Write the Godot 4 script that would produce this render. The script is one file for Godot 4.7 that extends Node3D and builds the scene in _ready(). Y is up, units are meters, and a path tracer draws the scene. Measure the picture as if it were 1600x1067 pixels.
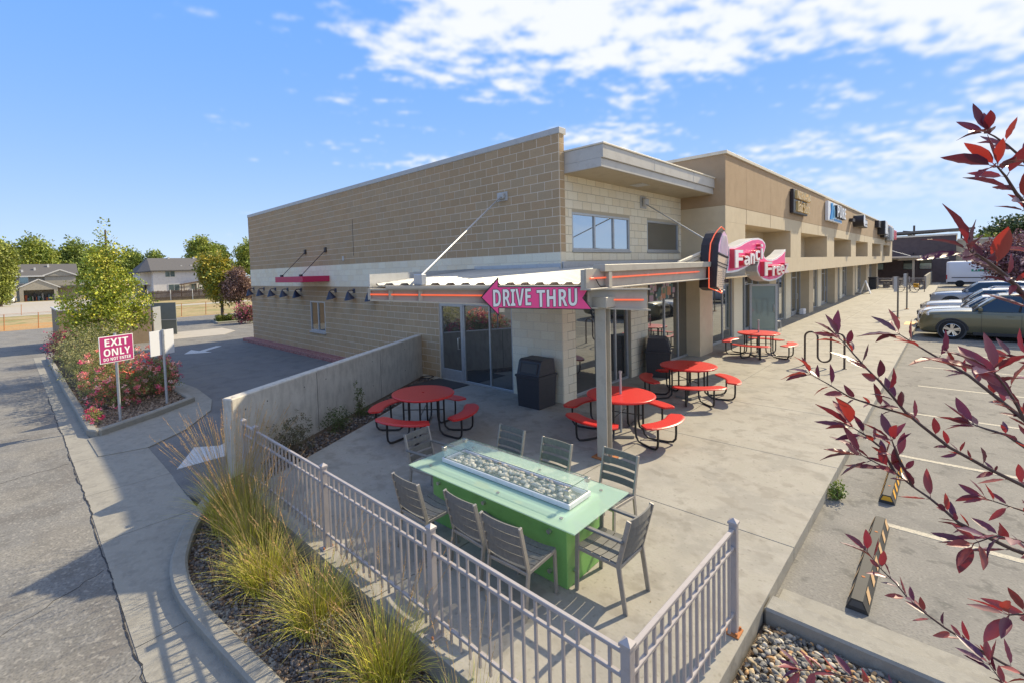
extends Node3D
# Corner of a small retail strip: block-walled drive-thru shop, patio, lot and street. x runs along the shop fronts, -z along the drive-thru wall, y up; the patio is y = 0.

const ROAD := -0.15
var M := {}
var used := {}
var cache := {}
var lut := PackedByteArray()
var rng := RandomNumberGenerator.new()
var eye := Vector3(-8.99, 3.11, 6.21)
var sun_to := Vector3(1.24, 1.0, 0.25).normalized()


class MB:
	var v := PackedVector3Array()
	var n := PackedVector3Array()
	var uv := PackedVector2Array()
	var c := PackedColorArray()
	var T := Transform3D()
	var col := Color(1, 1, 1)
	var tint := false

	func put(a: Vector3, na: Vector3) -> void:
		v.append(a)
		n.append(na)
		if tint:
			c.append(col)

	func tri(a: Vector3, b: Vector3, d: Vector3) -> void:
		a = T * a
		b = T * b
		d = T * d
		var m := (b - a).cross(d - a).normalized()
		put(a, m)
		put(d, m)
		put(b, m)

	func quad(a: Vector3, b: Vector3, d: Vector3, e: Vector3) -> void:
		tri(a, b, d)
		tri(a, d, e)

	func out_tri(a: Vector3, b: Vector3, d: Vector3, cen: Vector3) -> void:
		if (b - a).cross(d - a).dot((a + b + d) / 3.0 - cen) < 0.0:
			tri(a, d, b)
		else:
			tri(a, b, d)

	func out_quad(a: Vector3, b: Vector3, d: Vector3, e: Vector3, cen: Vector3) -> void:
		out_tri(a, b, d, cen)
		out_tri(a, d, e, cen)

	func smooth(a: Vector3, na: Vector3, b: Vector3, nb: Vector3, d: Vector3, nd: Vector3) -> void:
		# counter-clockwise seen from outside, with its own normals
		put(T * a, (T.basis * na).normalized())
		put(T * d, (T.basis * nd).normalized())
		put(T * b, (T.basis * nb).normalized())

	func box(lo: Vector3, hi: Vector3, bev := 0.0) -> void:
		var cen := (lo + hi) / 2.0
		var h := (hi - lo) / 2.0
		var P := func(ax: int, x: float, y: float, z: float) -> Vector3:
			var q := Vector3(h.x * x, h.y * y, h.z * z)
			for k in 3:
				if k != ax:
					q[k] -= signf(q[k]) * bev
			return cen + q
		var corners := []
		for x in [-1.0, 1.0]:
			for y in [-1.0, 1.0]:
				for z in [-1.0, 1.0]:
					corners.append(Vector3(x, y, z))
		for ax in 3:
			for s in [-1.0, 1.0]:
				var u := (ax + 1) % 3
				var w := (ax + 2) % 3
				var ring := []
				for q in [[-1.0, -1.0], [1.0, -1.0], [1.0, 1.0], [-1.0, 1.0]]:
					var k := Vector3()
					k[ax] = s
					k[u] = q[0]
					k[w] = q[1]
					ring.append(P.call(ax, k.x, k.y, k.z))
				out_quad(ring[0], ring[1], ring[2], ring[3], cen)
		if bev <= 0.0:
			return
		for ax in 3:
			var u := (ax + 1) % 3
			var w := (ax + 2) % 3
			for su in [-1.0, 1.0]:
				for sw in [-1.0, 1.0]:
					var k := Vector3()
					k[u] = su
					k[w] = sw
					var a := k
					var b := k
					a[ax] = -1.0
					b[ax] = 1.0
					out_quad(P.call(u, a.x, a.y, a.z), P.call(u, b.x, b.y, b.z), P.call(w, b.x, b.y, b.z), P.call(w, a.x, a.y, a.z), cen)
		for k in corners:
			out_tri(P.call(0, k.x, k.y, k.z), P.call(1, k.x, k.y, k.z), P.call(2, k.x, k.y, k.z), cen)

	func beam(a: Vector3, b: Vector3, w: float, h: float, up := Vector3.UP, bev := 0.0) -> void:
		# a bar from a to b, w wide and h high along up
		var d := (b - a)
		var f := d.normalized()
		var s := up.cross(f)
		if s.length() < 0.01:
			s = Vector3.RIGHT.cross(f)
		s = s.normalized()
		var t := f.cross(s)
		var keep := T
		T = T * Transform3D(Basis(s, t, f), (a + b) / 2.0)
		box(Vector3(-w / 2, -h / 2, -d.length() / 2), Vector3(w / 2, h / 2, d.length() / 2), bev)
		T = keep

	func tube(p: Array, r0: float, sides := 8, r1 := -1.0, closed := false) -> void:
		var cnt := p.size()
		if r1 < 0.0:
			r1 = r0
		var rings := []
		var side := Vector3()
		for i in cnt:
			var f: Vector3
			if closed:
				f = (p[(i + 1) % cnt] - p[(i + cnt - 1) % cnt]).normalized()
			else:
				f = (p[mini(i + 1, cnt - 1)] - p[maxi(i - 1, 0)]).normalized()
			if i == 0:
				side = f.cross(Vector3.UP if absf(f.y) < 0.9 else Vector3.RIGHT).normalized()
			else:
				side = (side - f * side.dot(f)).normalized()
			var up := side.cross(f)
			var r := lerpf(r0, r1, float(i) / maxf(cnt - 1, 1))
			var ring := []
			for k in sides:
				var a := TAU * k / sides
				var d := side * cos(a) + up * sin(a)
				ring.append([p[i] + d * r, d])
			rings.append(ring)
		for i in (cnt if closed else cnt - 1):
			var A: Array = rings[i]
			var B: Array = rings[(i + 1) % cnt]
			for k in sides:
				var j := (k + 1) % sides
				smooth(A[k][0], A[k][1], B[j][0], B[j][1], A[j][0], A[j][1])
				smooth(A[k][0], A[k][1], B[k][0], B[k][1], B[j][0], B[j][1])
		if not closed:
			for k in range(1, sides - 1):
				out_tri(rings[0][0][0], rings[0][k][0], rings[0][k + 1][0], p[1])
				out_tri(rings[cnt - 1][0][0], rings[cnt - 1][k][0], rings[cnt - 1][k + 1][0], p[cnt - 2])

	func lathe(prof: Array, seg := 16) -> void:
		# prof: Vector2(radius, y) from bottom to top on the outside
		for i in prof.size() - 1:
			var a: Vector2 = prof[i]
			var b: Vector2 = prof[i + 1]
			var t := (b - a).normalized()
			var nr := Vector2(t.y, -t.x)
			for k in seg:
				var a0 := TAU * k / seg
				var a1 := TAU * (k + 1) / seg
				var d0 := Vector3(cos(a0), 0, -sin(a0))
				var d1 := Vector3(cos(a1), 0, -sin(a1))
				var n0 := d0 * nr.x + Vector3.UP * nr.y
				var n1 := d1 * nr.x + Vector3.UP * nr.y
				var p0 := d0 * a.x + Vector3.UP * a.y
				var p1 := d1 * a.x + Vector3.UP * a.y
				var q0 := d0 * b.x + Vector3.UP * b.y
				var q1 := d1 * b.x + Vector3.UP * b.y
				if a.x > 0.0001:
					smooth(p0, n0, p1, n1, q1, n1)
				if b.x > 0.0001:
					smooth(p0, n0, q1, n1, q0, n0)

	func prism(poly: PackedVector2Array, z0: float, z1: float) -> void:
		# outline in local x, y; from z0 to z1
		if Geometry2D.is_polygon_clockwise(poly):
			poly = poly.duplicate()
			poly.reverse()
		var ix := Geometry2D.triangulate_polygon(poly)
		for i in range(0, ix.size(), 3):
			var a := poly[ix[i]]
			var b := poly[ix[i + 1]]
			var d := poly[ix[i + 2]]
			if (b - a).cross(d - a) < 0:
				var s := b
				b = d
				d = s
			tri(Vector3(a.x, a.y, z1), Vector3(b.x, b.y, z1), Vector3(d.x, d.y, z1))
			tri(Vector3(a.x, a.y, z0), Vector3(d.x, d.y, z0), Vector3(b.x, b.y, z0))
		for i in poly.size():
			var a := poly[i]
			var b := poly[(i + 1) % poly.size()]
			quad(Vector3(a.x, a.y, z0), Vector3(b.x, b.y, z0), Vector3(b.x, b.y, z1), Vector3(a.x, a.y, z1))

	func slab(poly: Array, y0: float, y1: float) -> void:
		# outline of Vector2(x, z) on the ground, from height y0 to y1
		var flat := PackedVector2Array()
		for q in poly:
			flat.append(Vector2(q.x, -q.y))
		var keep := T
		T = T * Transform3D(Basis(Vector3.RIGHT, Vector3.FORWARD, Vector3.UP), Vector3.ZERO)
		prism(flat, y0, y1)
		T = keep

	func mesh() -> ArrayMesh:
		var arr := []
		arr.resize(Mesh.ARRAY_MAX)
		arr[Mesh.ARRAY_VERTEX] = v
		arr[Mesh.ARRAY_NORMAL] = n
		if tint:
			arr[Mesh.ARRAY_COLOR] = c
		if uv.size() == v.size() and uv.size() > 0:
			arr[Mesh.ARRAY_TEX_UV] = uv
		var m := ArrayMesh.new()
		if v.size():
			m.add_surface_from_arrays(Mesh.PRIMITIVE_TRIANGLES, arr)
		return m


func V(x: float, y: float, z: float) -> Vector3:
	return Vector3(x, y, z)


func numbered(called: String) -> String:
	used[called] = used.get(called, -1) + 1
	return called if used[called] == 0 else "%s_%03d" % [called, used[called]]


func tag(o: Node3D, label: String, category: String, group := "", kind := "") -> Node3D:
	o.set_meta("label", label)
	o.set_meta("category", category)
	if group:
		o.set_meta("group", group)
	if kind:
		o.set_meta("kind", kind)
	return o


func thing(called: String, label: String, category: String, at := Vector3.ZERO, turn := 0.0, group := "") -> Node3D:
	var o := Node3D.new()
	o.name = numbered(called)
	add_child(o)
	o.position = at
	o.rotation.y = turn
	return tag(o, label, category, group)


func copy(src: Node3D, label: String, at: Vector3, turn: float) -> Node3D:
	var o: Node3D = src.duplicate()
	o.name = numbered(String(src.name).trim_suffix("_001"))
	add_child(o)
	o.position = at
	o.rotation.y = turn
	o.set_meta("label", label)
	return o


func node(mesh: Mesh, called: String, m: Material, parent: Node3D = null) -> MeshInstance3D:
	var o := MeshInstance3D.new()
	o.mesh = mesh
	o.material_override = m
	if parent == null:
		o.name = numbered(called)
		add_child(o)
	else:
		o.name = called
		parent.add_child(o, true)
	return o


func part(mb: MB, called: String, m: Material, parent: Node3D = null) -> MeshInstance3D:
	return node(mb.mesh(), called, m, parent)


func bx(lo: Vector3, hi: Vector3, called: String, m: Material, parent: Node3D, bev := 0.0) -> MeshInstance3D:
	var mb := MB.new()
	var a := Vector3(minf(lo.x, hi.x), minf(lo.y, hi.y), minf(lo.z, hi.z))
	var b := Vector3(maxf(lo.x, hi.x), maxf(lo.y, hi.y), maxf(lo.z, hi.z))
	mb.box(a, b, bev)
	return part(mb, called, m, parent)


func bar(a: Vector3, b: Vector3, w: float, h: float, called: String, m: Material, parent: Node3D, bev := 0.0, up := Vector3.UP) -> MeshInstance3D:
	var mb := MB.new()
	mb.beam(a, b, w, h, up, bev)
	return part(mb, called, m, parent)


func pipe(p: Array, r: float, called: String, m: Material, parent: Node3D, sides := 8, r1 := -1.0) -> MeshInstance3D:
	var mb := MB.new()
	mb.tube(p, r, sides, r1)
	return part(mb, called, m, parent)


func structure(o: Node3D) -> Node3D:
	o.set_meta("kind", "structure")
	return o


func sheet(poly: Array, y0: float, y1: float, called: String, m: Material, parent: Node3D = null) -> MeshInstance3D:
	var mb := MB.new()
	mb.slab(poly, y0, y1)
	var o := part(mb, called, m, parent)
	if parent == null:
		structure(o)
	return o


func rect(x0: float, z0: float, x1: float, z1: float) -> Array:
	return [Vector2(x0, z0), Vector2(x1, z0), Vector2(x1, z1), Vector2(x0, z1)]


# ---------- textures and materials ----------

func grain(size: int, cycles: float, octaves: int, sd: int, kind := FastNoiseLite.TYPE_SIMPLEX_SMOOTH) -> Image:
	var key := "%d %f %d %d %d" % [size, cycles, octaves, sd, kind]
	if not cache.has(key):
		var f := FastNoiseLite.new()
		f.seed = sd
		f.noise_type = kind
		f.frequency = cycles / size
		f.fractal_octaves = octaves
		f.fractal_type = FastNoiseLite.FRACTAL_FBM if octaves > 1 else FastNoiseLite.FRACTAL_NONE
		if kind == FastNoiseLite.TYPE_CELLULAR:
			f.cellular_return_type = FastNoiseLite.RETURN_CELL_VALUE
		cache[key] = f.get_seamless_image(size, size)
	return cache[key]


func blend_tex(base: Color, layers: Array) -> ImageTexture:
	# layers: [noise image, from, to, colour, amount]; colours are linear
	var size: int = layers[0][0].get_width()
	var total := size * size
	var r := PackedFloat32Array()
	var g := PackedFloat32Array()
	var b := PackedFloat32Array()
	r.resize(total)
	g.resize(total)
	b.resize(total)
	r.fill(base.r)
	g.fill(base.g)
	b.fill(base.b)
	for l in layers:
		var d: PackedByteArray = l[0].get_data()
		var t := PackedFloat32Array()
		t.resize(256)
		for k in 256:
			t[k] = smoothstep(l[1], l[2], k / 255.0) * l[4]
		var to: Color = l[3]
		var cr := to.r
		var cg := to.g
		var cb := to.b
		for i in total:
			var w := t[d[i]]
			if w > 0.0:
				r[i] += (cr - r[i]) * w
				g[i] += (cg - g[i]) * w
				b[i] += (cb - b[i]) * w
	if lut.is_empty():
		lut.resize(1024)
		for k in 1024:
			lut[k] = int(roundf(Color(k / 1023.0, 0, 0).linear_to_srgb().r * 255.0))
	var px := PackedByteArray()
	px.resize(total * 3)
	for i in total:
		px[i * 3] = lut[clampi(int(r[i] * 1023.0), 0, 1023)]
		px[i * 3 + 1] = lut[clampi(int(g[i] * 1023.0), 0, 1023)]
		px[i * 3 + 2] = lut[clampi(int(b[i] * 1023.0), 0, 1023)]
	return ImageTexture.create_from_image(Image.create_from_data(size, size, false, Image.FORMAT_RGB8, px))


func mat(called: String, col: Color, rough := 0.8, metal := 0.0) -> StandardMaterial3D:
	var m := StandardMaterial3D.new()
	m.resource_name = called
	m.albedo_color = col.linear_to_srgb()
	m.roughness = rough
	m.metallic = metal
	M[called] = m
	return m


func surf(called: String, tex: Texture2D, metres: float, rough: float, height: Image = null, cm := 0.0, col := Color(1, 1, 1)) -> StandardMaterial3D:
	# a textured surface laid in world space, one repeat in so many metres
	var m := mat(called, col, rough)
	m.albedo_texture = tex
	m.uv1_triplanar = true
	m.uv1_world_triplanar = true
	m.uv1_scale = Vector3.ONE / metres
	if height:
		m.heightmap_enabled = true
		m.heightmap_texture = ImageTexture.create_from_image(height)
		m.heightmap_scale = cm
	return m


func leafy(called: String, rough := 0.6, back := 0.5) -> StandardMaterial3D:
	var m := mat(called, Color(1, 1, 1), rough)
	m.vertex_color_use_as_albedo = true
	m.backlight_enabled = true
	m.backlight = Color(back, back, back * 0.6)
	return m


func lin(r: float, g: float, b: float) -> Color:
	return Color(r, g, b)


func materials() -> void:
	var fine := grain(512, 150.0, 2, 3)
	var mid := grain(512, 24.0, 4, 5)
	var wide := grain(512, 5.0, 4, 8)
	var spots := grain(512, 60.0, 2, 12)
	var wide2 := grain(512, 3.0, 5, 21)
	var streak := grain(512, 10.0, 5, 31)
	# concrete of the patio: warm grey, stained
	surf("patio_concrete", blend_tex(lin(0.294, 0.273, 0.231), [[wide, 0.45, 0.72, lin(0.228, 0.216, 0.189), 0.6], [wide2, 0.55, 0.8, lin(0.336, 0.318, 0.273), 0.6], [streak, 0.56, 0.78, lin(0.186, 0.168, 0.138), 0.5], [mid, 0.5, 0.78, lin(0.324, 0.303, 0.264), 0.45], [fine, 0.55, 0.8, lin(0.216, 0.204, 0.174), 0.3], [spots, 0.78, 0.85, lin(0.144, 0.126, 0.102), 0.45]]), 5.3, 0.86, fine, 0.12)
	surf("kerb_concrete", blend_tex(lin(0.270, 0.254, 0.216), [[wide, 0.4, 0.75, lin(0.221, 0.208, 0.178), 0.6], [mid, 0.5, 0.8, lin(0.302, 0.286, 0.248), 0.5], [streak, 0.6, 0.8, lin(0.178, 0.167, 0.146), 0.4], [fine, 0.5, 0.8, lin(0.205, 0.194, 0.167), 0.35]]), 2.1, 0.9, fine, 0.2)
	surf("wall_concrete", blend_tex(lin(0.515, 0.478, 0.414), [[streak, 0.45, 0.75, lin(0.350, 0.322, 0.276), 0.6], [wide, 0.5, 0.8, lin(0.589, 0.552, 0.478), 0.6], [mid, 0.55, 0.8, lin(0.414, 0.377, 0.322), 0.4], [spots, 0.8, 0.86, lin(0.184, 0.166, 0.138), 0.5]]), 1.7, 0.88, mid, 0.3)
	M.wall_concrete.uv1_scale = Vector3(0.6, 0.22, 0.6)
	# asphalt: weathered street, lot, newer lane
	surf("street_asphalt", blend_tex(lin(0.182, 0.175, 0.162), [[wide, 0.4, 0.75, lin(0.135, 0.125, 0.112), 0.7], [wide2, 0.5, 0.8, lin(0.231, 0.215, 0.185), 0.6], [streak, 0.6, 0.8, lin(0.112, 0.106, 0.096), 0.45], [fine, 0.52, 0.72, lin(0.086, 0.083, 0.076), 0.6], [spots, 0.64, 0.78, lin(0.304, 0.284, 0.251), 0.55]]), 4.6, 0.95, fine, 0.35)
	surf("lot_asphalt", blend_tex(lin(0.198, 0.188, 0.168), [[wide, 0.45, 0.8, lin(0.152, 0.145, 0.132), 0.6], [streak, 0.66, 0.8, lin(0.086, 0.083, 0.076), 0.55], [wide2, 0.55, 0.8, lin(0.231, 0.218, 0.195), 0.5], [fine, 0.55, 0.75, lin(0.112, 0.109, 0.099), 0.5], [spots, 0.68, 0.8, lin(0.290, 0.277, 0.244), 0.4]]), 4.1, 0.95, fine, 0.4)
	surf("lane_asphalt", blend_tex(lin(0.148, 0.146, 0.143), [[wide, 0.45, 0.8, lin(0.113, 0.112, 0.111), 0.7], [wide2, 0.5, 0.8, lin(0.176, 0.172, 0.164), 0.5], [fine, 0.55, 0.75, lin(0.086, 0.086, 0.086), 0.5], [spots, 0.7, 0.8, lin(0.234, 0.226, 0.215), 0.4]]), 3.7, 0.93, fine, 0.35)
	surf("dry_field", blend_tex(lin(0.331, 0.252, 0.122), [[wide, 0.45, 0.65, lin(0.187, 0.194, 0.058), 0.75], [wide2, 0.55, 0.75, lin(0.374, 0.274, 0.137), 0.6], [mid, 0.5, 0.7, lin(0.259, 0.194, 0.079), 0.6], [spots, 0.6, 0.8, lin(0.158, 0.144, 0.050), 0.4]]), 19.0, 1.0, mid, 4.0)
	surf("orange_dirt", blend_tex(lin(0.390, 0.217, 0.075), [[wide, 0.45, 0.7, lin(0.338, 0.247, 0.120), 0.8], [mid, 0.5, 0.7, lin(0.420, 0.225, 0.068), 0.6], [spots, 0.6, 0.8, lin(0.262, 0.180, 0.075), 0.5]]), 9.0, 1.0, mid, 3.0)
	surf("mulch_soil", blend_tex(lin(0.136, 0.093, 0.064), [[spots, 0.5, 0.7, lin(0.221, 0.162, 0.111), 0.6], [fine, 0.5, 0.7, lin(0.060, 0.043, 0.030), 0.7]]), 0.9, 1.0, spots, 2.0)
	surf("lawn", blend_tex(lin(0.12, 0.17, 0.04), [[mid, 0.45, 0.7, lin(0.2, 0.22, 0.06), 0.7], [spots, 0.5, 0.7, lin(0.07, 0.1, 0.02), 0.6]]), 3.0, 1.0, spots, 3.0)
	# block: pale speckle, tinted per block
	var speck := blend_tex(lin(0.94, 0.94, 0.93), [[fine, 0.5, 0.75, lin(0.68, 0.66, 0.63), 0.55], [spots, 0.6, 0.8, lin(1, 1, 1), 0.8], [mid, 0.5, 0.8, lin(0.74, 0.72, 0.69), 0.5], [spots, 0.15, 0.3, lin(0.55, 0.52, 0.5), 0.0]])
	cache["speck"] = speck
	var hb := ImageTexture.create_from_image(spots)
	var tints := {"brown": [lin(0.49, 0.345, 0.20), lin(0.465, 0.325, 0.187), lin(0.51, 0.362, 0.213), lin(0.475, 0.348, 0.213), lin(0.495, 0.338, 0.193)], "beige": [lin(0.92, 0.82, 0.62), lin(0.89, 0.785, 0.59), lin(0.93, 0.84, 0.64), lin(0.90, 0.81, 0.63), lin(0.88, 0.77, 0.565)]}
	for k in tints:
		for i in 5:
			var m := surf("%s_block_%d" % [k, i], speck, 0.83, 0.95, spots, 0.35, tints[k][i])
	var vm := surf("block_mixed", speck, 0.83, 0.95, spots, 0.35)
	vm.vertex_color_use_as_albedo = true
	cache["tints"] = tints
	surf("mortar_light", speck, 0.5, 0.95, null, 0.0, lin(0.80, 0.70, 0.55))
	surf("mortar_beige", speck, 0.5, 0.95, null, 0.0, lin(0.52, 0.45, 0.33))
	var stucco := grain(512, 110.0, 3, 44)
	surf("stucco_brown", blend_tex(lin(0.410, 0.283, 0.168), [[wide, 0.4, 0.75, lin(0.369, 0.254, 0.148), 0.6], [wide2, 0.5, 0.8, lin(0.451, 0.316, 0.193), 0.5], [stucco, 0.5, 0.8, lin(0.353, 0.242, 0.143), 0.4]]), 3.1, 0.95, stucco, 0.25)
	surf("stucco_tan", blend_tex(lin(0.616, 0.503, 0.339), [[wide, 0.4, 0.75, lin(0.577, 0.468, 0.312), 0.6], [wide2, 0.5, 0.8, lin(0.647, 0.538, 0.370), 0.5], [stucco, 0.5, 0.8, lin(0.554, 0.445, 0.292), 0.4]]), 2.9, 0.95, stucco, 0.22)
	surf("stucco_enclosure", blend_tex(lin(0.323, 0.234, 0.145), [[wide, 0.4, 0.75, lin(0.272, 0.196, 0.119), 0.6], [stucco, 0.5, 0.8, lin(0.365, 0.268, 0.170), 0.4]]), 2.5, 0.95, stucco, 0.3)
	surf("stucco_purple", blend_tex(lin(0.119, 0.089, 0.085), [[wide, 0.4, 0.75, lin(0.098, 0.072, 0.070), 0.6], [stucco, 0.5, 0.8, lin(0.145, 0.111, 0.102), 0.4]]), 3.5, 0.95)
	# painted metals and plastics
	var wear := blend_tex(lin(0.95, 0.95, 0.95), [[wide, 0.5, 0.8, lin(0.82, 0.81, 0.8), 0.6], [mid, 0.55, 0.8, lin(1, 1, 1), 0.6], [spots, 0.75, 0.85, lin(0.7, 0.66, 0.6), 0.35]])
	cache["wear"] = wear
	surf("fascia_metal", wear, 2.3, 0.5, null, 0.0, lin(0.527, 0.493, 0.433))
	surf("beam_paint", wear, 1.6, 0.55, null, 0.0, lin(0.46, 0.415, 0.34))
	surf("cap_metal", wear, 1.9, 0.45, null, 0.0, lin(0.50, 0.485, 0.45))
	surf("tan_cap", wear, 1.9, 0.6, null, 0.0, lin(0.76, 0.68, 0.53))
	surf("galvanised", wear, 0.9, 0.38, null, 0.0, lin(0.496, 0.504, 0.512))
	M.galvanised.metallic = 0.45
	surf("deck_metal", wear, 1.2, 0.4, null, 0.0, lin(0.448, 0.440, 0.416))
	M.deck_metal.metallic = 0.25
	surf("window_frame", wear, 0.8, 0.4, null, 0.0, lin(0.480, 0.488, 0.488))
	M.window_frame.metallic = 0.5
	surf("fence_paint", wear, 0.7, 0.42, null, 0.0, lin(0.399, 0.361, 0.348))
	M.fence_paint.metallic = 0.1
	surf("chair_metal", wear, 0.35, 0.5, null, 0.0, lin(0.36, 0.33, 0.29))
	M.chair_metal.metallic = 0.35
	surf("chair_slat", blend_tex(lin(0.15, 0.148, 0.138), [[streak, 0.4, 0.7, lin(0.20, 0.19, 0.17), 0.6], [fine, 0.5, 0.7, lin(0.11, 0.108, 0.1), 0.5]]), 0.6, 0.62)
	var perf := Image.create_empty(96, 96, false, Image.FORMAT_RGB8)
	var red_hi := lin(0.66, 0.03, 0.026).linear_to_srgb()
	var red_lo := lin(0.26, 0.008, 0.008).linear_to_srgb()
	for j in 96:
		for i in 96:
			var u := fposmod(i / 24.0 + (0.5 if int(j / 24.0) % 2 else 0.0), 1.0) - 0.5
			var w := fposmod(j / 24.0, 1.0) - 0.5
			perf.set_pixel(i, j, red_lo if Vector2(u, w * 1.25).length() < 0.3 else red_hi)
	surf("red_coating", ImageTexture.create_from_image(perf), 0.11, 0.4)
	mat("red_rim", lin(0.66, 0.028, 0.024), 0.32)
	surf("black_tube", wear, 0.5, 0.4, null, 0.0, lin(0.018, 0.016, 0.016))
	surf("bin_plastic", blend_tex(lin(0.028, 0.027, 0.03), [[spots, 0.62, 0.7, lin(0.13, 0.12, 0.13), 0.7], [fine, 0.65, 0.75, lin(0.10, 0.095, 0.1), 0.6]]), 0.35, 0.5)
	mat("shade_grey", lin(0.09, 0.088, 0.085), 0.9)  # grey with the shade of openings put into it; also colours joints
	surf("green_paint", wear, 1.3, 0.42, null, 0.0, lin(0.20, 0.44, 0.12))
	surf("steel", wear, 0.4, 0.28, null, 0.0, lin(0.62, 0.60, 0.57))
	M.steel.metallic = 0.8
	surf("white_tray", wear, 0.5, 0.4, null, 0.0, lin(0.78, 0.78, 0.76))
	mat("pink_paint", lin(0.88, 0.075, 0.27), 0.38)
	mat("pink_light", lin(0.86, 0.38, 0.48), 0.4)
	mat("sign_white", lin(0.82, 0.81, 0.80), 0.4)
	mat("sign_dark", lin(0.03, 0.022, 0.022), 0.5)
	mat("magenta_sign", lin(0.40, 0.035, 0.16), 0.42)
	mat("awning_pink", lin(0.50, 0.018, 0.085), 0.5)
	mat("red_kerb", lin(0.36, 0.05, 0.045), 0.9)
	M.red_kerb = surf("red_kerb", blend_tex(lin(0.32, 0.10, 0.09), [[mid, 0.4, 0.6, lin(0.36, 0.29, 0.25), 0.7], [wide, 0.45, 0.7, lin(0.22, 0.07, 0.065), 0.7], [spots, 0.6, 0.75, lin(0.14, 0.10, 0.09), 0.5]]), 1.3, 0.9)
	surf("line_paint", blend_tex(lin(0.462, 0.420, 0.329), [[mid, 0.52, 0.68, lin(0.252, 0.238, 0.203), 0.65], [fine, 0.6, 0.7, lin(0.210, 0.196, 0.168), 0.6]]), 1.1, 0.85)
	surf("arrow_paint", blend_tex(lin(0.561, 0.561, 0.552), [[mid, 0.5, 0.68, lin(0.340, 0.340, 0.340), 0.55], [fine, 0.6, 0.7, lin(0.212, 0.212, 0.212), 0.6]]), 1.1, 0.8)
	surf("rubber", wear, 0.5, 0.75, null, 0.0, lin(0.045, 0.043, 0.04))
	mat("yellow_tape", lin(0.80, 0.40, 0.03), 0.5)
	mat("faded_tape", lin(0.62, 0.40, 0.20), 0.6)
	# neon: lit tube
	var neon := mat("neon_orange", lin(0.9, 0.2, 0.08), 0.3)
	neon.emission_enabled = true
	neon.emission = Color(1.0, 0.36, 0.2)
	neon.emission_energy_multiplier = 0.42
	mat("tube_white", lin(0.86, 0.78, 0.74), 0.15)
	# glass
	var g := mat("store_glass", lin(0.30, 0.315, 0.32), 0.02, 0.9)
	g.metallic_specular = 0.7
	g = mat("upper_glass", lin(0.50, 0.54, 0.57), 0.03, 0.9)
	g = mat("far_glass", lin(0.25, 0.33, 0.35), 0.06, 0.6)
	g = mat("frosted_glass", lin(0.50, 0.70, 0.55), 0.3)
	g.transparency = BaseMaterial3D.TRANSPARENCY_ALPHA
	g.albedo_color.a = 0.42
	g = mat("frosted_band", lin(0.52, 0.70, 0.56), 0.35)
	g = mat("clear_glass", lin(0.82, 0.93, 0.88), 0.02)
	g.transparency = BaseMaterial3D.TRANSPARENCY_ALPHA
	g.albedo_color.a = 0.10
	mat("glass_edge", lin(0.10, 0.17, 0.14), 0.15)
	mat("car_glass", lin(0.06, 0.075, 0.085), 0.03, 0.6)
	# plants
	leafy("leaf_mat", 0.55, 0.5)
	leafy("grass_mat", 0.65, 0.6)
	var plum := leafy("plum_leaf", 0.36, 0.75)
	plum.backlight = Color(0.42, 0.10, 0.08)
	leafy("petal_mat", 0.5, 0.6)
	surf("bark", blend_tex(lin(0.17, 0.125, 0.09), [[streak, 0.45, 0.7, lin(0.10, 0.07, 0.05), 0.7], [spots, 0.6, 0.8, lin(0.24, 0.19, 0.14), 0.5]]), 0.6, 0.95, spots, 0.8)
	mat("twig", lin(0.085, 0.05, 0.042), 0.6)
	mat("tar", lin(0.022, 0.02, 0.02), 0.75)
	surf("soffit", cache.wear, 2.0, 0.7, null, 0.0, lin(0.46, 0.37, 0.24))
	mat("mesh_dark", lin(0.012, 0.012, 0.013), 0.7)
	var pb := mat("pebble_mat", Color(1, 1, 1), 0.8)
	pb.vertex_color_use_as_albedo = true
	pb = mat("tinted", Color(1, 1, 1), 0.7)
	pb.vertex_color_use_as_albedo = true
	surf("roof_shingle", blend_tex(lin(0.105, 0.10, 0.10), [[mid, 0.45, 0.7, lin(0.14, 0.135, 0.135), 0.6], [fine, 0.5, 0.7, lin(0.075, 0.072, 0.072), 0.6]]), 3.0, 0.95)
	surf("siding_white", wear, 3.0, 0.7, null, 0.0, lin(0.646, 0.629, 0.629))
	surf("siding_taupe", wear, 3.0, 0.7, null, 0.0, lin(0.391, 0.357, 0.289))
	surf("old_wood", blend_tex(lin(0.15, 0.105, 0.08), [[streak, 0.45, 0.7, lin(0.10, 0.07, 0.055), 0.7], [mid, 0.6, 0.8, lin(0.2, 0.15, 0.12), 0.5]]), 1.6, 0.95)
	surf("gate_metal", wear, 1.5, 0.55, null, 0.0, lin(0.15, 0.165, 0.15))
	surf("pavement_pale", blend_tex(lin(0.374, 0.340, 0.286), [[wide, 0.5, 0.8, lin(0.320, 0.292, 0.245), 0.6], [fine, 0.5, 0.8, lin(0.408, 0.374, 0.313), 0.4]]), 4.0, 0.92)
	mat("light_trim", lin(0.637, 0.620, 0.578), 0.6)
	mat("navy_lamp", lin(0.022, 0.028, 0.055), 0.45)
	mat("lamp_inside", lin(0.75, 0.48, 0.16), 0.5)
	mat("rust", lin(0.40, 0.15, 0.05), 0.9)
	mat("teal_door", lin(0.30, 0.36, 0.33), 0.5)
	mat("chrome", lin(0.75, 0.75, 0.75), 0.12, 0.95)
	mat("tyre", lin(0.02, 0.02, 0.02), 0.85)
	mat("lamp_clear", lin(0.75, 0.77, 0.8), 0.08, 0.3)
	mat("amber", lin(0.75, 0.25, 0.03), 0.3)
	mat("tail_red", lin(0.5, 0.015, 0.015), 0.25)
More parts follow.
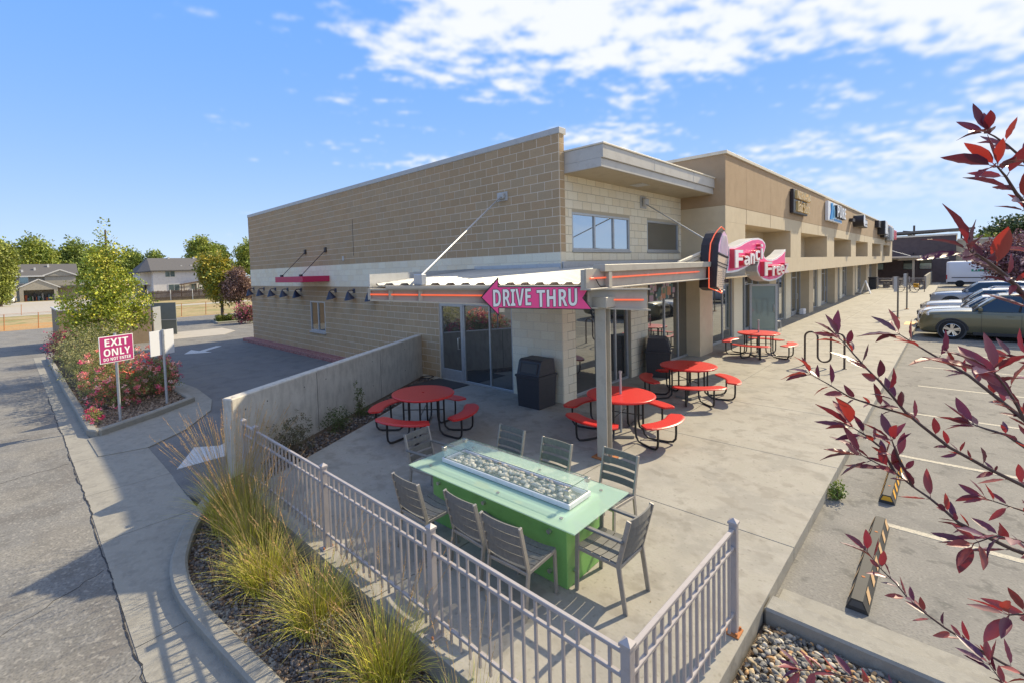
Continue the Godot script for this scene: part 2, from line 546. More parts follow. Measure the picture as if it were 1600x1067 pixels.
	for q in [["paint_olive", lin(0.155, 0.14, 0.075), 0.3], ["paint_white", lin(0.78, 0.78, 0.78), 0.0], ["paint_silver", lin(0.52, 0.50, 0.46), 0.35], ["paint_steel", lin(0.30, 0.33, 0.38), 0.35]]:
		var p := mat(q[0], q[1], 0.32, q[2])
		p.clearcoat_enabled = true
		p.clearcoat = 1.0
		p.clearcoat_roughness = 0.05


func _ready() -> void:
	# camera
	var cam := Camera3D.new()
	cam.name = "camera"
	add_child(cam)
	cam.position = eye
	cam.basis = Basis(Vector3.UP, deg_to_rad(-44.25)) * Basis(Vector3.RIGHT, deg_to_rad(-2.79)) * Basis(Vector3.BACK, deg_to_rad(-1.73))
	var focal := 741.8
	cam.set_frustum(1067.0 / focal * 0.1, Vector2((800.0 - 732.1) / focal, -(533.5 - 458.6) / focal) * 0.1, 0.1, 3000.0)
	cam.current = true
	# sky, sun, exposure
	var we := WorldEnvironment.new()
	we.name = "world_environment"
	add_child(we)
	var env := Environment.new()
	env.background_mode = Environment.BG_SKY
	env.tonemap_mode = Environment.TONE_MAPPER_LINEAR
	env.tonemap_exposure = 1.42
	env.sdfgi_enabled = true
	env.ssao_enabled = true
	env.ssil_enabled = true
	env.sky = Sky.new()
	var pan := PanoramaSkyMaterial.new()
	pan.panorama = sky_picture(1536, 768)
	env.sky.sky_material = pan
	env.background_energy_multiplier = 1.0
	we.environment = env
	var sun := DirectionalLight3D.new()
	sun.name = "sun"
	add_child(sun)
	sun.look_at_from_position(Vector3.ZERO, -sun_to, Vector3.UP)
	sun.light_energy = 1.6
	sun.light_angular_distance = 0.55
	sun.light_color = Color(1.0, 0.935, 0.80)
	sun.shadow_enabled = true
	materials()
	print("materials ", Time.get_ticks_msec())
	grounds()
	corner_building()
	strip_building()
	print("buildings ", Time.get_ticks_msec())
	canopy()
	screen_wall()
	background()
	print("background ", Time.get_ticks_msec())
	railing()
	fire_table()
	chairs()
	picnic_tables()
	patio_things()
	signs()
	walkway_things()
	vehicles()
	print("things ", Time.get_ticks_msec())
	planting()
	plum_tree()
	print("done ", Time.get_ticks_msec())


func sky_picture(w: int, h: int) -> ImageTexture:
	# clear blue air, paler towards the horizon, with thin wind-drawn cloud, added more thickly overhead to fill the shade
	var nz := FastNoiseLite.new()
	nz.seed = 77
	nz.noise_type = FastNoiseLite.TYPE_SIMPLEX_SMOOTH
	nz.frequency = 1.0
	nz.fractal_octaves = 5
	nz.fractal_gain = 0.55
	var big := FastNoiseLite.new()
	big.seed = 15
	big.noise_type = FastNoiseLite.TYPE_SIMPLEX_SMOOTH
	big.frequency = 1.0
	big.fractal_octaves = 2
	var px := PackedFloat32Array()
	px.resize(w * h * 3)
	for j in h:
		var el := PI * (0.5 - (j + 0.5) / h)
		var y := sin(el)
		for i in w:
			var az := TAU * (i + 0.5) / w
			var d := Vector3(sin(az) * cos(el), y, -cos(az) * cos(el))
			var o := (j * w + i) * 3
			if y <= 0.0:
				px[o] = 0.30
				px[o + 1] = 0.285
				px[o + 2] = 0.255
				continue
			var t := pow(1.0 - y, 2.6)
			var c := Vector3(0.13, 0.36, 0.93).lerp(Vector3(0.40, 0.64, 1.02), t)
			c = c.lerp(Vector3(0.74, 0.87, 1.0), pow(1.0 - y, 9.0) * 0.9)
			# cloud: where the line of sight meets a flat layer, drawn out along the wind; thin streaks low down, an unseen broken sheet overhead added for fill light
			var q := Vector2(d.x, d.z) / (y + 0.08)
			var along := q.x * 0.86 + q.y * 0.5
			var across := -q.x * 0.5 + q.y * 0.86
			var cover := big.get_noise_2d(along * 0.45 + 7.4, across * 0.7 + 4.2) * 0.5 + 0.5
			var k := nz.get_noise_3d(along * 1.1, across * 2.0, 0.3) * 0.5 + 0.5
			var puff := nz.get_noise_3d(along * 6.0 + 9.0, across * 9.0, 4.3) * 0.5 + 0.5
			var much := lerpf(-0.17, 0.13, smoothstep(0.16, 0.66, y)) + 0.36 * (d.x * 0.62 + d.z * 0.5)
			var a := smoothstep(0.44, 0.74, k * 0.58 + cover * 0.42 + (puff - 0.5) * 0.6 + much)
			a *= smoothstep(0.02, 0.2, y)
			c = c.lerp(Vector3(0.95, 0.96, 1.0), clampf(a, 0.0, 1.0) * 0.9) * 0.765
			px[o] = c.x
			px[o + 1] = c.y
			px[o + 2] = c.z
	return ImageTexture.create_from_image(Image.create_from_data(w, h, false, Image.FORMAT_RGBF, px.to_byte_array()))


# ---------- ground ----------

func grounds() -> void:
	var gm := MB.new()
	for r in [[-900, -900, 900, -39.0], [-900, -39.0, -39.0, 55.0], [-900, 55.0, 900, 900], [0.0, -39.0, 900, 55.0]]:
		gm.slab(rect(r[0], r[1], r[2], r[3]), -0.6, -0.21)
	structure(part(gm, "ground", M.dry_field))
	# the street falls a little towards its lower end
	var sm := MB.new()
	for k in 30:
		var za := -4.0 + k * 0.5
		sm.slab(rect(-40, za, -8.3, za + 0.5), -0.3, ROAD)
	sm.slab(rect(-40, -39.8, -8.3, -4.0), -0.3, ROAD)
	sm.slab(rect(-40, 11.0, -8.3, 60), -0.3, ROAD)
	sag(sm)
	structure(part(sm, "street", M.street_asphalt))
	sheet(rect(-8.3, -39.8, 40, -20.0), -0.205, ROAD - 0.001, "cross_street", M.street_asphalt)
	sheet([Vector2(-8.295, -20.0), Vector2(0.5, -20.0), Vector2(0.5, -4.2), Vector2(-6.6, -1.0), Vector2(-7.0, -1.35), Vector2(-7.19, -1.9), Vector2(-7.19, -5.0), Vector2(-8.295, -5.0)], -0.4, ROAD - 0.004, "drive_thru_lane", M.lane_asphalt)
	sheet(rect(-4.0, 5.031, 140, 60), -0.205, ROAD, "parking_lot", M.lot_asphalt)
	sheet(rect(62.4, -30, 140, 5.05), -0.205, ROAD + 0.002, "far_yard", M.pavement_pale)
	sheet(rect(-60, -47.0, -2.0, -40.0), -0.22, -0.195, "dirt_verge", M.orange_dirt)
	sheet(rect(-2.0, -41.0, 60, -40.0), -0.22, -0.195, "dirt_edge", M.orange_dirt)
	sheet(rect(-60, -63.5, 60, -60.5), -0.22, -0.19, "far_pavement", M.pavement_pale)
	sheet([Vector2(-60, -64), Vector2(4, -64), Vector2(4, -108), Vector2(-60, -108)], -0.22, -0.185, "driveway", M.pavement_pale)
	# gutter strip of cast slabs between street and planting
	var gut := Node3D.new()
	gut.name = "gutter"
	add_child(gut)
	structure(gut)
	var joints := [9.0, 7.0, 5.0, 2.9, 0.8, -1.4, -3.0, -4.9]
	var z := -4.9
	while z > -21.5:
		z -= 1.9
		joints.append(z)
	for k in joints.size() - 1:
		var z1: float = joints[k] - 0.005
		var z0: float = joints[k + 1] + 0.005
		var right := -7.18 if z0 > -5.0 else -7.92
		var sl := MB.new()
		var zc := z0
		while zc < z1 - 0.01:
			var zd := minf(zc + 0.5, z1)
			sl.box(V(-8.3, -0.3, zc), V(right, ROAD + 0.006, zd))
			zc = zd
		sag(sl)
		part(sl, "slab", M.kerb_concrete, gut)
	var jb := MB.new()
	for k in 31:
		jb.box(V(-8.295, -0.3, 9.0 - k - 1.0), V(-7.2, ROAD - 0.006, 9.0 - k))
	sag(jb)
	part(jb, "joint_bed", M.tar, gut)
	# crumbling tar joint along the street edge, cracks and tyre marks in the street
	var tar := MB.new()
	rng.seed = 4
	var zt := 5.0
	var xt := -8.305
	while zt > -12.0:
		var zn := zt - rng.randf_range(0.03, 0.09)
		var xn := clampf(xt + rng.randfn() * 0.008, -8.325, -8.29)
		tar.beam(V(xt, ROAD + 0.007, zt), V(xn, ROAD + 0.007, zn), rng.randf_range(0.004, 0.017), 0.002)
		zt = zn
		xt = xn
	sag(tar)
	structure(part(tar, "tar_joint", M.tar))
	for q in [[V(-8.35, 0, -4.9), V(-11.5, 0, -4.2)], [V(-8.35, 0, -0.75), V(-12.0, 0, 1.3)], [V(-8.35, 0, 1.15), V(-12.5, 0, 2.4)], [V(-8.35, 0, -9.5), V(-13.0, 0, -8.6)]]:
		var cr := MB.new()
		var p: Vector3 = q[0]
		for k in 40:
			var e: Vector3 = q[0].lerp(q[1], (k + 1) / 40.0) + V(rng.randfn() * 0.02, 0, rng.randfn() * 0.02)
			cr.beam(V(p.x, ROAD + 0.0025, p.z), V(e.x, ROAD + 0.0025, e.z), rng.randf_range(0.002, 0.007), 0.002)
			p = e
		sag(cr)
		structure(part(cr, "road_crack", M.tar))
	# patio of cast slabs, joints a saw cut wide
	var pat := Node3D.new()
	pat.name = "patio"
	add_child(pat)
	structure(pat)
	var cuts := [-6.65, -3.02, -0.25, 2.6, 5.5, 8.4, 11.3, 14.2, 17.1, 20.0, 23.0, 26.0, 29.0, 32.0, 36.0, 40.0, 45.0, 50.0, 56.0, 62.4]
	for k in cuts.size() - 1:
		var x0: float = cuts[k] + 0.004
		var x1: float = cuts[k + 1] - 0.004
		for zz in [[2.354, 5.03], [-0.5, 2.346]]:
			if k == 0 and zz[0] < 0.0:
				sheet([Vector2(-6.65, 2.346), Vector2(-6.65, -0.95), Vector2(x1, -2.63), Vector2(x1, 2.346)], -0.5, 0.0, "slab", M.patio_concrete, pat)
			elif k == 1 and zz[0] < 0.0:
				sheet([Vector2(x0, 2.346), Vector2(x0, -2.635), Vector2(-0.25 - 0.004, -4.04), Vector2(-0.254, 2.346)], -0.22, 0.0, "slab", M.patio_concrete, pat)
			elif k == 2 and zz[0] < 0.0:
				sheet([Vector2(x0, 2.346), Vector2(x0, -4.045), Vector2(0.1, -4.25), Vector2(0.1, -0.5), Vector2(x1, -0.5), Vector2(x1, 2.346)], -0.22, 0.0, "slab", M.patio_concrete, pat)
			else:
				var mb := MB.new()
				mb.box(V(x0, -0.5 if k == 0 else -0.22, zz[0]), V(x1, 0.0, zz[1]), 0.004)
				part(mb, "slab", M.patio_concrete, pat)
	sheet([Vector2(-6.6, 4.98), Vector2(-6.6, -0.9), Vector2(0, -4.2), Vector2(0.1, -0.4), Vector2(62.3, -0.4), Vector2(62.3, 4.98)], -0.23, -0.02, "joint_bed", M.wall_concrete, pat)
	# rolled kerb between fence bed and street, and the bed itself
	kerb_path([V(-7.0, 0, 9.0), V(-7.25, 0, 6.0), V(-7.48, 0, 3.5), V(-7.61, 0, 2.1), V(-7.70, 0, 1.39), V(-7.755, 0, 0.96), V(-7.785, 0, 0.6), V(-7.785, 0, 0.3), V(-7.755, 0, 0.05), V(-7.70, 0, -0.18), V(-7.60, 0, -0.43), V(-7.46, 0, -0.72), V(-7.27, 0, -1.03), V(-7.05, 0, -1.33), V(-6.84, 0, -1.6)], 0.18, -0.3, 0.0, "planter_kerb")
	var bed := MB.new()
	for k in 36:
		var za := -1.7 + k * 0.3
		for j in 4:
			var xa := lerpf(kerb_x(za), -6.6, j / 4.0)
			var xb := lerpf(kerb_x(za), -6.6, (j + 1) / 4.0)
			var xc := lerpf(kerb_x(za + 0.3), -6.6, (j + 1) / 4.0)
			var xd := lerpf(kerb_x(za + 0.3), -6.6, j / 4.0)
			bed.slab([Vector2(xa, za), Vector2(xb, za), Vector2(xc, za + 0.3), Vector2(xd, za + 0.3)], -0.3, -0.12)
	sag(bed)
	structure(part(bed, "planting_bed", M.mulch_soil))
	sheet([Vector2(-6.65, 9.0), Vector2(-6.65, 5.04), Vector2(-4.2, 5.04), Vector2(-4.2, 9.0)], -0.3, -0.17, "gravel_bed", M.mulch_soil)
	sheet([Vector2(-6.6, -1.75), Vector2(-6.0, -1.22), Vector2(-0.1, -4.13), Vector2(-0.1, -5.1)], -0.2, -0.06, "wall_bed", M.mulch_soil)
	# kerb along the lot's end, by the gravel
	bx(V(-4.23, -0.3, 5.04), V(-3.98, -0.02, 9.5), "lot_kerb", M.kerb_concrete, null, 0.02).set_meta("kind", "structure")
	bx(V(-3.98, -0.3, 5.06), V(-3.62, ROAD + 0.012, 9.5), "lot_gutter", M.kerb_concrete, null, 0.004).set_meta("kind", "structure")
	# stall lines
	for x in [-1.43, 1.41, 4.42, 7.42, 10.34, 13.24, 16.15, 19.05, 21.95, 24.85, 27.75, 30.65, 33.55, 36.45]:
		sheet(rect(x - 0.05, 5.6, x + 0.05, 10.6), ROAD - 0.01, ROAD + 0.004, "stall_line", M.line_paint)
	sheet(rect(20.6, 4.6, 21.9, 4.95), -0.01, 0.004, "tactile_pad", M.yellow_tape)
	# lane arrows
	var a1 := [Vector2(-7.06, -3.1), Vector2(-6.55, -4.05), Vector2(-6.17, -3.76), Vector2(-5.2, -4.6), Vector2(-5.05, -4.35), Vector2(-6.1, -3.5), Vector2(-6.0, -3.1)]
	sheet(a1, ROAD - 0.02, ROAD + 0.004, "lane_arrow", M.arrow_paint)
	sheet([Vector2(-3.6, -17.2), Vector2(-3.05, -18.3), Vector2(-2.9, -17.6), Vector2(-1.9, -18.6), Vector2(-1.75, -18.3), Vector2(-2.75, -17.3), Vector2(-2.65, -16.7)], ROAD - 0.02, ROAD + 0.004, "lane_arrow", M.arrow_paint)
	# island: mulch ringed by kerb, with a broad apron at its nose
	sheet([Vector2(-7.95, -6.3), Vector2(-7.93, -4.88), Vector2(-7.19, -4.72), Vector2(-6.4, -5.35), Vector2(-5.55, -6.55), Vector2(-5.2, -7.68), Vector2(-5.1, -9.5), Vector2(-5.28, -11.55), Vector2(-6.0, -11.5), Vector2(-5.8, -8.2), Vector2(-7.5, -6.5)], -0.2, ROAD + 0.02, "island_apron", M.kerb_concrete)
	kerb_path([V(-7.85, 0, -20.9), V(-7.87, 0, -12.0), V(-7.85, 0, -6.6), V(-7.75, 0, -6.4), V(-6.7, 0, -7.05), V(-5.65, 0, -7.85), V(-5.72, 0, -10.5), V(-5.9, 0, -14.0), V(-5.7, 0, -19.5), V(-6.6, 0, -20.9), V(-7.85, 0, -20.9)], 0.17, -0.2, 0.0, "island_kerb")
	sheet([Vector2(-7.8, -20.8), Vector2(-7.8, -6.5), Vector2(-5.75, -7.9), Vector2(-5.8, -10.5), Vector2(-5.9, -14.0), Vector2(-5.75, -19.4), Vector2(-6.6, -20.8)], -0.2, -0.05, "island_bed", M.mulch_soil)
	# apron in front of the bin enclosure
	sheet([Vector2(-4.4, -23.5), Vector2(-0.2, -23.0), Vector2(0.9, -24.5), Vector2(0.9, -27.0), Vector2(-4.4, -27.0)], -0.2, ROAD + 0.012, "enclosure_apron", M.pavement_pale)
	# red kerb at the foot of the drive-thru wall
	var rk := bx(V(-0.44, -0.2, -19.3), V(0.05, 0.0, -5.45), "red_kerb", M.red_kerb, null, 0.02)
	structure(rk)
	# far side of the cross street: verge islet with the maple
	kerb_path([V(1.6, 0, -30.2), V(8.0, 0, -30.4), V(8.0, 0, -33.0), V(1.9, 0, -32.6), V(1.6, 0, -30.2)], 0.15, -0.2, -0.02, "verge_kerb")
	sheet([Vector2(1.7, -30.3), Vector2(8, -30.5), Vector2(8, -32.9), Vector2(1.9, -32.5)], -0.2, -0.04, "verge_bed", M.lawn)


func fall(x: float, z: float) -> float:
	# how far street and fence bed lie below the patio's own level
	return -0.3 * smoothstep(-3.5, 2.5, z) * clampf(0.45 + (-6.65 - x) * 0.55, 0.45, 1.0)


func sag(mb: MB) -> void:
	for i in mb.v.size():
		mb.v[i].y += fall(mb.v[i].x, mb.v[i].z)


func kerb_x(z: float) -> float:
	# middle of the kerb between fence bed and street
	var t := [[-1.7, -6.8], [-1.33, -7.05], [-1.03, -7.27], [-0.72, -7.46], [-0.43, -7.60], [-0.18, -7.70], [0.05, -7.755], [0.45, -7.785], [0.96, -7.755], [2.1, -7.61], [3.5, -7.48], [6.0, -7.25], [9.2, -7.0]]
	for k in t.size() - 1:
		if z <= t[k + 1][0]:
			return lerpf(t[k][1], t[k + 1][1], clampf((z - t[k][0]) / (t[k + 1][0] - t[k][0]), 0.0, 1.0))
	return -7.0


func kerb_path(p: Array, w: float, y0: float, y1: float, called: String) -> void:
	# cast kerb lengths butted end to end
	var k := Node3D.new()
	k.name = numbered(called)
	add_child(k)
	structure(k)
	for i in p.size() - 1:
		var a: Vector3 = p[i]
		var b: Vector3 = p[i + 1]
		var n := maxi(1, int(a.distance_to(b) / 3.0))
		for j in n:
			var q := a.lerp(b, float(j) / n)
			var r := a.lerp(b, float(j + 1) / n)
			var d := (r - q).normalized()
			q.y = (y0 + y1) / 2
			r.y = q.y
			var mb := MB.new()
			mb.beam(q - d * (0.0 if j else 0.03), r + d * (-0.006 if j < n - 1 else 0.03), w, y1 - y0 + 0.0007 * (i % 3), Vector3.UP, 0.025)
			if called == "planter_kerb":
				sag(mb)
			part(mb, "kerb_stone", M.kerb_concrete, k)


# ---------- buildings ----------

const COURSE := 0.2032
var laid := []


func lay(org: Vector3, du: Vector3, out: Vector3, u0: float, u1: float, v0: int, v1: int, holes: Array, tone: Callable, shift := 0) -> void:
	# courses v0..v1 of running bond from org along du; holes are [u0, u1, y0, y1]; each piece is noted for later
	for v in range(v0, v1):
		var yc := (v + 0.5) * COURSE
		var u := floorf(u0 / 0.4064) * 0.4064 - (0.2032 if (v + shift) % 2 else 0.0)
		while u < u1:
			var spans := [[maxf(u, u0), minf(u + 0.4064, u1)]]
			for h in holes:
				if yc > h[2] and yc < h[3]:
					var next := []
					for s in spans:
						if s[1] <= h[0] or s[0] >= h[1]:
							next.append(s)
							continue
						if s[0] < h[0]:
							next.append([s[0], h[0]])
						if s[1] > h[1]:
							next.append([h[1], s[1]])
					spans = next
			for s in spans:
				if s[1] - s[0] > 0.05:
					var c: Vector3 = org + du * (s[0] + s[1]) / 2 + Vector3.UP * yc
					laid.append([c.distance_to(eye), c, du, out, s[1] - s[0] - 0.0145, tone.call(c)])
			u += 0.4064


func block_mesh(w: float) -> Mesh:
	var key := "block %.2f" % w
	if not cache.has(key):
		var mb := MB.new()
		mb.box(V(-w / 2, -0.0945, -0.02), V(w / 2, 0.0945, 0.005), 0.003)
		cache[key] = mb.mesh()
	return cache[key]


func set_blocks(parent: Node3D, most: int) -> void:
	laid.sort_custom(func(a, b): return a[0] < b[0])
	rng.seed = 90
	var rest := MB.new()
	rest.tint = true
	var given := 0
	for q in laid:
		var basis := Basis(Vector3.UP.cross(q[3]), Vector3.UP, q[3])
		var proud := rng.randf_range(-0.0015, 0.0015)
		var pick := rng.randi() % 5
		if given < most:
			var w := maxf(0.05, roundf(q[4] * 50.0) / 50.0)
			var o := node(block_mesh(w), "block", M["%s_block_%d" % [q[5], pick]], parent)
			o.transform = Transform3D(basis.scaled_local(Vector3(q[4] / w, 1, 1)), q[1] + q[3] * proud)
			given += 1
		else:
			rest.col = cache.tints[q[5]][pick]
			rest.T = Transform3D(basis, q[1] + q[3] * proud)
			rest.box(V(-q[4] / 2, -0.0945, -0.02), V(q[4] / 2, 0.0945, 0.005), 0.002)
	var o := part(rest, "blocks", M.block_mixed, parent)
	o.set_meta("kind", "stuff")


func glazing(parent: Node3D, org: Vector3, du: Vector3, out: Vector3, w: float, h: float, cols: Array, glass: Material, fr := 0.05, called := "window") -> Node3D:
	# frame of bars with panes behind; org at the lower start corner, set on the wall's face
	var win := Node3D.new()
	win.name = called
	parent.add_child(win, true)
	win.transform = Transform3D(Basis(du, Vector3.UP, out), org)
	bx(V(0, 0, -0.05), V(w, fr, 0.03), "sill", M.window_frame, win, 0.004)
	bx(V(0, h - fr, -0.05), V(w, h, 0.03), "head", M.window_frame, win, 0.004)
	var x := 0.0
	for k in cols.size() + 1:
		var x0 := clampf(x - fr / 2, 0.0, w - fr)
		bx(V(x0, fr, -0.05), V(x0 + fr, h - fr, 0.028), "mullion", M.window_frame, win, 0.004)
		if k < cols.size():
			bx(V(x + fr * 0.4, fr * 0.6, -0.012), V(x + cols[k] - fr * 0.4, h - fr * 0.6, -0.004), "pane", glass, win)
			x += cols[k]
	return win


func corner_building() -> void:
	var b := thing("shop_building", "block-walled corner shop, brown masonry with a pale band and a grey overhanging roof", "building")
	var top := 30 * COURSE
	var wall := Node3D.new()
	wall.name = "block_wall"
	b.add_child(wall)
	# openings in the drive-thru wall, measured along -z
	var door := [1.50, 4.30, 0.0, 2.20]
	var hatch := [11.20, 12.46, 0.80, 2.05]
	var tone := func(c: Vector3) -> String:
		if c.y > 2.64 and c.y < 3.46:
			return "beige"
		if c.y < 2.64 and c.z > -1.5:
			return "beige"
		return "brown"
	laid = []
	lay(V(0, 0, 0), V(0, 0, -1), V(-1, 0, 0), 0.0, 18.96, 0, 30, [door, hatch], tone)
	# front: end of the wing wall, upper wall, piers
	lay(V(0.008, 0, 0), V(1, 0, 0), V(0, 0, 1), 0.0, 0.2, 13, 30, [], tone)
	lay(V(0.21, 0, -0.06), V(1, 0, 0), V(0, 0, 1), 0.0, 6.69, 13, 27, [[0.35, 3.17, 3.50, 4.40], [4.23, 6.47, 3.50, 4.40]], func(_c): return "beige")
	lay(V(0.008, 0, 0), V(1, 0, 0), V(0, 0, 1), 0.0, 0.53, 0, 13, [], func(_c): return "beige")
	lay(V(3.3, 0, -0.02), V(1, 0, 0), V(0, 0, 1), 0.0, 1.06, 0, 13, [], func(_c): return "beige")
	set_blocks(wall, 300)
	# what the blocks are laid in
	var m1 := MB.new()
	for r in [[0.0, 1.5, 0.0, top], [4.30, 11.20, 0.0, top], [12.46, 18.96, 0.0, top], [1.5, 4.30, 2.20, top], [11.20, 12.46, 2.05, top], [11.20, 12.46, 0.0, 0.80]]:
		m1.box(V(0.0, r[2] - (0.2 if r[2] == 0.0 else 0.0), -r[1]), V(0.2, r[3], -r[0]))
	part(m1, "mortar", M.mortar_light, wall)
	var m2 := MB.new()
	for r in [[0.21, 0.56, 2.6, 5.45], [3.38, 4.44, 2.6, 5.45], [6.68, 6.95, 2.6, 5.45], [0.56, 3.38, 2.6, 3.50], [4.44, 6.68, 2.6, 3.50], [0.56, 3.38, 4.40, 5.45], [4.44, 6.68, 4.40, 5.45]]:
		m2.box(V(r[0], r[2], -0.3), V(r[1], r[3], -0.06))
	m2.box(V(0.2, -0.1, -0.3), V(0.54, 2.64, 0.0))
	m2.box(V(3.3, -0.1, -0.3), V(4.36, 2.64, -0.02))
	part(m2, "mortar", M.mortar_beige, wall)
	# parapet caps
	bx(V(-0.02, top, -18.98), V(0.25, top + 0.14, 0.03), "parapet_cap", M.cap_metal, b, 0.008)
	# body behind the walls
	bx(V(0.2, -0.1, -18.9), V(6.9, 5.3, -18.7), "rear_wall", M.stucco_brown, b)
	bx(V(0.2, 5.25, -18.9), V(7.0, 5.40, -0.3), "roof_deck", M.cap_metal, b)
	# overhang: two steps of metal fascia
	var roof := bx(V(0.21, 5.42, -1.2), V(7.05, 5.70, 0.97), "overhang", M.fascia_metal, b, 0.006)
	bx(V(0.20, 5.23, -1.2), V(7.05, 5.418, 0.93), "fascia", M.fascia_metal, roof, 0.006)
	bx(V(0.23, 5.222, -1.2), V(6.88, 5.2295, 0.90), "soffit", M.soffit, roof)
	bx(V(0.19, 5.702, -1.2), V(7.05, 5.74, 0.995), "drip_edge", M.tan_cap, roof, 0.006)
	for x in [2.7, 5.2]:
		bx(V(x, 5.43, 0.969), V(x + 0.012, 5.69, 0.974), "seam", M.cap_metal, roof)
	bx(V(2.9, 5.205, 0.2), V(3.35, 5.221, 0.55), "soffit_light", M.cap_metal, roof, 0.004)
	# upper windows
	glazing(b, V(0.56, 3.50, -0.09), V(1, 0, 0), V(0, 0, 1), 2.82, 0.9, [1.02, 0.94, 0.86], M.upper_glass, 0.055)
	glazing(b, V(4.44, 3.50, -0.09), V(1, 0, 0), V(0, 0, 1), 2.24, 0.9, [2.24], M.store_glass, 0.055)
	for r in [[0.54, 3.4], [4.42, 6.7]]:
		bx(V(r[0], 3.455, -0.1), V(r[1], 3.50, -0.02), "window_ledge", M.window_frame, b, 0.006)
	# shop front on the patio side
	glazing(b, V(0.55, 0.0, -0.12), V(1, 0, 0), V(0, 0, 1), 2.74, 2.62, [1.1, 0.95, 0.69], M.store_glass, 0.06)
	glazing(b, V(4.37, 0.0, -0.14), V(1, 0, 0), V(0, 0, 1), 3.3, 2.62, [1.35, 1.05, 0.9], M.store_glass, 0.06)
	bx(V(0.5, -0.05, -0.3), V(7.7, 2.6, -0.22), "shop_lining", M.shade_grey, b)
	# poster fixed inside the glass above the door
	var post := Node3D.new()
	post.name = "poster"
	b.add_child(post)
	bx(V(4.5, 2.0, -0.13), V(6.6, 2.52, -0.118), "sheet", M.sign_dark, post)
	var blotch := MB.new()
	blotch.tint = true
	rng.seed = 8
	for k in 46:
		blotch.col = [lin(0.6, 0.3, 0.2), lin(0.2, 0.28, 0.2), lin(0.6, 0.55, 0.5), lin(0.1, 0.2, 0.22), lin(0.5, 0.35, 0.45)][rng.randi() % 5]
		var px := rng.randf_range(4.7, 6.4)
		var py := rng.randf_range(2.05, 2.45)
		var s := rng.randf_range(0.04, 0.14)
		blotch.box(V(px - s, maxf(2.01, py - s), -0.12), V(px + s, minf(2.51, py + s), -0.115 + k * 0.0001))
	part(blotch, "print", M.tinted, post)
	# patio door and side lights in the brown wall
	glazing(b, V(0.05, 0.0, -3.30), V(0, 0, 1), V(-1, 0, 0), 1.8, 2.19, [1.0, 0.8], M.store_glass, 0.05)
	var dr := glazing(b, V(0.05, 0.0, -4.29), V(0, 0, 1), V(-1, 0, 0), 0.98, 2.19, [0.98], M.store_glass, 0.10, "door")
	bx(V(0.1, 0.06, 0.0), V(0.88, 0.30, 0.035), "kick_plate", M.window_frame, dr, 0.004)
	pipe([V(0.84, 0.92, 0.03), V(0.84, 0.92, 0.10), V(0.84, 1.22, 0.10), V(0.84, 1.22, 0.03)], 0.012, "handle", M.steel, dr)
	bx(V(0.15, 0.0, -4.3), V(0.2, 2.2, -1.5), "door_lining", M.shade_grey, b)
	# drive-thru hatch
	var hw := glazing(b, V(0.03, 0.80, -12.46), V(0, 0, 1), V(-1, 0, 0), 1.26, 1.25, [0.66, 0.60], M.store_glass, 0.07)
	bx(V(-0.05, -0.06, -0.05), V(1.31, 0.0, 0.09), "hatch_ledge", M.window_frame, hw, 0.005)
	# pink awning over the hatch, on two rods
	var aw := Node3D.new()
	aw.name = "awning"
	b.add_child(aw)
	bx(V(-1.1, 2.84, -13.2), V(-0.002, 3.06, -10.7), "awning_box", M.awning_pink, aw, 0.01)
	for z in [-12.64, -10.9]:
		var rd := pipe([V(-0.02, 4.06, z), V(-0.95, 3.08, z - 0.25)], 0.014, "rod", M.sign_dark, aw, 6)
		bx(V(-0.06, 3.97, z - 0.07), V(0.0, 4.16, z + 0.07), "rod_plate", M.sign_dark, rd, 0.005)
		bx(V(-1.0, 3.06, z - 0.31), V(-0.9, 3.14, z - 0.19), "rod_foot", M.sign_dark, rd, 0.005)
	# control joint
	bx(V(-0.011, 3.75, -8.87), V(-0.005, 5.05, -8.85), "control_joint", M.sign_dark, b)
	bx(V(-0.04, 3.6, -9.62), V(0.0, 3.76, -9.52), "junction_box", M.window_frame, b, 0.005)
	# row of gooseneck lamps
	var nth := ["nearest", "second from", "third from", "fourth from", "fifth from", "sixth from", "seventh from", "eighth from"]
	var lamp_z := [-18.61, -17.28, -15.91, -14.57, -13.23, -10.27, -8.93, -7.6]
	for li in 8:
		var z: float = lamp_z[li]
		var lp := thing("wall_lamp", "dark blue cone lamp on the drive-thru wall, %s the far street corner" % nth[li], "lamp", V(0, 2.49, z), 0.0, "cone lamps along the drive-thru wall")
		bx(V(-0.03, -0.08, -0.08), V(0.0, 0.08, 0.08), "back_plate", M.navy_lamp, lp, 0.015)
		pipe([V(-0.02, 0.0, 0), V(-0.12, 0.03, 0), V(-0.22, 0.02, 0), V(-0.27, -0.03, 0)], 0.018, "arm", M.navy_lamp, lp, 6)
		var cone := MB.new()
		cone.T = Transform3D(Basis(Vector3.BACK, 0.22), V(-0.27, -0.03, 0))
		cone.lathe([Vector2(0.19, -0.27), Vector2(0.03, 0.0), Vector2(0.0, 0.01)], 14)
		cone.lathe([Vector2(0.03, -0.005), Vector2(0.186, -0.268)], 14)
		part(cone, "shade", M.navy_lamp, lp)
		var glow := MB.new()
		glow.T = cone.T
		glow.lathe([Vector2(0.0, -0.235), Vector2(0.165, -0.232), Vector2(0.0, -0.225)], 14)
		part(glow, "lens", M.lamp_inside, lp)


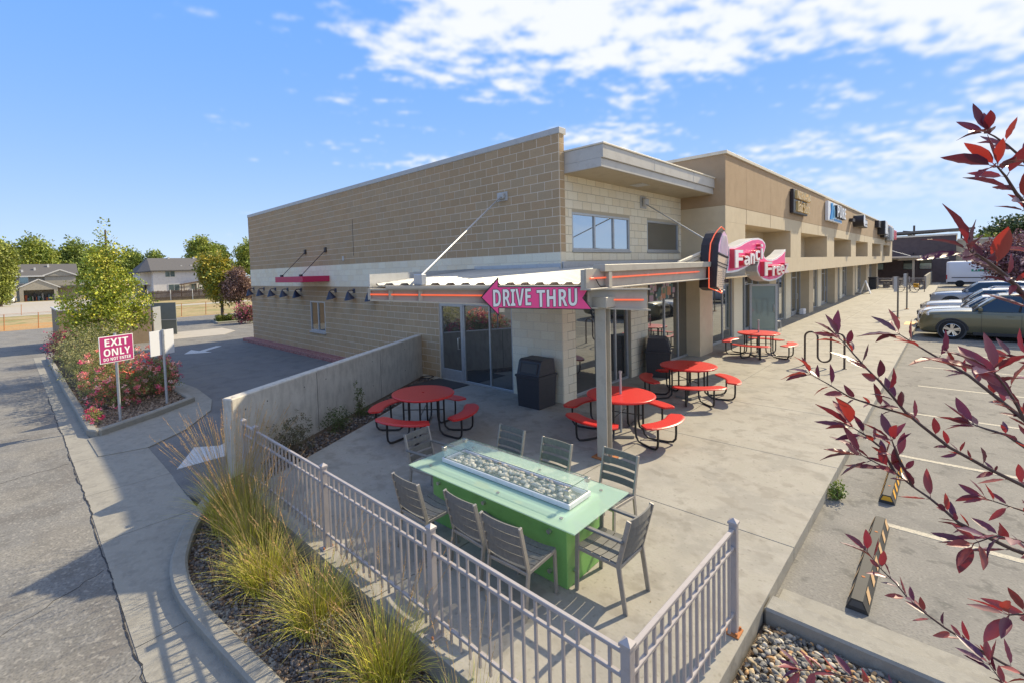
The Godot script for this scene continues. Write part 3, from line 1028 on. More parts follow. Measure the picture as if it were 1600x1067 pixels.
func strip_building() -> void:
	var b := thing("retail_building", "long tan and brown stucco shop row with square openings over the walkway", "building")
	var zf := 1.28
	var x0 := 6.9
	var x1 := 62.3
	# upper storey: brown parapet over a tan band pierced by deep openings
	bx(V(x0, 4.86, -14), V(x1, 6.42, zf), "parapet_wall", M.stucco_brown, b, 0.01)
	bx(V(x0 - 0.03, 6.42, -14), V(x1 + 0.03, 6.52, zf + 0.05), "parapet_cap", M.tan_cap, b, 0.008)
	bx(V(x0, 4.36, -14), V(x1, 4.857, zf - 0.004), "upper_band", M.stucco_tan, b)
	bx(V(x0, 2.60, -14), V(x1, 3.24, zf - 0.004), "lower_band", M.stucco_tan, b)
	bx(V(x0, 3.242, -14), V(x1, 4.358, 0.25), "recess_wall", M.stucco_tan, b)
	var edges := [x0, 8.88, 15.2, 17.14, 23.5, 25.7, 32.2, 34.4, 41.0, 43.9, 50.5, 52.9, 59.4, x1]
	for k in range(0, edges.size(), 2):
		bx(V(edges[k], 3.242, 0.25), V(edges[k + 1], 4.358, zf - 0.005), "pier", M.stucco_tan, b)
	for x in [9.0, 12.0, 17.2, 21.0, 25.8, 30.2, 34.5, 39.0]:
		bx(V(x, 4.37, zf - 0.005), V(x + 0.012, 6.41, zf + 0.0015), "reveal", M.stucco_brown, b)
	# ground floor: columns, block piers, glass
	bx(V(x0 + 0.4, -0.1, -14), V(x1 - 0.2, 2.6, -0.30), "inner_wall", M.shade_grey, b)
	var k := 0
	while 7.5 + k * 8.5 < 61:
		var c := 7.5 + k * 8.5
		bx(V(c, -0.1, -0.3), V(c + 1.18, 2.6, 0.3), "column", M.stucco_tan, b, 0.008)
		if c + 8.5 < 62:
			bx(V(c + 4.7, -0.1, -0.3), V(c + 5.8, 2.6, -0.05), "block_pier", M.beige_block_0, b, 0.006)
			glazing(b, V(c + 1.18, 0, -0.15), V(1, 0, 0), V(0, 0, 1), 3.52, 2.6, [1.25, 1.15, 1.12], M.store_glass, 0.07)
			var dw := glazing(b, V(c + 5.8, 0, -0.15), V(1, 0, 0), V(0, 0, 1), 2.7, 2.6, [0.55, 1.15, 1.0], M.store_glass, 0.07)
			bx(V(0.55, 2.1, -0.05), V(1.7, 2.16, 0.035), "transom", M.window_frame, dw, 0.004)
			bx(V(0.6, 0.0, 0.0), V(1.65, 0.24, 0.034), "kick_plate", M.window_frame, dw, 0.004)
			pipe([V(1.58, 0.9, 0.03), V(1.58, 0.9, 0.1), V(1.58, 1.2, 0.1), V(1.58, 1.2, 0.03)], 0.014, "handle", M.steel, dw, 6)
		k += 1
	# leaf of the first shop door standing open on the walkway
	var leaf := glazing(b, V(14.45, 0.02, -0.1), V(0.35, 0, 0.94).normalized(), V(-0.94, 0, 0.35).normalized(), 1.05, 2.1, [1.05], M.far_glass, 0.09, "open_door")
	pipe([V(0.9, 0.9, 0.03), V(0.9, 0.9, 0.09), V(0.9, 1.2, 0.09), V(0.9, 1.2, 0.03)], 0.014, "handle", M.steel, leaf, 6)


# ---------- patio roof ----------

const POST := Vector3(-2.16, 0, 2.27)
const TIP := Vector3(-5.0, 0, -0.05)


func along(s: float, y: float, off := 0.0) -> Vector3:
	# a point over the patio roof's front edge, s metres from the post, off metres out from it
	var d := (POST - TIP).normalized()
	return POST + d * s + V(-d.z, 0, d.x) * off + Vector3.UP * y


func canopy() -> void:
	var c := thing("patio_canopy", "grey-tan steel patio roof on one post, corrugated deck and orange tube lights", "canopy")
	# post: two flanges and a web on a rusty plate
	var post := Node3D.new()
	post.name = "post"
	c.add_child(post)
	bx(V(-2.24, 0.02, 2.18), V(-2.225, 2.45, 2.36), "flange", M.beam_paint, post)
	bx(V(-2.095, 0.02, 2.18), V(-2.08, 2.45, 2.36), "flange", M.beam_paint, post)
	bx(V(-2.225, 0.02, 2.255), V(-2.095, 2.45, 2.285), "web", M.beam_paint, post)
	bx(V(-2.30, 0.0, 2.10), V(-2.02, 0.022, 2.44), "base_plate", M.rust, post, 0.004)
	bx(V(-2.31, 2.45, 2.12), V(-2.01, 2.62, 2.42), "cap", M.beam_paint, post, 0.008)
	# front edge beam, from the tip through the post
	var d := (POST - TIP).normalized()
	var face := Basis(d, Vector3.UP, V(-d.z, 0, d.x))
	var fb := Node3D.new()
	fb.name = "edge_beam"
	c.add_child(fb)
	var mb := MB.new()
	mb.T = Transform3D(face, POST)
	mb.prism(PackedVector2Array([Vector2(-3.64, 2.70), Vector2(0.74, 2.39), Vector2(0.74, 2.72), Vector2(-3.64, 2.86)]), -0.012, 0.012)
	part(mb, "web", M.beam_paint, fb)
	for q in [[2.86, 2.72], [2.70, 2.385]]:
		var fl := MB.new()
		fl.T = mb.T
		fl.prism(PackedVector2Array([Vector2(-3.66, q[0] - 0.012), Vector2(0.76, q[1] - 0.012), Vector2(0.76, q[1] + 0.012), Vector2(-3.66, q[0] + 0.012)]), -0.09, 0.09)
		part(fl, "flange", M.beam_paint, fb)
	for s in [-3.35, -2.9, -0.25]:
		bar(along(s, 2.66 - s * 0.03 - 0.12, 0.05), along(s, 2.70 - s * 0.045, 0.05), 0.02, 0.075, "stiffener", M.beam_paint, fb)
	var gutter := MB.new()
	gutter.beam(along(-3.42, 2.885, 0.07), along(-0.3, 2.79, 0.07), 0.10, 0.05, Vector3.UP, 0.006)
	part(gutter, "gutter", M.beam_paint, fb)
	# cross beam towards the shops
	var rb := Node3D.new()
	rb.name = "cross_beam"
	c.add_child(rb)
	bx(V(-2.65, 2.77, 2.255), V(5.25, 3.07, 2.28), "web", M.beam_paint, rb)
	bx(V(-2.66, 2.745, 2.17), V(5.27, 2.77, 2.365), "flange", M.beam_paint, rb, 0.004)
	bx(V(-2.25, 3.02, 2.16), V(5.27, 3.135, 2.375), "flange", M.beam_paint, rb, 0.006)
	bx(V(-2.66, 2.77, 2.19), V(-2.635, 3.06, 2.255), "end_plate", M.beam_paint, rb)
	bx(V(-2.12, 2.77, 2.28), V(-2.02, 3.02, 2.37), "stiffener", M.beam_paint, rb, 0.004)
	# lit tubes on the beams
	pipe([along(-3.66, 2.785, 0.05), along(-1.3, 2.68, 0.05)], 0.013, "tube_light", M.neon_orange, c)
	pipe([V(-2.58, 2.925, 2.31), V(1.85, 2.925, 2.31)], 0.014, "tube_light", M.neon_orange, c)
	pipe([along(0.1, 2.57, 0.05), along(0.66, 2.55, 0.05)], 0.014, "tube_light", M.neon_orange, c)
	for x in [-1.9, -0.6, 0.7, 1.7]:
		bx(V(x, 2.905, 2.28), V(x + 0.03, 2.945, 2.30), "tube_clip", M.sign_white, c)
	pipe([V(-2.4, 2.91, 2.3), V(-2.36, 2.83, 2.32), V(-2.3, 2.79, 2.32), V(-2.15, 2.79, 2.32)], 0.008, "cable", M.sign_dark, c, 5)
	# corrugated deck, ribs along the shop fronts, falling away from the walls
	var y := func(x: float, z: float) -> float: return 3.09 - 0.085 * maxf(0.0, z) - 0.036 * maxf(0.0, -x)
	var deck := MB.new()
	var z := -2.70
	var pitch := 0.15
	while z < 2.16:
		var prof := [[0.0, 0.0], [0.05, 0.0], [0.07, 0.032], [0.13, 0.032], [0.15, 0.0]]
		for k in 4:
			var za: float = minf(z + prof[k][0], 2.2)
			var zb: float = minf(z + prof[k + 1][0], 2.2)
			var ends := []
			for zz in [za, zb]:
				var xl: float = -4.93 * (zz + 2.70) / 2.65 if zz < -0.05 else -4.93 + (zz + 0.05) * 1.224
				ends.append([xl, 0.0 if zz < 0.0 else 6.85])
			var ha: float = prof[k][1]
			var hb: float = prof[k + 1][1]
			for part_x in [[0.0, 0.5], [0.5, 1.0]]:
				var xa0: float = lerpf(ends[0][0], ends[0][1], part_x[0])
				var xa1: float = lerpf(ends[0][0], ends[0][1], part_x[1])
				var xb0: float = lerpf(ends[1][0], ends[1][1], part_x[0])
				var xb1: float = lerpf(ends[1][0], ends[1][1], part_x[1])
				for lift in [0.0, -0.004]:
					var a := V(xa0, y.call(xa0, za) + ha + lift, za)
					var b := V(xa1, y.call(xa1, za) + ha + lift, za)
					var e := V(xb1, y.call(xb1, zb) + hb + lift, zb)
					var f := V(xb0, y.call(xb0, zb) + hb + lift, zb)
					if lift == 0.0:
						deck.quad(a, f, e, b)
					else:
						deck.quad(a, b, e, f)
		z += pitch
	part(deck, "deck", M.deck_metal, c)
	# upstand on the street edge and flashings on the walls
	bar(V(-5.0, 2.99, -0.06), V(-0.0, 3.04, -2.74), 0.014, 0.20, "upstand", M.galvanised, c)
	bar(V(-5.03, 2.79, -0.03), V(-0.0, 2.90, -2.72), 0.05, 0.17, "side_beam", M.beam_paint, c)
	bx(V(-0.05, 3.06, -2.72), V(-0.012, 3.20, 0.02), "flashing", M.galvanised, c, 0.003)
	bx(V(0.02, 3.08, 0.012), V(6.88, 3.24, 0.05), "flashing", M.galvanised, c, 0.003)
	# tie rods
	var r1 := pipe([V(-0.06, 4.92, -1.68), along(-2.9, 3.03)], 0.017, "tie_rod", M.galvanised, c)
	bx(V(-0.03, 4.80, -1.86), V(-0.009, 5.02, -1.52), "wall_plate", M.cap_metal, r1, 0.004)
	bx(V(-0.12, 4.84, -1.79), V(-0.03, 4.99, -1.59), "clevis", M.cap_metal, r1, 0.02)
	var ft := bx(V(-0.05, -0.09, -0.10), V(0.05, 0.08, 0.10), "clevis", M.galvanised, r1, 0.01)
	ft.position = along(-2.9, 2.99)
	var r2 := pipe([V(4.2, 4.87, -0.02), V(2.72, 3.62, 2.2)], 0.017, "tie_rod", M.galvanised, c)
	bx(V(3.99, 4.72, -0.05), V(4.37, 5.06, -0.03), "wall_plate", M.cap_metal, r2, 0.004)
	bx(V(4.07, 4.78, -0.03), V(4.32, 5.0, 0.08), "clevis", M.cap_metal, r2, 0.03)
	for q in [[1.52, 3.13, 3.4, 3.53], [1.9, 3.13, 3.4, 3.36]]:
		bar(V(q[0], q[1], 2.0), V(q[2], q[3], 2.2), 0.06, 0.06, "sign_brace", M.tan_cap, c, 0.006)


func screen_wall() -> void:
	var w := thing("screen_wall", "grey cast concrete wall between drive-thru lane and patio", "wall")
	var a := V(-0.02, 0, -5.24)
	var b := V(-6.58, 0, -1.86)
	var d := (b - a).normalized()
	var mb := MB.new()
	mb.beam(V(a.x, 0.495, a.z), V(b.x, 0.495, b.z), 0.2, 1.39, Vector3.UP, 0.018)
	part(mb, "wall_panel", M.wall_concrete, w)
	var n := V(-d.z, 0, d.x)
	if n.z < 0:
		n = -n
	for s in [1.2, 3.0, 4.9, 5.6, 6.6, 7.1]:
		for yy in [0.35, 0.95]:
			var p: Vector3 = a + d * s + n * 0.1
			var mbh := MB.new()
			mbh.T = Transform3D(Basis(Vector3.UP.cross(n), Vector3.UP, n) * Basis(Vector3.RIGHT, PI / 2), p + Vector3.UP * yy)
			mbh.lathe([Vector2(0.0, -0.004), Vector2(0.015, -0.004), Vector2(0.015, 0.002), Vector2(0.0, 0.002)], 8)
			part(mbh, "tie_hole", M.shade_grey, w)  # raised disc, coloured dark for the shade in a hole
	for s in [2.6, 5.2]:
		var j: Vector3 = a + d * s + n * 0.1005
		bar(j + Vector3.UP * -0.05, j + Vector3.UP * 1.15, 0.012, 0.003, "joint", M.shade_grey, w, 0.0, n)


# ---------- trees ----------

func leaf_clump(count: int, size: float, spread: float, sd: int) -> Mesh:
	var key := "clump %d %f %f %d" % [count, size, spread, sd]
	if not cache.has(key):
		var r := RandomNumberGenerator.new()
		r.seed = sd
		var mb := MB.new()
		mb.tint = true
		for k in count:
			var dir := V(r.randfn(), r.randfn(), r.randfn()).normalized()
			var p := dir * spread * sqrt(r.randf())
			var f := (dir + V(r.randfn(), r.randfn() * 0.6 - 0.3, r.randfn()) * 0.5).normalized()
			var s := f.cross(V(r.randfn(), r.randfn() + 1.5, r.randfn())).normalized()
			var up := s.cross(f)
			var l := size * r.randf_range(0.7, 1.25)
			var w := l * r.randf_range(0.28, 0.4)
			var br := r.randf_range(0.75, 1.2)
			mb.col = Color(br, br, br)
			var tip := p + f * l - up * l * 0.12
			mb.tri(p, p + f * l * 0.45 + s * w + up * l * 0.06, tip)
			mb.tri(p, tip, p + f * l * 0.45 - s * w + up * l * 0.06)
		cache[key] = mb.mesh()
	return cache[key]


func foliage(parent: Node3D, called: String, lobes: Array, amount: int, mesh: Mesh, cols: Array, sd: int, m: Material, hollow := 0.42, jitter := 0.35) -> MeshInstance3D:
	# leaf clumps through the volume of several lobes [centre, radii], thicker towards the outside, thinned by noise
	var r := RandomNumberGenerator.new()
	r.seed = sd
	var nz := FastNoiseLite.new()
	nz.seed = sd
	nz.frequency = 1.0
	var vol := 0.0
	for l in lobes:
		vol += l[1].x * l[1].y * l[1].z
	var src := mesh.surface_get_arrays(0)
	var sv: PackedVector3Array = src[Mesh.ARRAY_VERTEX]
	var sn: PackedVector3Array = src[Mesh.ARRAY_NORMAL]
	var fill := PackedColorArray()
	fill.resize(sv.size())
	var v := PackedVector3Array()
	var n := PackedVector3Array()
	var tint := PackedColorArray()
	for l in lobes:
		var share := int(amount * l[1].x * l[1].y * l[1].z / vol)
		for k in share:
			var dir := V(r.randfn(), r.randfn(), r.randfn()).normalized()
			var rad := pow(r.randf(), hollow)
			var lump := 1.0 + nz.get_noise_3dv(dir * 2.2 + l[0]) * 0.7
			var p: Vector3 = l[0] + dir * l[1] * rad * lump
			if nz.get_noise_3dv(p * 2.0 / maxf(0.3, l[1].x)) < -0.22:
				continue
			var b := Basis.from_euler(V(r.randf() * TAU, r.randf() * TAU, r.randf() * TAU))
			n.append_array(Transform3D(b, Vector3.ZERO) * sn)
			v.append_array(Transform3D(b.scaled(Vector3.ONE * r.randf_range(0.7, 1.3)), p) * sv)
			var c: Color = cols[r.randi() % cols.size()]
			var g := r.randf_range(1.0 - jitter, 1.0 + jitter)
			fill.fill(Color(c.r * g, c.g * g, c.b * g))
			tint.append_array(fill)
	var arr := []
	arr.resize(Mesh.ARRAY_MAX)
	arr[Mesh.ARRAY_VERTEX] = v
	arr[Mesh.ARRAY_NORMAL] = n
	arr[Mesh.ARRAY_COLOR] = tint
	var am := ArrayMesh.new()
	am.add_surface_from_arrays(Mesh.PRIMITIVE_TRIANGLES, arr)
	return node(am, called, m, parent)


func trunk(parent: Node3D, h: float, r0: float, limbs: Array, lean := Vector3.ZERO) -> void:
	var mb := MB.new()
	mb.tube([V(0, -0.1, 0), V(0, h * 0.25, 0) + lean * 0.2, V(0, h * 0.6, 0) + lean * 0.6, V(0, h, 0) + lean], r0, 8, r0 * 0.35)
	for l in limbs:
		var a: Vector3 = V(0, h * l[0], 0) + lean * l[0]
		mb.tube([a, a.lerp(l[1], 0.5) + V(0, 0.15, 0) * h * 0.1, l[1]], r0 * 0.42, 6, r0 * 0.12)
	part(mb, "trunk", M.bark, parent)


func far_tree(called: String, label: String, at: Vector3, h: float, w: float, cols: Array, sd: int, amount := 2600, leaf := 0.42, group := "", lobes_n := 7, low := 0.25) -> Node3D:
	var t := thing(called, label, "tree", at, 0.0, group)
	var r := RandomNumberGenerator.new()
	r.seed = sd
	var lobes := [[V(0, h * (0.5 + low * 0.5), 0), V(w * 0.36, h * (0.5 - low * 0.5), w * 0.36)]]
	for k in lobes_n:
		var a := TAU * k / lobes_n + r.randf() * 0.7
		var hh := r.randf_range(low + 0.1, 0.86)
		var reach := w * 0.5 * (1.0 - absf(hh - 0.45) * 0.9)
		lobes.append([V(cos(a) * reach * 0.62, h * hh, sin(a) * reach * 0.62), V(w * 0.22, h * 0.16, w * 0.22) * r.randf_range(0.8, 1.3)])
	var limbs := []
	for k in 4:
		limbs.append([0.45 + 0.1 * k, lobes[1 + k % lobes_n][0]])
	trunk(t, h * 0.75, h * 0.028, limbs)
	foliage(t, "crown", lobes, amount, leaf_clump(9, leaf, leaf * 1.1, sd % 3), cols, sd, M.leaf_mat)
	return t


# ---------- background ----------

func background() -> void:
	var green := [lin(0.24, 0.30, 0.05), lin(0.30, 0.35, 0.06), lin(0.17, 0.24, 0.04), lin(0.35, 0.38, 0.07)]
	var deep := [lin(0.16, 0.225, 0.05), lin(0.21, 0.27, 0.055), lin(0.25, 0.31, 0.065)]
	var g := "round trees behind the houses"
	var spots := [[-11.0, -152.0, 13.5, 11.0, 1], [-3.5, -150.0, 15.0, 9.5, 0], [4.5, -154.0, 14.2, 10.0, 1], [9.5, -158.0, 12.5, 8.0, 0], [17.0, -160.0, 12.0, 7.0, 1], [22.5, -158.0, 11.6, 6.0, 1], [33.5, -152.0, 15.4, 10.0, 0], [39.5, -156.0, 13.8, 8.5, 1], [47.0, -150.0, 14.6, 9.0, 0], [-20.0, -155.0, 14.0, 10.0, 0]]
	var names := ["broad dark tree beyond the conical tree, behind the driveway", "tall bright round tree right behind the garage house's ridge", "dark round tree behind the gable end of the garage house", "bright round tree peeping over the island tree", "small dark tree between the two houses, nearer the garage house", "small dark tree just behind the hip of the white house", "large bright tree behind the white house's long ridge", "dark tree behind the chimney end of the white house", "bright round tree behind the golden maple", "bright tree far along the street beyond the driveway"]
	for k in spots.size():
		var s: Array = spots[k]
		far_tree("round_tree", names[k], V(s[0], -0.2, s[1]), s[2], s[3], deep if s[4] else green, 100 + k, 1900, 0.55, g)
	far_tree("spruce_tree", "yellow-green conical tree at the end of the grey driveway", V(-9.7, -0.2, -92), 9.0, 4.8, [lin(0.25, 0.28, 0.05), lin(0.19, 0.23, 0.05), lin(0.30, 0.33, 0.06)], 140, 2400, 0.34, "", 9, 0.05)
	far_tree("young_tree", "thin yellowing young tree in front of the white house", V(16.2, -0.2, -84), 6.0, 3.0, [lin(0.20, 0.19, 0.06), lin(0.13, 0.15, 0.04), lin(0.25, 0.2, 0.08)], 141, 900, 0.28, "", 6, 0.05)
	far_tree("maple_tree", "golden-green maple by the cross street beside the block wall", V(2.9, -0.1, -33.4), 5.0, 3.6, [lin(0.25, 0.27, 0.035), lin(0.37, 0.30, 0.025), lin(0.16, 0.20, 0.03), lin(0.45, 0.35, 0.025)], 142, 2600, 0.16, "", 8, 0.22)
	far_tree("purple_tree", "dusky purple-leaved tree in front of the golden maple", V(3.55, -0.1, -31.6), 4.0, 2.3, [lin(0.25, 0.15, 0.12), lin(0.33, 0.21, 0.16), lin(0.18, 0.10, 0.09)], 143, 1500, 0.13, "", 7, 0.36)
	var pk := thing("pink_bush", "bright pink flowering bush at the foot of the maple", "bush", V(3.0, -0.05, -28.6))
	foliage(pk, "foliage", [[V(0, 0.6, 0), V(0.7, 0.6, 0.7)]], 420, leaf_clump(8, 0.10, 0.12, 1), [lin(0.10, 0.13, 0.03), lin(0.16, 0.08, 0.07)], 5, M.leaf_mat)
	foliage(pk, "blossoms", [[V(0, 0.65, 0), V(0.75, 0.62, 0.75)]], 260, leaf_clump(6, 0.09, 0.08, 2), [lin(0.60, 0.10, 0.20), lin(0.68, 0.2, 0.3)], 6, M.petal_mat, 0.2)
	for q in [[2.1, -31.2], [2.7, -31.0], [3.6, -30.9]]:
		var lp := thing("low_plant", "low yellow-green mound plant on the verge under the maple", "plant", V(q[0], -0.04, q[1]), 0.0, "mound plants on the verge")
		foliage(lp, "foliage", [[V(0, 0.18, 0), V(0.36, 0.22, 0.36)]], 160, leaf_clump(8, 0.1, 0.1, 0), [lin(0.22, 0.24, 0.03), lin(0.12, 0.15, 0.03)], int(q[0] * 10), M.leaf_mat)
	garage_house()
	white_house()
	# board fence before the white house
	var bf := thing("board_fence", "weathered brown board fence in front of the white house", "fence")
	rng.seed = 31
	var x := 6.4
	while x < 24.0:
		var zz := -80.0 + (x - 6.4) * 0.35
		var hh := rng.randf_range(1.45, 1.6)
		bx(V(x, -0.2, zz), V(x + 0.135, hh - 0.2, zz + 0.03), "board", M.old_wood, bf)
		x += 0.152
	for k in 7:
		var px := 6.4 + k * 2.8
		bx(V(px, -0.2, -79.95 + (px - 6.4) * 0.35), V(px + 0.1, 1.45, -79.84 + (px - 6.4) * 0.35), "post", M.light_trim, bf)
	bar(V(6.4, 1.0, -79.93), V(24.0, 1.0, -73.77), 0.05, 0.12, "rail", M.old_wood, bf)
	bar(V(6.4, 0.2, -79.93), V(24.0, 0.2, -73.77), 0.05, 0.12, "rail", M.old_wood, bf)
	# wire fence round the field: rusty posts
	var wf := thing("wire_fence", "low field fence of leaning rusty posts and thin wire", "fence")
	for q in [[-12.0, -41.2], [-9.25, -40.9], [-7.44, -41.0], [-4.9, -41.3], [-2.0, -41.4], [1.95, -41.4], [3.9, -41.4], [6.6, -41.5], [9.5, -41.6], [-8.0, -62.0], [-4.9, -63.0], [-1.4, -63.0]]:
		pipe([V(q[0], -0.25, q[1]), V(q[0] + 0.05, 0.95, q[1])], 0.028, "post", M.rust, wf, 6)
	pipe([V(-12, 0.95, -41.2), V(9.5, 0.95, -41.6)], 0.008, "wire", M.rust, wf, 4)
	pipe([V(-12, 0.5, -41.2), V(9.5, 0.5, -41.6)], 0.008, "wire", M.rust, wf, 4)
	# bin enclosure behind the island
	var en := thing("bin_enclosure", "brown stucco bin enclosure with grey metal gates standing open", "enclosure")
	var top := 1.74
	bx(V(-7.3, -0.2, -23.7), V(-3.6, top, -23.4), "front_wall", M.stucco_enclosure, en, 0.01)
	bx(V(-7.3, -0.2, -27.6), V(-7.0, top, -23.7), "side_wall", M.stucco_enclosure, en, 0.01)
	bx(V(-7.3, -0.2, -27.9), V(-3.6, top, -27.6), "back_wall", M.stucco_enclosure, en, 0.01)
	bx(V(-7.34, top, -23.74), V(-3.56, top + 0.07, -23.36), "cap", M.cap_metal, en, 0.01)
	bx(V(-7.34, top, -27.6), V(-6.96, top + 0.069, -23.74), "cap", M.cap_metal, en, 0.01)
	bx(V(-7.34, top, -27.94), V(-3.56, top + 0.068, -27.6), "cap", M.cap_metal, en, 0.01)
	bar(V(-3.45, 0.78, -23.75), V(-2.95, 0.78, -24.55), 0.05, 1.7, "gate", M.window_frame, en)
	var gt := bar(V(-3.2, 0.82, -26.6), V(-1.95, 0.82, -25.6), 0.05, 1.85, "gate", M.gate_metal, en)
	bar(V(-3.18, 0.75, -26.53), V(-1.93, 0.75, -25.53), 0.04, 0.05, "gate_bar", M.window_frame, gt)
	var du := thing("dumpster", "green lidded bin inside the brown enclosure", "dumpster", V(-5.0, -0.15, -25.6))
	bx(V(-1.0, 0.1, -0.8), V(1.0, 1.35, 0.8), "body", M.gate_metal, du, 0.03)
	bar(V(-1.02, 1.42, -0.4), V(1.02, 1.98, -0.4), 0.9, 0.05, "lid", mat("lid_green", lin(0.05, 0.38, 0.16), 0.5), du, 0.01)


func garage_house() -> void:
	var h := thing("garage_house", "taupe two-storey house with grey roof and an open double garage", "house", V(0, -0.2, -112))
	bx(V(-7.6, 0, -9), V(-0.5, 4.7, -4), "upper_wall", M.siding_taupe, h)
	bx(V(-7.4, 0, -4), V(3.5, 2.45, -2.5), "lower_wall", M.siding_taupe, h)
	var r := MB.new()
	r.T = Transform3D(Basis(V(0, 0, -1), Vector3.UP, Vector3.RIGHT), V(-8.0, 0, -3.4))
	r.prism(PackedVector2Array([Vector2(0.0, 4.55), Vector2(3.4, 7.0), Vector2(6.4, 4.55)]), 0.0, 9.5)
	var rf := part(r, "roof", M.roof_shingle, h)
	for q in [[-5.0, 6.0, -5.2], [-6.8, 5.6, -4.8], [-3.0, 6.6, -6.0]]:
		bx(V(q[0], q[1] - 0.5, q[2] - 0.15), V(q[0] + 0.3, q[1] + 0.3, q[2] + 0.15), "roof_vent", M.light_trim, rf)
	bx(V(-8.0, 4.5, -3.42), V(-3.6, 4.75, -3.3), "eave", M.light_trim, rf)
	# garage wing with its gable to the street
	var gw := MB.new()
	gw.prism(PackedVector2Array([Vector2(-7.3, 0), Vector2(-6.75, 0), Vector2(-6.75, 2.05), Vector2(-2.55, 2.05), Vector2(-2.55, 0), Vector2(-2.0, 0), Vector2(-2.0, 2.5), Vector2(-4.65, 3.85), Vector2(-7.3, 2.5)]), -0.2, 0.0)
	part(gw, "garage_front", M.siding_taupe, h)
	bx(V(-7.3, 0, -4), V(-7.1, 2.4, -0.2), "garage_side", M.siding_taupe, h)
	bx(V(-2.2, 0, -4), V(-2.0, 2.4, -0.2), "garage_side", M.siding_taupe, h)
	bx(V(-7.1, 0, -4), V(-2.2, 2.4, -3.95), "garage_back", M.sign_dark, h)
	for q in [[V(-7.7, 2.35, 0), V(-4.65, 3.95, 0)], [V(-1.6, 2.35, 0), V(-4.65, 3.95, 0)]]:
		bar(q[0] + V(0, 0.05, 0.06), q[1] + V(0, 0.05, 0.06), 0.1, 0.2, "gable_trim", M.light_trim, h)
		bar(q[0] + V(0, 0.1, -2.0), q[1] + V(0, 0.1, -2.0), 4.0, 0.12, "garage_roof", M.roof_shingle, h)
	bx(V(-8.3, 2.3, -2.6), V(-7.3, 2.9, -0.6), "porch_roof", M.roof_shingle, h)
	bx(V(-2.0, 2.3, -3.0), V(3.6, 2.7, -0.9), "porch_roof", M.roof_shingle, h)
	rng.seed = 3
	for k in 14:
		var c := mat("clutter_%d" % k, [lin(0.4, 0.1, 0.05), lin(0.1, 0.16, 0.2), lin(0.05, 0.12, 0.05), lin(0.35, 0.33, 0.3), lin(0.04, 0.04, 0.05)][k % 5], 0.7)
		var cx := -6.6 + k * 0.29
		bx(V(cx, 0, -2.5), V(cx + rng.randf_range(0.2, 0.45), rng.randf_range(0.4, 1.4), -1.2), "stored_box", c, h)
	for q in [[-7.05, 3.35, 1.1, 1.1], [-2.1, 4.0, 0.6, 0.6]]:
		var w := bx(V(q[0] - 0.1, q[1] - 0.1, -4.0), V(q[0] + q[2] + 0.1, q[1] + q[3] + 0.1, -3.94), "window_frame", M.light_trim, h)
		bx(V(q[0], q[1], -3.95), V(q[0] + q[2], q[1] + q[3], -3.92), "pane", M.far_glass, w)
	var g2 := MB.new()
	g2.prism(PackedVector2Array([Vector2(-3.6, 2.4), Vector2(-3.6, 4.7), Vector2(-1.3, 5.7), Vector2(1.0, 4.7), Vector2(1.0, 2.4)]), -4.0, -3.6)
	part(g2, "gable_wall", M.siding_taupe, h)
	bar(V(-3.9, 4.65, -3.5), V(-1.3, 5.8, -3.5), 0.15, 0.22, "gable_trim", M.light_trim, h)
	bar(V(1.3, 4.65, -3.5), V(-1.3, 5.8, -3.5), 0.15, 0.22, "gable_trim", M.light_trim, h)
	# car on the drive
	var c := car("parked_car", "white-silver car parked on the driveway of the garage house", "car", M.paint_white, V(-8.9, -0.2, -108.5), PI, {"L": 4.6, "W": 1.8, "H": 1.5})
	c.set_meta("group", "")


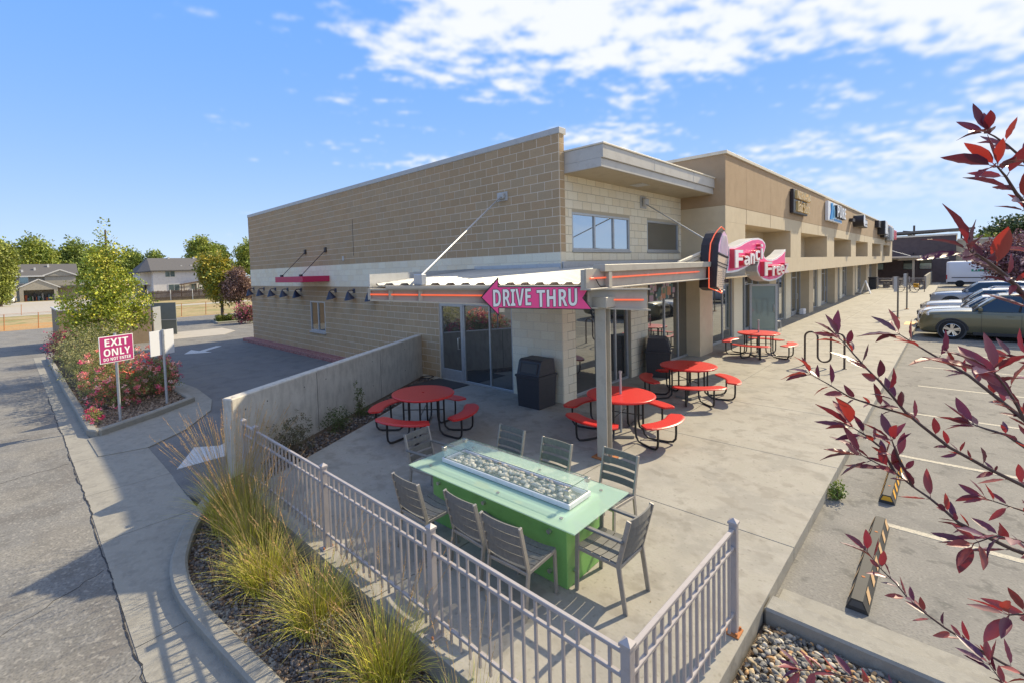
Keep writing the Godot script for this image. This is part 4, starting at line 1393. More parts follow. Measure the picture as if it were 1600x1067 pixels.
func white_house() -> void:
	var h := thing("white_house", "white two-storey house with dark hipped roof behind a board fence", "house", V(0, -0.2, -95))
	bx(V(10.1, 0, -9), V(22.5, 5.1, 0), "wall", M.siding_white, h)
	bx(V(8.5, 2.4, -8.5), V(10.1, 4.9, -2.0), "side_wing", M.siding_white, h)
	bx(V(8.6, 0, -8.5), V(9.9, 2.4, -6.0), "porch_wall", M.siding_taupe, h)
	var r := MB.new()
	var e := [V(8.0, 4.75, -9.6), V(23.2, 4.95, -9.6), V(23.2, 4.95, 0.6), V(9.7, 4.95, 0.6), V(8.0, 4.75, -1.6)]
	var p0 := V(10.2, 7.35, -4.6)
	var p1 := V(20.2, 7.35, -4.6)
	r.quad(e[3], e[2], p1, p0)
	r.tri(e[2], e[1], p1)
	r.quad(e[1], e[0], p0, p1)
	r.tri(e[0], e[4], p0)
	r.tri(e[4], e[3], p0)
	for k in 5:
		var a: Vector3 = e[k]
		var b: Vector3 = e[(k + 1) % 5]
		r.quad(b, a, a - V(0, 0.2, 0), b - V(0, 0.2, 0))
	r.tri(e[0] - V(0, 0.2, 0), e[1] - V(0, 0.2, 0), e[2] - V(0, 0.2, 0))
	r.quad(e[0] - V(0, 0.2, 0), e[2] - V(0, 0.2, 0), e[3] - V(0, 0.2, 0), e[4] - V(0, 0.2, 0))
	var rf := part(r, "roof", M.roof_shingle, h)
	for q in [[13.5, 7.3, -4.4], [14.8, 5.6, -1.2], [16.5, 5.7, -1.3], [17.8, 7.3, -4.4], [18.9, 5.5, -0.9]]:
		bx(V(q[0], q[1] - 0.4, q[2] - 0.15), V(q[0] + 0.32, q[1] + 0.22, q[2] + 0.15), "roof_vent", M.light_trim, rf)
	for q in [[12.05, 3.75, 1.5, 1.15], [12.5, 0.8, 1.7, 1.5], [16.2, 0.8, 0.9, 1.5]]:
		var w := bx(V(q[0] - 0.1, q[1] - 0.1, 0.0), V(q[0] + q[2] + 0.1, q[1] + q[3] + 0.1, 0.05), "window_frame", M.light_trim, h)
		bx(V(q[0], q[1], 0.04), V(q[0] + q[2] / 2 - 0.04, q[1] + q[3], 0.07), "pane", M.far_glass, w)
		bx(V(q[0] + q[2] / 2 + 0.04, q[1], 0.04), V(q[0] + q[2], q[1] + q[3], 0.07), "pane", M.far_glass, w)
	bx(V(8.46, 3.0, -5.0), V(8.5, 4.2, -4.2), "side_window", M.far_glass, h)
	var pg := thing("pergola", "dark timber pergola against the white house", "pergola", V(14.4, -0.2, -94.9))
	for q in [[0.0, 2.0], [2.4, 2.0], [0.0, 0.1], [2.4, 0.1]]:
		bx(V(q[0], 0, q[1]), V(q[0] + 0.12, 2.2, q[1] + 0.12), "post", M.old_wood, pg)
	for k in 8:
		bar(V(-0.2, 2.25 + 0.045 * 0, 0.1 + k * 0.28), V(3.2, 2.75, 0.1 + k * 0.28), 0.08, 0.16, "rafter", M.old_wood, pg)


# ---------- patio ----------

func railing() -> void:
	var f := thing("patio_fence", "pale mauve-grey metal picket railing round the corner of the patio", "fence")
	var x := -6.53
	var posts := [V(x, 0, -1.28), V(x, 0, -0.80), V(x, 0, 1.24), V(x, 0, 3.14), V(-6.56, 0, 4.93), V(-4.76, 0, 4.95)]
	for p in posts:
		var mb := MB.new()
		mb.box(p + V(-0.03, 0.0, -0.03), p + V(0.03, 0.955, 0.03), 0.004)
		var post := part(mb, "post", M.fence_paint, f)
		var cap := MB.new()
		var h := 0.955
		var w := 0.037
		cap.box(p + V(-w, h - 0.012, -w), p + V(w, h + 0.006, w))
		var pk: Vector3 = p + V(0, h + 0.035, 0)
		var ring := [p + V(-w, h + 0.006, -w), p + V(w, h + 0.006, -w), p + V(w, h + 0.006, w), p + V(-w, h + 0.006, w)]
		for k in 4:
			cap.out_tri(ring[k], ring[(k + 1) % 4], pk, p + V(0, h, 0))
		part(cap, "post_cap", M.fence_paint, post)
		bx(p + V(-0.07, 0.0, -0.055), p + V(0.07, 0.012, 0.055), "base_plate", M.rust if p.x > -5 else M.fence_paint, post, 0.002)
		for s in [-1, 1]:
			pipe([p + V(0.052 * s, 0.01, 0.035), p + V(0.052 * s, 0.035, 0.035)], 0.009, "bolt", M.rust, post, 6)
	var pm := MB.new()
	pm.box(V(-0.010, 0.055, -0.010), V(0.010, 0.885, 0.010), 0.002)
	var picket := pm.mesh()
	for k in posts.size() - 1:
		var a: Vector3 = posts[k]
		var b: Vector3 = posts[k + 1]
		var d := (b - a).normalized()
		bar(a + d * 0.03 + V(0, 0.895, 0), b - d * 0.03 + V(0, 0.895, 0), 0.034, 0.028, "top_rail", M.fence_paint, f, 0.004)
		bar(a + d * 0.03 + V(0, 0.745, 0), b - d * 0.03 + V(0, 0.745, 0), 0.030, 0.026, "middle_rail", M.fence_paint, f, 0.004)
		bar(a + d * 0.03 + V(0, 0.175, 0), b - d * 0.03 + V(0, 0.175, 0), 0.030, 0.026, "bottom_rail", M.fence_paint, f, 0.004)
		var n := int(roundf(a.distance_to(b) / 0.112))
		for j in range(1, n):
			var o := node(picket, "picket", M.fence_paint, f)
			o.position = a.lerp(b, float(j) / n)
			o.rotation.y = atan2(d.x, d.z)


func fire_table() -> void:
	# long axis lies along local z
	var t := thing("fire_table", "long green fire table with frosted glass top and a glass-walled trough of stones", "table", V(-4.96, 0, 2.66), 0.022)
	bx(V(-0.33, 0.0, -0.97), V(0.33, 0.66, 0.97), "base", M.green_paint, t, 0.004)
	bx(V(-0.32, 0.662, -0.96), V(0.32, 0.704, 0.96), "deck", M.frosted_band, t)
	bx(V(-0.535, 0.708, -1.19), V(0.535, 0.722, 1.19), "glass_top", M.frosted_glass, t, 0.003)
	# steel pins
	for q in [[-0.33, 0.52, 0.78], [-0.33, 0.52, -0.1], [-0.33, 0.12, 0.78], [-0.33, 0.52, -0.85]]:
		pipe([V(q[0] - 0.035, q[1], q[2]), V(q[0], q[1], q[2])], 0.022, "pin", M.steel, t, 10)
	for q in [[-0.2, 0.14], [0.2, 0.14], [0.2, 0.52]]:
		pipe([V(q[0], q[1], 0.97), V(q[0], q[1], 1.005)], 0.022, "pin", M.steel, t, 10)
	for q in [[-0.38, 0.95], [0.38, 0.95], [-0.38, 0.15], [0.38, 0.15], [-0.38, -0.95], [0.38, -0.95]]:
		pipe([V(q[0], 0.722, q[1]), V(q[0], 0.730, q[1])], 0.018, "pin", M.steel, t, 10)
	# tray
	for q in [[-0.205, -0.93, -0.165, 0.93], [0.165, -0.93, 0.205, 0.93], [-0.165, -0.93, 0.165, -0.89], [-0.165, 0.89, 0.165, 0.93]]:
		bx(V(q[0], 0.724, q[1]), V(q[2], 0.775, q[3]), "tray_rim", M.white_tray, t, 0.004)
	bx(V(-0.166, 0.7235, -0.89), V(0.166, 0.732, 0.89), "tray_floor", M.rubber, t)
	# glass guard with steel corner clips
	for q in [[-0.185, -0.91, -0.179, 0.91], [0.179, -0.91, 0.185, 0.91], [-0.179, -0.91, 0.179, -0.904], [-0.179, 0.904, 0.179, 0.91]]:
		bx(V(q[0], 0.776, q[1]), V(q[2], 0.925, q[3]), "guard_pane", M.clear_glass, t)
		bx(V(q[0] - 0.0005, 0.9252, q[1] - 0.0005), V(q[2] + 0.0005, 0.929, q[3] + 0.0005), "guard_edge", M.glass_edge, t)
		bx(V(q[0] - 0.0005, 0.7755, q[1] - 0.0005), V(q[2] + 0.0005, 0.781, q[3] + 0.0005), "guard_edge", M.glass_edge, t)
	for sx in [-1, 1]:
		for sz in [-1, 1]:
			bx(V(0.187 * sx - 0.025, 0.87, 0.90 * sz - 0.025), V(0.187 * sx + 0.025, 0.92, 0.90 * sz + 0.025), "clip", M.steel, t, 0.004)
	# river stones
	rng.seed = 52
	var kinds := []
	for k in 4:
		kinds.append(pebble_mesh(k, 7))
	for k in 190:
		var u := rng.randf_range(-0.15, 0.15)
		var w := rng.randf_range(-0.86, 0.86)
		var o := node(kinds[k % 4], "stone", M["stone_%d" % (rng.randi() % 4)] if M.has("stone_0") else stone_mats(), t)
		var s := rng.randf_range(0.018, 0.036)
		o.transform = Transform3D(Basis.from_euler(V(rng.randf_range(-0.3, 0.3), rng.randf() * TAU, rng.randf_range(-0.3, 0.3))).scaled_local(V(s * 1.3, s * 0.75, s)), V(u, 0.745 + rng.randf() * 0.02, w))
	# old blotches under the glass
	var bl := mat("glass_stain", lin(0.42, 0.36, 0.16), 0.8)
	for q in [[-0.36, -0.95, 0.10], [-0.33, -0.12, 0.13], [-0.37, 0.42, 0.06], [0.3, -0.2, 0.1], [-0.34, 0.08, 0.05]]:
		var mb := MB.new()
		var poly := []
		for k in 16:
			var a := TAU * k / 16
			poly.append(Vector2(q[0], q[1]) + Vector2(cos(a) * 0.6, sin(a)) * q[2] * rng.randf_range(0.65, 1.1))
		mb.slab(poly, 0.7066, 0.7074)
		part(mb, "stain", bl, t)


func stone_mats() -> Material:
	mat("stone_0", lin(0.34, 0.33, 0.29), 0.6)
	mat("stone_1", lin(0.22, 0.22, 0.21), 0.6)
	mat("stone_2", lin(0.46, 0.43, 0.36), 0.6)
	mat("stone_3", lin(0.28, 0.25, 0.2), 0.6)
	return M.stone_0


func pebble_mesh(sd: int, seg: int) -> Mesh:
	var key := "pebble %d %d" % [sd, seg]
	if not cache.has(key):
		var r := RandomNumberGenerator.new()
		r.seed = 900 + sd
		var nz := FastNoiseLite.new()
		nz.seed = sd
		nz.frequency = 0.9
		var mb := MB.new()
		mb.tint = true
		var rows := 4
		var P := func(i: int, j: int) -> Vector3:
			var th := PI * i / rows
			var ph := TAU * (j % seg) / seg
			var d := V(sin(th) * cos(ph), cos(th), sin(th) * sin(ph))
			return d * (1.0 + nz.get_noise_3dv(d * 1.3) * 0.5)
		for i in rows:
			for j in seg:
				var a: Vector3 = P.call(i, j)
				var b: Vector3 = P.call(i, j + 1)
				var c: Vector3 = P.call(i + 1, j + 1)
				var d: Vector3 = P.call(i + 1, j)
				if i > 0:
					mb.smooth(a, a, b, b, c, c)
				if i < rows - 1:
					mb.smooth(a, a, c, c, d, d)
		cache[key] = mb.mesh()
	return cache[key]


func make_chair(arms: bool, label: String) -> Node3D:
	# faces local +z
	var t := thing("patio_armchair" if arms else "patio_chair", label, "chair", Vector3.ZERO, 0.0, "slatted chairs round the fire table")
	var w := 0.225
	for s in [-1.0, 1.0]:
		var leg := MB.new()
		leg.beam(V(w * s, 0.0, -0.27), V(w * s, 0.43, -0.205), 0.022, 0.042, Vector3.BACK, 0.003)
		leg.beam(V(w * s, 0.425, -0.206), V(w * s, 0.87, -0.315), 0.022, 0.042, Vector3.BACK, 0.003)
		part(leg, "back_leg", M.chair_metal, t)
		var fl := MB.new()
		fl.beam(V(w * s, 0.0, 0.235), V(w * s, 0.66 if arms else 0.43, 0.215), 0.022, 0.04, Vector3.BACK, 0.003)
		part(fl, "front_leg", M.chair_metal, t)
		bar(V(w * s, 0.415, -0.20), V(w * s, 0.425, 0.22), 0.022, 0.034, "seat_rail", M.chair_metal, t, 0.003)
		if arms:
			bar(V(w * s * 1.05, 0.665, -0.27), V(w * s * 1.05, 0.67, 0.25), 0.05, 0.024, "armrest", M.chair_slat, t, 0.006)
	bar(V(-w, 0.40, 0.215), V(w, 0.40, 0.215), 0.03, 0.03, "cross_rail", M.chair_metal, t, 0.003)
	bar(V(-w, 0.40, -0.205), V(w, 0.40, -0.205), 0.03, 0.03, "cross_rail", M.chair_metal, t, 0.003)
	for k in 5:
		var z := -0.165 + k * 0.0905
		var mb := MB.new()
		for j in 6:
			var u0 := -1.0 + j / 3.0
			var u1 := u0 + 1.0 / 3.0
			var y0 := 0.418 + 0.022 * u0 * u0
			var y1 := 0.418 + 0.022 * u1 * u1
			mb.beam(V(u0 * w, y0, z), V(u1 * w, y1, z), 0.082, 0.014)
		part(mb, "seat_slat", M.chair_slat, t)
	for k in 4:
		var y := 0.53 + k * 0.0985
		var mb := MB.new()
		for j in 6:
			var u0 := -1.0 + j / 3.0
			var u1 := u0 + 1.0 / 3.0
			var zb := -0.208 - (y - 0.43) * 0.245
			mb.beam(V(u0 * w, y, zb - 0.025 * (1 - u0 * u0)), V(u1 * w, y, zb - 0.025 * (1 - u1 * u1)), 0.014, 0.078)
		part(mb, "back_slat", M.chair_slat, t)
	return t


func chairs() -> void:
	# back tops were at these places; a chair's middle lies 0.315 m ahead of its back
	var side := make_chair(false, "slatted grey chair on the fence side of the fire table, beside the armchair end")
	side.position = V(-5.62, 0, 3.37)
	side.rotation.y = PI / 2 + 0.05
	copy(side, "slatted grey chair on the fence side of the fire table, middle of three", V(-5.57, 0, 2.81), PI / 2 - 0.04)
	copy(side, "slatted grey chair on the fence side of the fire table, pulled out from the glass", V(-5.68, 0, 2.05), PI / 2)
	copy(side, "slatted grey chair on the shop side of the fire table, nearest the concrete wall", V(-4.25, 0, 1.83), -PI / 2 - 0.02)
	copy(side, "slatted grey chair on the shop side of the fire table, middle of three", V(-4.27, 0, 2.61), -PI / 2 - 0.02)
	copy(side, "slatted grey chair at the fire table, in front of the canopy post", V(-4.07, 0, 3.39), -PI / 2 - 0.05)
	var arm := make_chair(true, "slatted grey armchair at the sunlit end of the fire table")
	arm.position = V(-4.97, 0, 3.93)
	arm.rotation.y = PI
	copy(arm, "slatted grey armchair at the shaded end of the fire table, near the concrete wall", V(-4.90, 0, 1.21), 0.1)


func arc_bench(r0: float, r1: float, half: float, y0: float, y1: float, round_w: float) -> MB:
	# a curved seat plate with rolled edges, about the +z direction
	var mb := MB.new()
	var n := 14
	var prof := [Vector2(r0, y0), Vector2(r0 - 0.006, (y0 + y1) / 2), Vector2(r0 + 0.012, y1 - 0.004), Vector2(r0 + 0.03, y1), Vector2(r1 - 0.03, y1), Vector2(r1 - 0.012, y1 - 0.004), Vector2(r1 + 0.006, (y0 + y1) / 2), Vector2(r1, y0)]
	var P := func(i: int, k: int) -> Vector3:
		var t := -1.0 + 2.0 * i / n
		var a := half * t
		var q: Vector2 = prof[k]
		var mid := (r0 + r1) / 2
		var sq := 1.0 - round_w * pow(absf(t), 10.0)
		var r := mid + (q.x - mid) * sq
		return V(sin(a) * r, q.y, cos(a) * r)
	for i in n:
		for k in prof.size() - 1:
			mb.quad(P.call(i, k), P.call(i, k + 1), P.call(i + 1, k + 1), P.call(i + 1, k))
		mb.quad(P.call(i, prof.size() - 1), P.call(i, 0), P.call(i + 1, 0), P.call(i + 1, prof.size() - 1))
	for e in [0, n]:
		for k in range(1, prof.size() - 1):
			mb.out_tri(P.call(e, 0), P.call(e, k), P.call(e, k + 1), P.call(7, 0))
	return mb


func make_picnic(label: String) -> Node3D:
	var t := thing("picnic_table", label, "picnic table", Vector3.ZERO, 0.0, "round red picnic tables")
	var top := MB.new()
	top.lathe([Vector2(0.0, 0.738), Vector2(0.575, 0.738), Vector2(0.598, 0.722), Vector2(0.604, 0.738), Vector2(0.604, 0.752), Vector2(0.592, 0.763), Vector2(0.575, 0.765), Vector2(0.03, 0.765), Vector2(0.028, 0.75), Vector2(0.0, 0.75)], 48)
	var tt := part(top, "tabletop", M.red_coating, t)
	var rim := MB.new()
	var ring := []
	for k in 48:
		ring.append(V(cos(TAU * k / 48) * 0.596, 0.745, sin(TAU * k / 48) * 0.596))
	rim.tube(ring, 0.0165, 8, -1.0, true)
	part(rim, "rim", M.red_rim, tt)
	for k in 4:
		var a := PI / 4 + k * PI / 2
		var b := arc_bench(0.79, 1.08, 0.57, 0.432, 0.462, 0.35)
		var s := part(b, "bench", M.red_coating, t)
		s.rotation.y = a
		for side in [-1.0, 1.0]:
			var aa: float = a + side * 0.30
			var d := V(sin(aa), 0, cos(aa))
			var path := [d * 0.40 + V(0, 0.735, 0), d * 0.40 + V(0, 0.20, 0), d * 0.42 + V(0, 0.09, 0), d * 0.49 + V(0, 0.032, 0), d * 0.58 + V(0, 0.02, 0), d * 0.82 + V(0, 0.02, 0), d * 0.90 + V(0, 0.035, 0), d * 0.945 + V(0, 0.09, 0), d * 0.955 + V(0, 0.18, 0), d * 0.955 + V(0, 0.434, 0)]
			pipe(path, 0.019, "leg", M.black_tube, t)
		var d0 := V(sin(a), 0, cos(a))
		var e := V(cos(a), 0, -sin(a))
		pipe([d0 * 0.40 * cos(0.3) + e * 0.125 + V(0, 0.42, 0), V(0, 0.42, 0)], 0.009, "brace", M.black_tube, t, 6)
		bar(d0 * 0.34 + e * 0.3 + V(0, 0.728, 0), d0 * 0.34 - e * 0.3 + V(0, 0.728, 0), 0.03, 0.02, "top_bar", M.black_tube, t)
	return t


func picnic_tables() -> void:
	var t := make_picnic("round red picnic table with four curved benches beside the concrete wall and doormat")
	t.position = V(-3.27, 0, -1.02)
	t.rotation.y = -0.36
	var b := copy(t, "round red picnic table with a white umbrella pipe, behind the canopy post", V(-1.0, 0, 1.94), 0.66)
	var c := copy(t, "round red picnic table half in sun, in front of the second black bin", V(2.28, 0, 1.9), -0.17)
	copy(t, "round red picnic table with an umbrella pipe on the open walkway near the bike rack", V(8.75, 0, 1.7), 0.785)
	var d: Node3D = get_child(get_child_count() - 1)
	for q in [[b, 0.52], [d, 0.5]]:
		pipe([V(0, 0.04, 0), V(0, 1.18, 0)], 0.022, "umbrella_pipe", M.window_frame, q[0], 10)
		var collar := MB.new()
		collar.lathe([Vector2(0.03, 1.15), Vector2(0.032, 1.19), Vector2(0.0, 1.19)], 10)
		part(collar, "collar", M.window_frame, q[0])
	pipe([V(0, 0.05, 0), V(0, 0.34, 0)], 0.03, "umbrella_socket", M.black_tube, c, 10)
	for q in [b, c, d]:
		bx(V(-0.2, 0.001, -0.2), V(0.2, 0.05, 0.2), "weight", M.kerb_concrete, q, 0.008)


func bin(label: String, at: Vector3, turn: float) -> Node3D:
	# mouth faces local +z
	var t := thing("trash_bin", label, "trash bin", at, turn, "black hooded trash bins")
	var mb := MB.new()
	var A := func(y: float, h: float) -> Array: return [V(-h, y, -h), V(h, y, -h), V(h, y, h), V(-h, y, h)]
	var cen := V(0, 0.4, 0)
	var r0: Array = A.call(0.0, 0.295)
	var r1: Array = A.call(0.68, 0.325)
	var r2: Array = A.call(0.69, 0.345)
	var r3: Array = A.call(0.73, 0.345)
	var r4: Array = A.call(0.74, 0.325)
	var rings := [r0, r1, r2, r3, r4]
	for i in 4:
		for k in 4:
			mb.out_quad(rings[i][k], rings[i][(k + 1) % 4], rings[i + 1][(k + 1) % 4], rings[i + 1][k], cen)
	mb.out_quad(r4[0], r4[1], r4[2], r4[3], cen)
	part(mb, "body", M.bin_plastic, t)
	# hood with a sloping front
	var hd := MB.new()
	hd.T = Transform3D(Basis(V(0, 0, -1), Vector3.UP, Vector3.RIGHT), Vector3.ZERO)
	hd.prism(PackedVector2Array([Vector2(-0.31, 0.741), Vector2(-0.22, 1.04), Vector2(-0.16, 1.075), Vector2(0.26, 1.075), Vector2(0.31, 0.741)]), -0.31, 0.31)
	var h := part(hd, "hood", M.bin_plastic, t)
	var mo := MB.new()
	mo.T = Transform3D(Basis(Vector3.RIGHT, -0.29), V(0, 0.895, 0.268))
	mo.box(V(-0.22, -0.11, -0.02), V(0.22, 0.10, 0.006))
	part(mo, "mouth", M.shade_grey, h)  # solid panel; its dark colour paints the shade inside the opening
	for q in [[V(-0.25, -0.13, -0.01), V(-0.215, 0.125, 0.02)], [V(0.215, -0.13, -0.01), V(0.25, 0.125, 0.02)], [V(-0.215, 0.1, -0.01), V(0.215, 0.125, 0.02)], [V(-0.215, -0.13, -0.01), V(0.215, -0.108, 0.02)]]:
		var fr := MB.new()
		fr.T = mo.T
		fr.box(q[0], q[1], 0.005)
		part(fr, "mouth_frame", M.bin_plastic, h)
	return t


func patio_things() -> void:
	bin("black hooded trash bin beside the beige pier at the building's corner", V(-0.46, 0, -0.42), -PI / 2)
	bin("black hooded trash bin between the shop window and the poster door", V(4.05, 0, 0.42), 0.35)
	# doormat and hose ring by the patio door
	var mt := MB.new()
	mt.slab([Vector2(-1.25, -4.25), Vector2(-0.10, -4.25), Vector2(-0.10, -2.98), Vector2(-1.25, -2.98)], 0.003, 0.014)
	tag(part(mt, "doormat", M.rubber), "flat black doormat in front of the glass patio door", "doormat")
	var rg := MB.new()
	var ring := []
	for k in 24:
		ring.append(V(-0.30 + cos(TAU * k / 24) * 0.2, 0.02 + 0.012 * (1 + sin(TAU * k / 24)), -4.58 + sin(TAU * k / 24) * 0.2))
	rg.tube(ring, 0.014, 6, -1.0, true)
	tag(part(rg, "hose_ring", M.black_tube), "black hose coiled in a ring at the corner of concrete and block walls", "hose")
	# loose leaves and grit blown along the patio and gutter
	var bits := MB.new()
	bits.tint = true
	rng.seed = 71
	for k in 170:
		var p := V(rng.randf_range(-6.4, 4.0), 0.004, rng.randf_range(-2.0, 4.9))
		if k > 60:
			p = V(rng.randf_range(-11.5, -7.3), ROAD + 0.010, rng.randf_range(-9.0, 4.0))
		var a := rng.randf() * TAU
		var s := rng.randf_range(0.006, 0.018)
		bits.col = [lin(0.1, 0.08, 0.06), lin(0.2, 0.15, 0.08), lin(0.06, 0.055, 0.05)][rng.randi() % 3]
		bits.tri(p, p + V(cos(a) * s, 0.004, sin(a) * s) * 1.6, p + V(cos(a + 0.8) * s, 0.002, sin(a + 0.8) * s))
	tag(part(bits, "leaf_litter", M.tinted), "scattered dry leaf bits and grit on patio and gutter", "litter", "", "stuff")


# ---------- signs ----------

func font(names: String, weight := 700, italic := false) -> SystemFont:
	var key := "font %s %d %s" % [names, weight, italic]
	if not cache.has(key):
		var f := SystemFont.new()
		f.font_names = PackedStringArray([names])
		f.font_weight = weight
		f.font_italic = italic
		cache[key] = f
	return cache[key]


func words(s: String, x0: float, y0: float, x1: float, y1: float, z: float, depth: float, m: Material, parent: Node3D, called := "lettering", face := "Droid Sans", weight := 700, italic := false) -> MeshInstance3D:
	# lettering stretched to fill a box in the parent's x, y
	var t := TextMesh.new()
	t.text = s
	t.font = font(face, weight, italic)
	t.font_size = 64
	t.pixel_size = 0.01
	t.depth = 0.02
	t.curve_step = 2.0
	var o := node(t, called, m, parent)
	var b := t.get_aabb()
	var k := V((x1 - x0) / maxf(b.size.x, 0.001), (y1 - y0) / maxf(b.size.y, 0.001), depth / 0.02)
	o.scale = k
	o.position = V((x0 + x1) / 2, (y0 + y1) / 2, z + depth / 2) - b.get_center() * k
	return o


func inset(p: PackedVector2Array, by: float) -> PackedVector2Array:
	var r := Geometry2D.offset_polygon(p, -by)
	return r[0] if r.size() else p


func signs() -> void:
	# arrow board on the canopy's front edge
	var d := (POST - TIP).normalized()
	var t := thing("drive_thru_sign", "pink arrow sign reading DRIVE THRU on the patio canopy", "sign")
	t.transform = Transform3D(Basis(d, Vector3.UP, V(-d.z, 0, d.x)), POST + V(-d.z, 0, d.x) * 0.11)
	var arrow := PackedVector2Array([Vector2(-1.98, 2.685), Vector2(-1.70, 2.985), Vector2(-1.70, 2.845), Vector2(-0.25, 2.80), Vector2(-0.37, 2.62), Vector2(-0.22, 2.43), Vector2(-1.70, 2.51), Vector2(-1.70, 2.385)])
	var mb := MB.new()
	mb.prism(arrow, 0.0, 0.05)
	part(mb, "board", M.sign_dark, t)
	mb = MB.new()
	mb.prism(inset(arrow, 0.014), 0.05, 0.054)
	part(mb, "face", M.pink_paint, t)
	for q in [["DRIVE", -1.79, -1.20, 2.538, 2.80], ["THRU", -1.11, -0.47, 2.505, 2.775]]:
		for e in [[-0.009, 0.0], [0.009, 0.0], [0.0, -0.009], [0.0, 0.009]]:
			words(q[0], q[1] + e[0], q[3] + e[1], q[2] + e[0], q[4] + e[1], 0.054, 0.003 + absf(e[0]) * 0.02, M.sign_dark, t, "letter_outline")
		words(q[0], q[1], q[3], q[2], q[4], 0.054, 0.007, M.sign_white, t)
	# cone and ribbon sign over the walkway, flat to the shop fronts
	t = thing("ice_cream_sign", "pink ribbon neon sign with a tall ice cream cone, reading Fanci Freez", "sign", V(0, 0, 2.5))
	var cone := PackedVector2Array([Vector2(2.87, 3.85), Vector2(3.05, 3.75), Vector2(3.15, 3.53), Vector2(3.11, 3.22), Vector2(2.76, 2.46), Vector2(2.51, 2.49), Vector2(2.31, 2.56), Vector2(2.38, 2.99), Vector2(2.43, 3.32), Vector2(2.47, 3.52), Vector2(2.59, 3.67), Vector2(2.73, 3.79)])
	var cn := Node3D.new()
	cn.name = "cone"
	t.add_child(cn)
	mb = MB.new()
	mb.prism(cone, -0.36, 0.0)
	part(mb, "cone_case", M.sign_dark, cn)
	mb = MB.new()
	mb.prism(inset(PackedVector2Array([cone[0], cone[1], cone[2], cone[3], cone[8], cone[9], cone[10], cone[11]]), 0.03), 0.0, 0.012)
	part(mb, "swirl", mat("swirl_pink", lin(0.80, 0.48, 0.62), 0.4), cn)
	for k in 6:
		var u := 2.56 + k * 0.085
		pipe([V(u, 3.32 - k * 0.015, 0.016), V(u + 0.05, 3.5, 0.018), V(u * 0.5 + 1.45, 3.72, 0.016)], 0.009, "swirl_line", M.tube_white, cn, 5)
	mb = MB.new()
	mb.prism(inset(PackedVector2Array([cone[8], cone[3], cone[4], cone[5], cone[6], cone[7]]), 0.03), 0.0, 0.012)
	part(mb, "wafer", mat("wafer_tan", lin(0.66, 0.50, 0.36), 0.5), cn)
	for q in [[V(2.40, 3.13, 0.014), V(3.05, 3.03, 0.014)], [V(2.38, 3.06, 0.014), V(3.02, 2.95, 0.014)], [V(2.43, 3.32, 0.014), V(3.11, 3.22, 0.014)]]:
		bar(q[0], q[1], 0.012, 0.02, "wafer_line", M.sign_dark, cn)
	for k in 9:
		for j in 4:
			var y := 2.56 + k * 0.043
			var x := 2.42 + j * 0.105 + (0.04 if k % 2 else 0.0)
			bx(V(x, y, 0.012), V(x + 0.05, y + 0.01, 0.016), "wafer_dash", M.sign_dark, cn)
	# lit tube up the cone's edge, over its tip
	pipe([V(2.30, 2.47, 0.06), V(2.24, 2.55, -0.12), V(2.33, 2.99, -0.15), V(2.38, 3.32, -0.15), V(2.42, 3.55, -0.14), V(2.6, 3.74, -0.12), V(2.75, 3.85, -0.1), V(2.84, 3.93, -0.05), V(2.9, 3.86, 0.0)], 0.013, "tube_light", M.neon_orange, cn)
	pipe([V(2.30, 2.47, 0.06), V(2.42, 2.43, 0.08), V(2.55, 2.46, 0.05), V(2.55, 2.5, 0.0)], 0.013, "tube_light", M.neon_orange, cn)
	var rib := PackedVector2Array([Vector2(3.19, 3.48), Vector2(3.62, 3.48), Vector2(4.04, 3.54), Vector2(4.48, 3.63), Vector2(5.01, 3.71), Vector2(5.57, 3.74), Vector2(5.96, 3.71), Vector2(6.23, 3.62), Vector2(6.30, 3.52), Vector2(6.20, 3.40), Vector2(6.09, 3.31), Vector2(6.16, 3.23), Vector2(6.44, 3.17), Vector2(6.95, 3.15), Vector2(7.48, 3.20), Vector2(8.04, 3.31), Vector2(8.55, 3.46), Vector2(8.47, 3.23), Vector2(8.51, 3.05), Vector2(8.64, 2.88), Vector2(8.56, 2.75), Vector2(8.05, 2.62), Vector2(7.41, 2.54), Vector2(6.66, 2.53), Vector2(6.09, 2.59), Vector2(5.70, 2.71), Vector2(5.50, 2.84), Vector2(5.50, 2.99), Vector2(5.63, 3.10), Vector2(5.25, 3.10), Vector2(4.83, 3.02), Vector2(4.37, 2.94), Vector2(3.87, 2.88), Vector2(3.41, 2.86), Vector2(3.00, 2.86), Vector2(3.12, 3.01), Vector2(3.18, 3.21)])
	var rb := Node3D.new()
	rb.name = "ribbon"
	t.add_child(rb)
	mb = MB.new()
	mb.prism(rib, -0.30, -0.02)
	part(mb, "ribbon_case", M.cap_metal, rb)
	mb = MB.new()
	mb.prism(rib, -0.018, 0.0)
	part(mb, "ribbon_edge", M.sign_white, rb)
	mb = MB.new()
	mb.prism(inset(rib, 0.05), 0.0, 0.006)
	part(mb, "ribbon_face", M.pink_paint, rb)
	var red := mat("letter_red", lin(0.62, 0.05, 0.09), 0.4)
	for q in [["F", 3.235, 2.96, 3.85, 3.41], ["a", 3.93, 3.01, 4.38, 3.27], ["n", 4.42, 3.038, 4.82, 3.33], ["c", 4.87, 3.12, 5.29, 3.41], ["i", 5.36, 3.16, 5.56, 3.58], ["F", 5.73, 2.697, 6.46, 3.10], ["r", 6.50, 2.672, 6.95, 2.98], ["e", 6.98, 2.676, 7.40, 2.98], ["e", 7.44, 2.70, 7.85, 3.0], ["z", 7.89, 2.72, 8.36, 3.04]]:
		var l := words(q[0], q[1], q[2], q[3], q[4], 0.006, 0.10, red, rb, "letter")
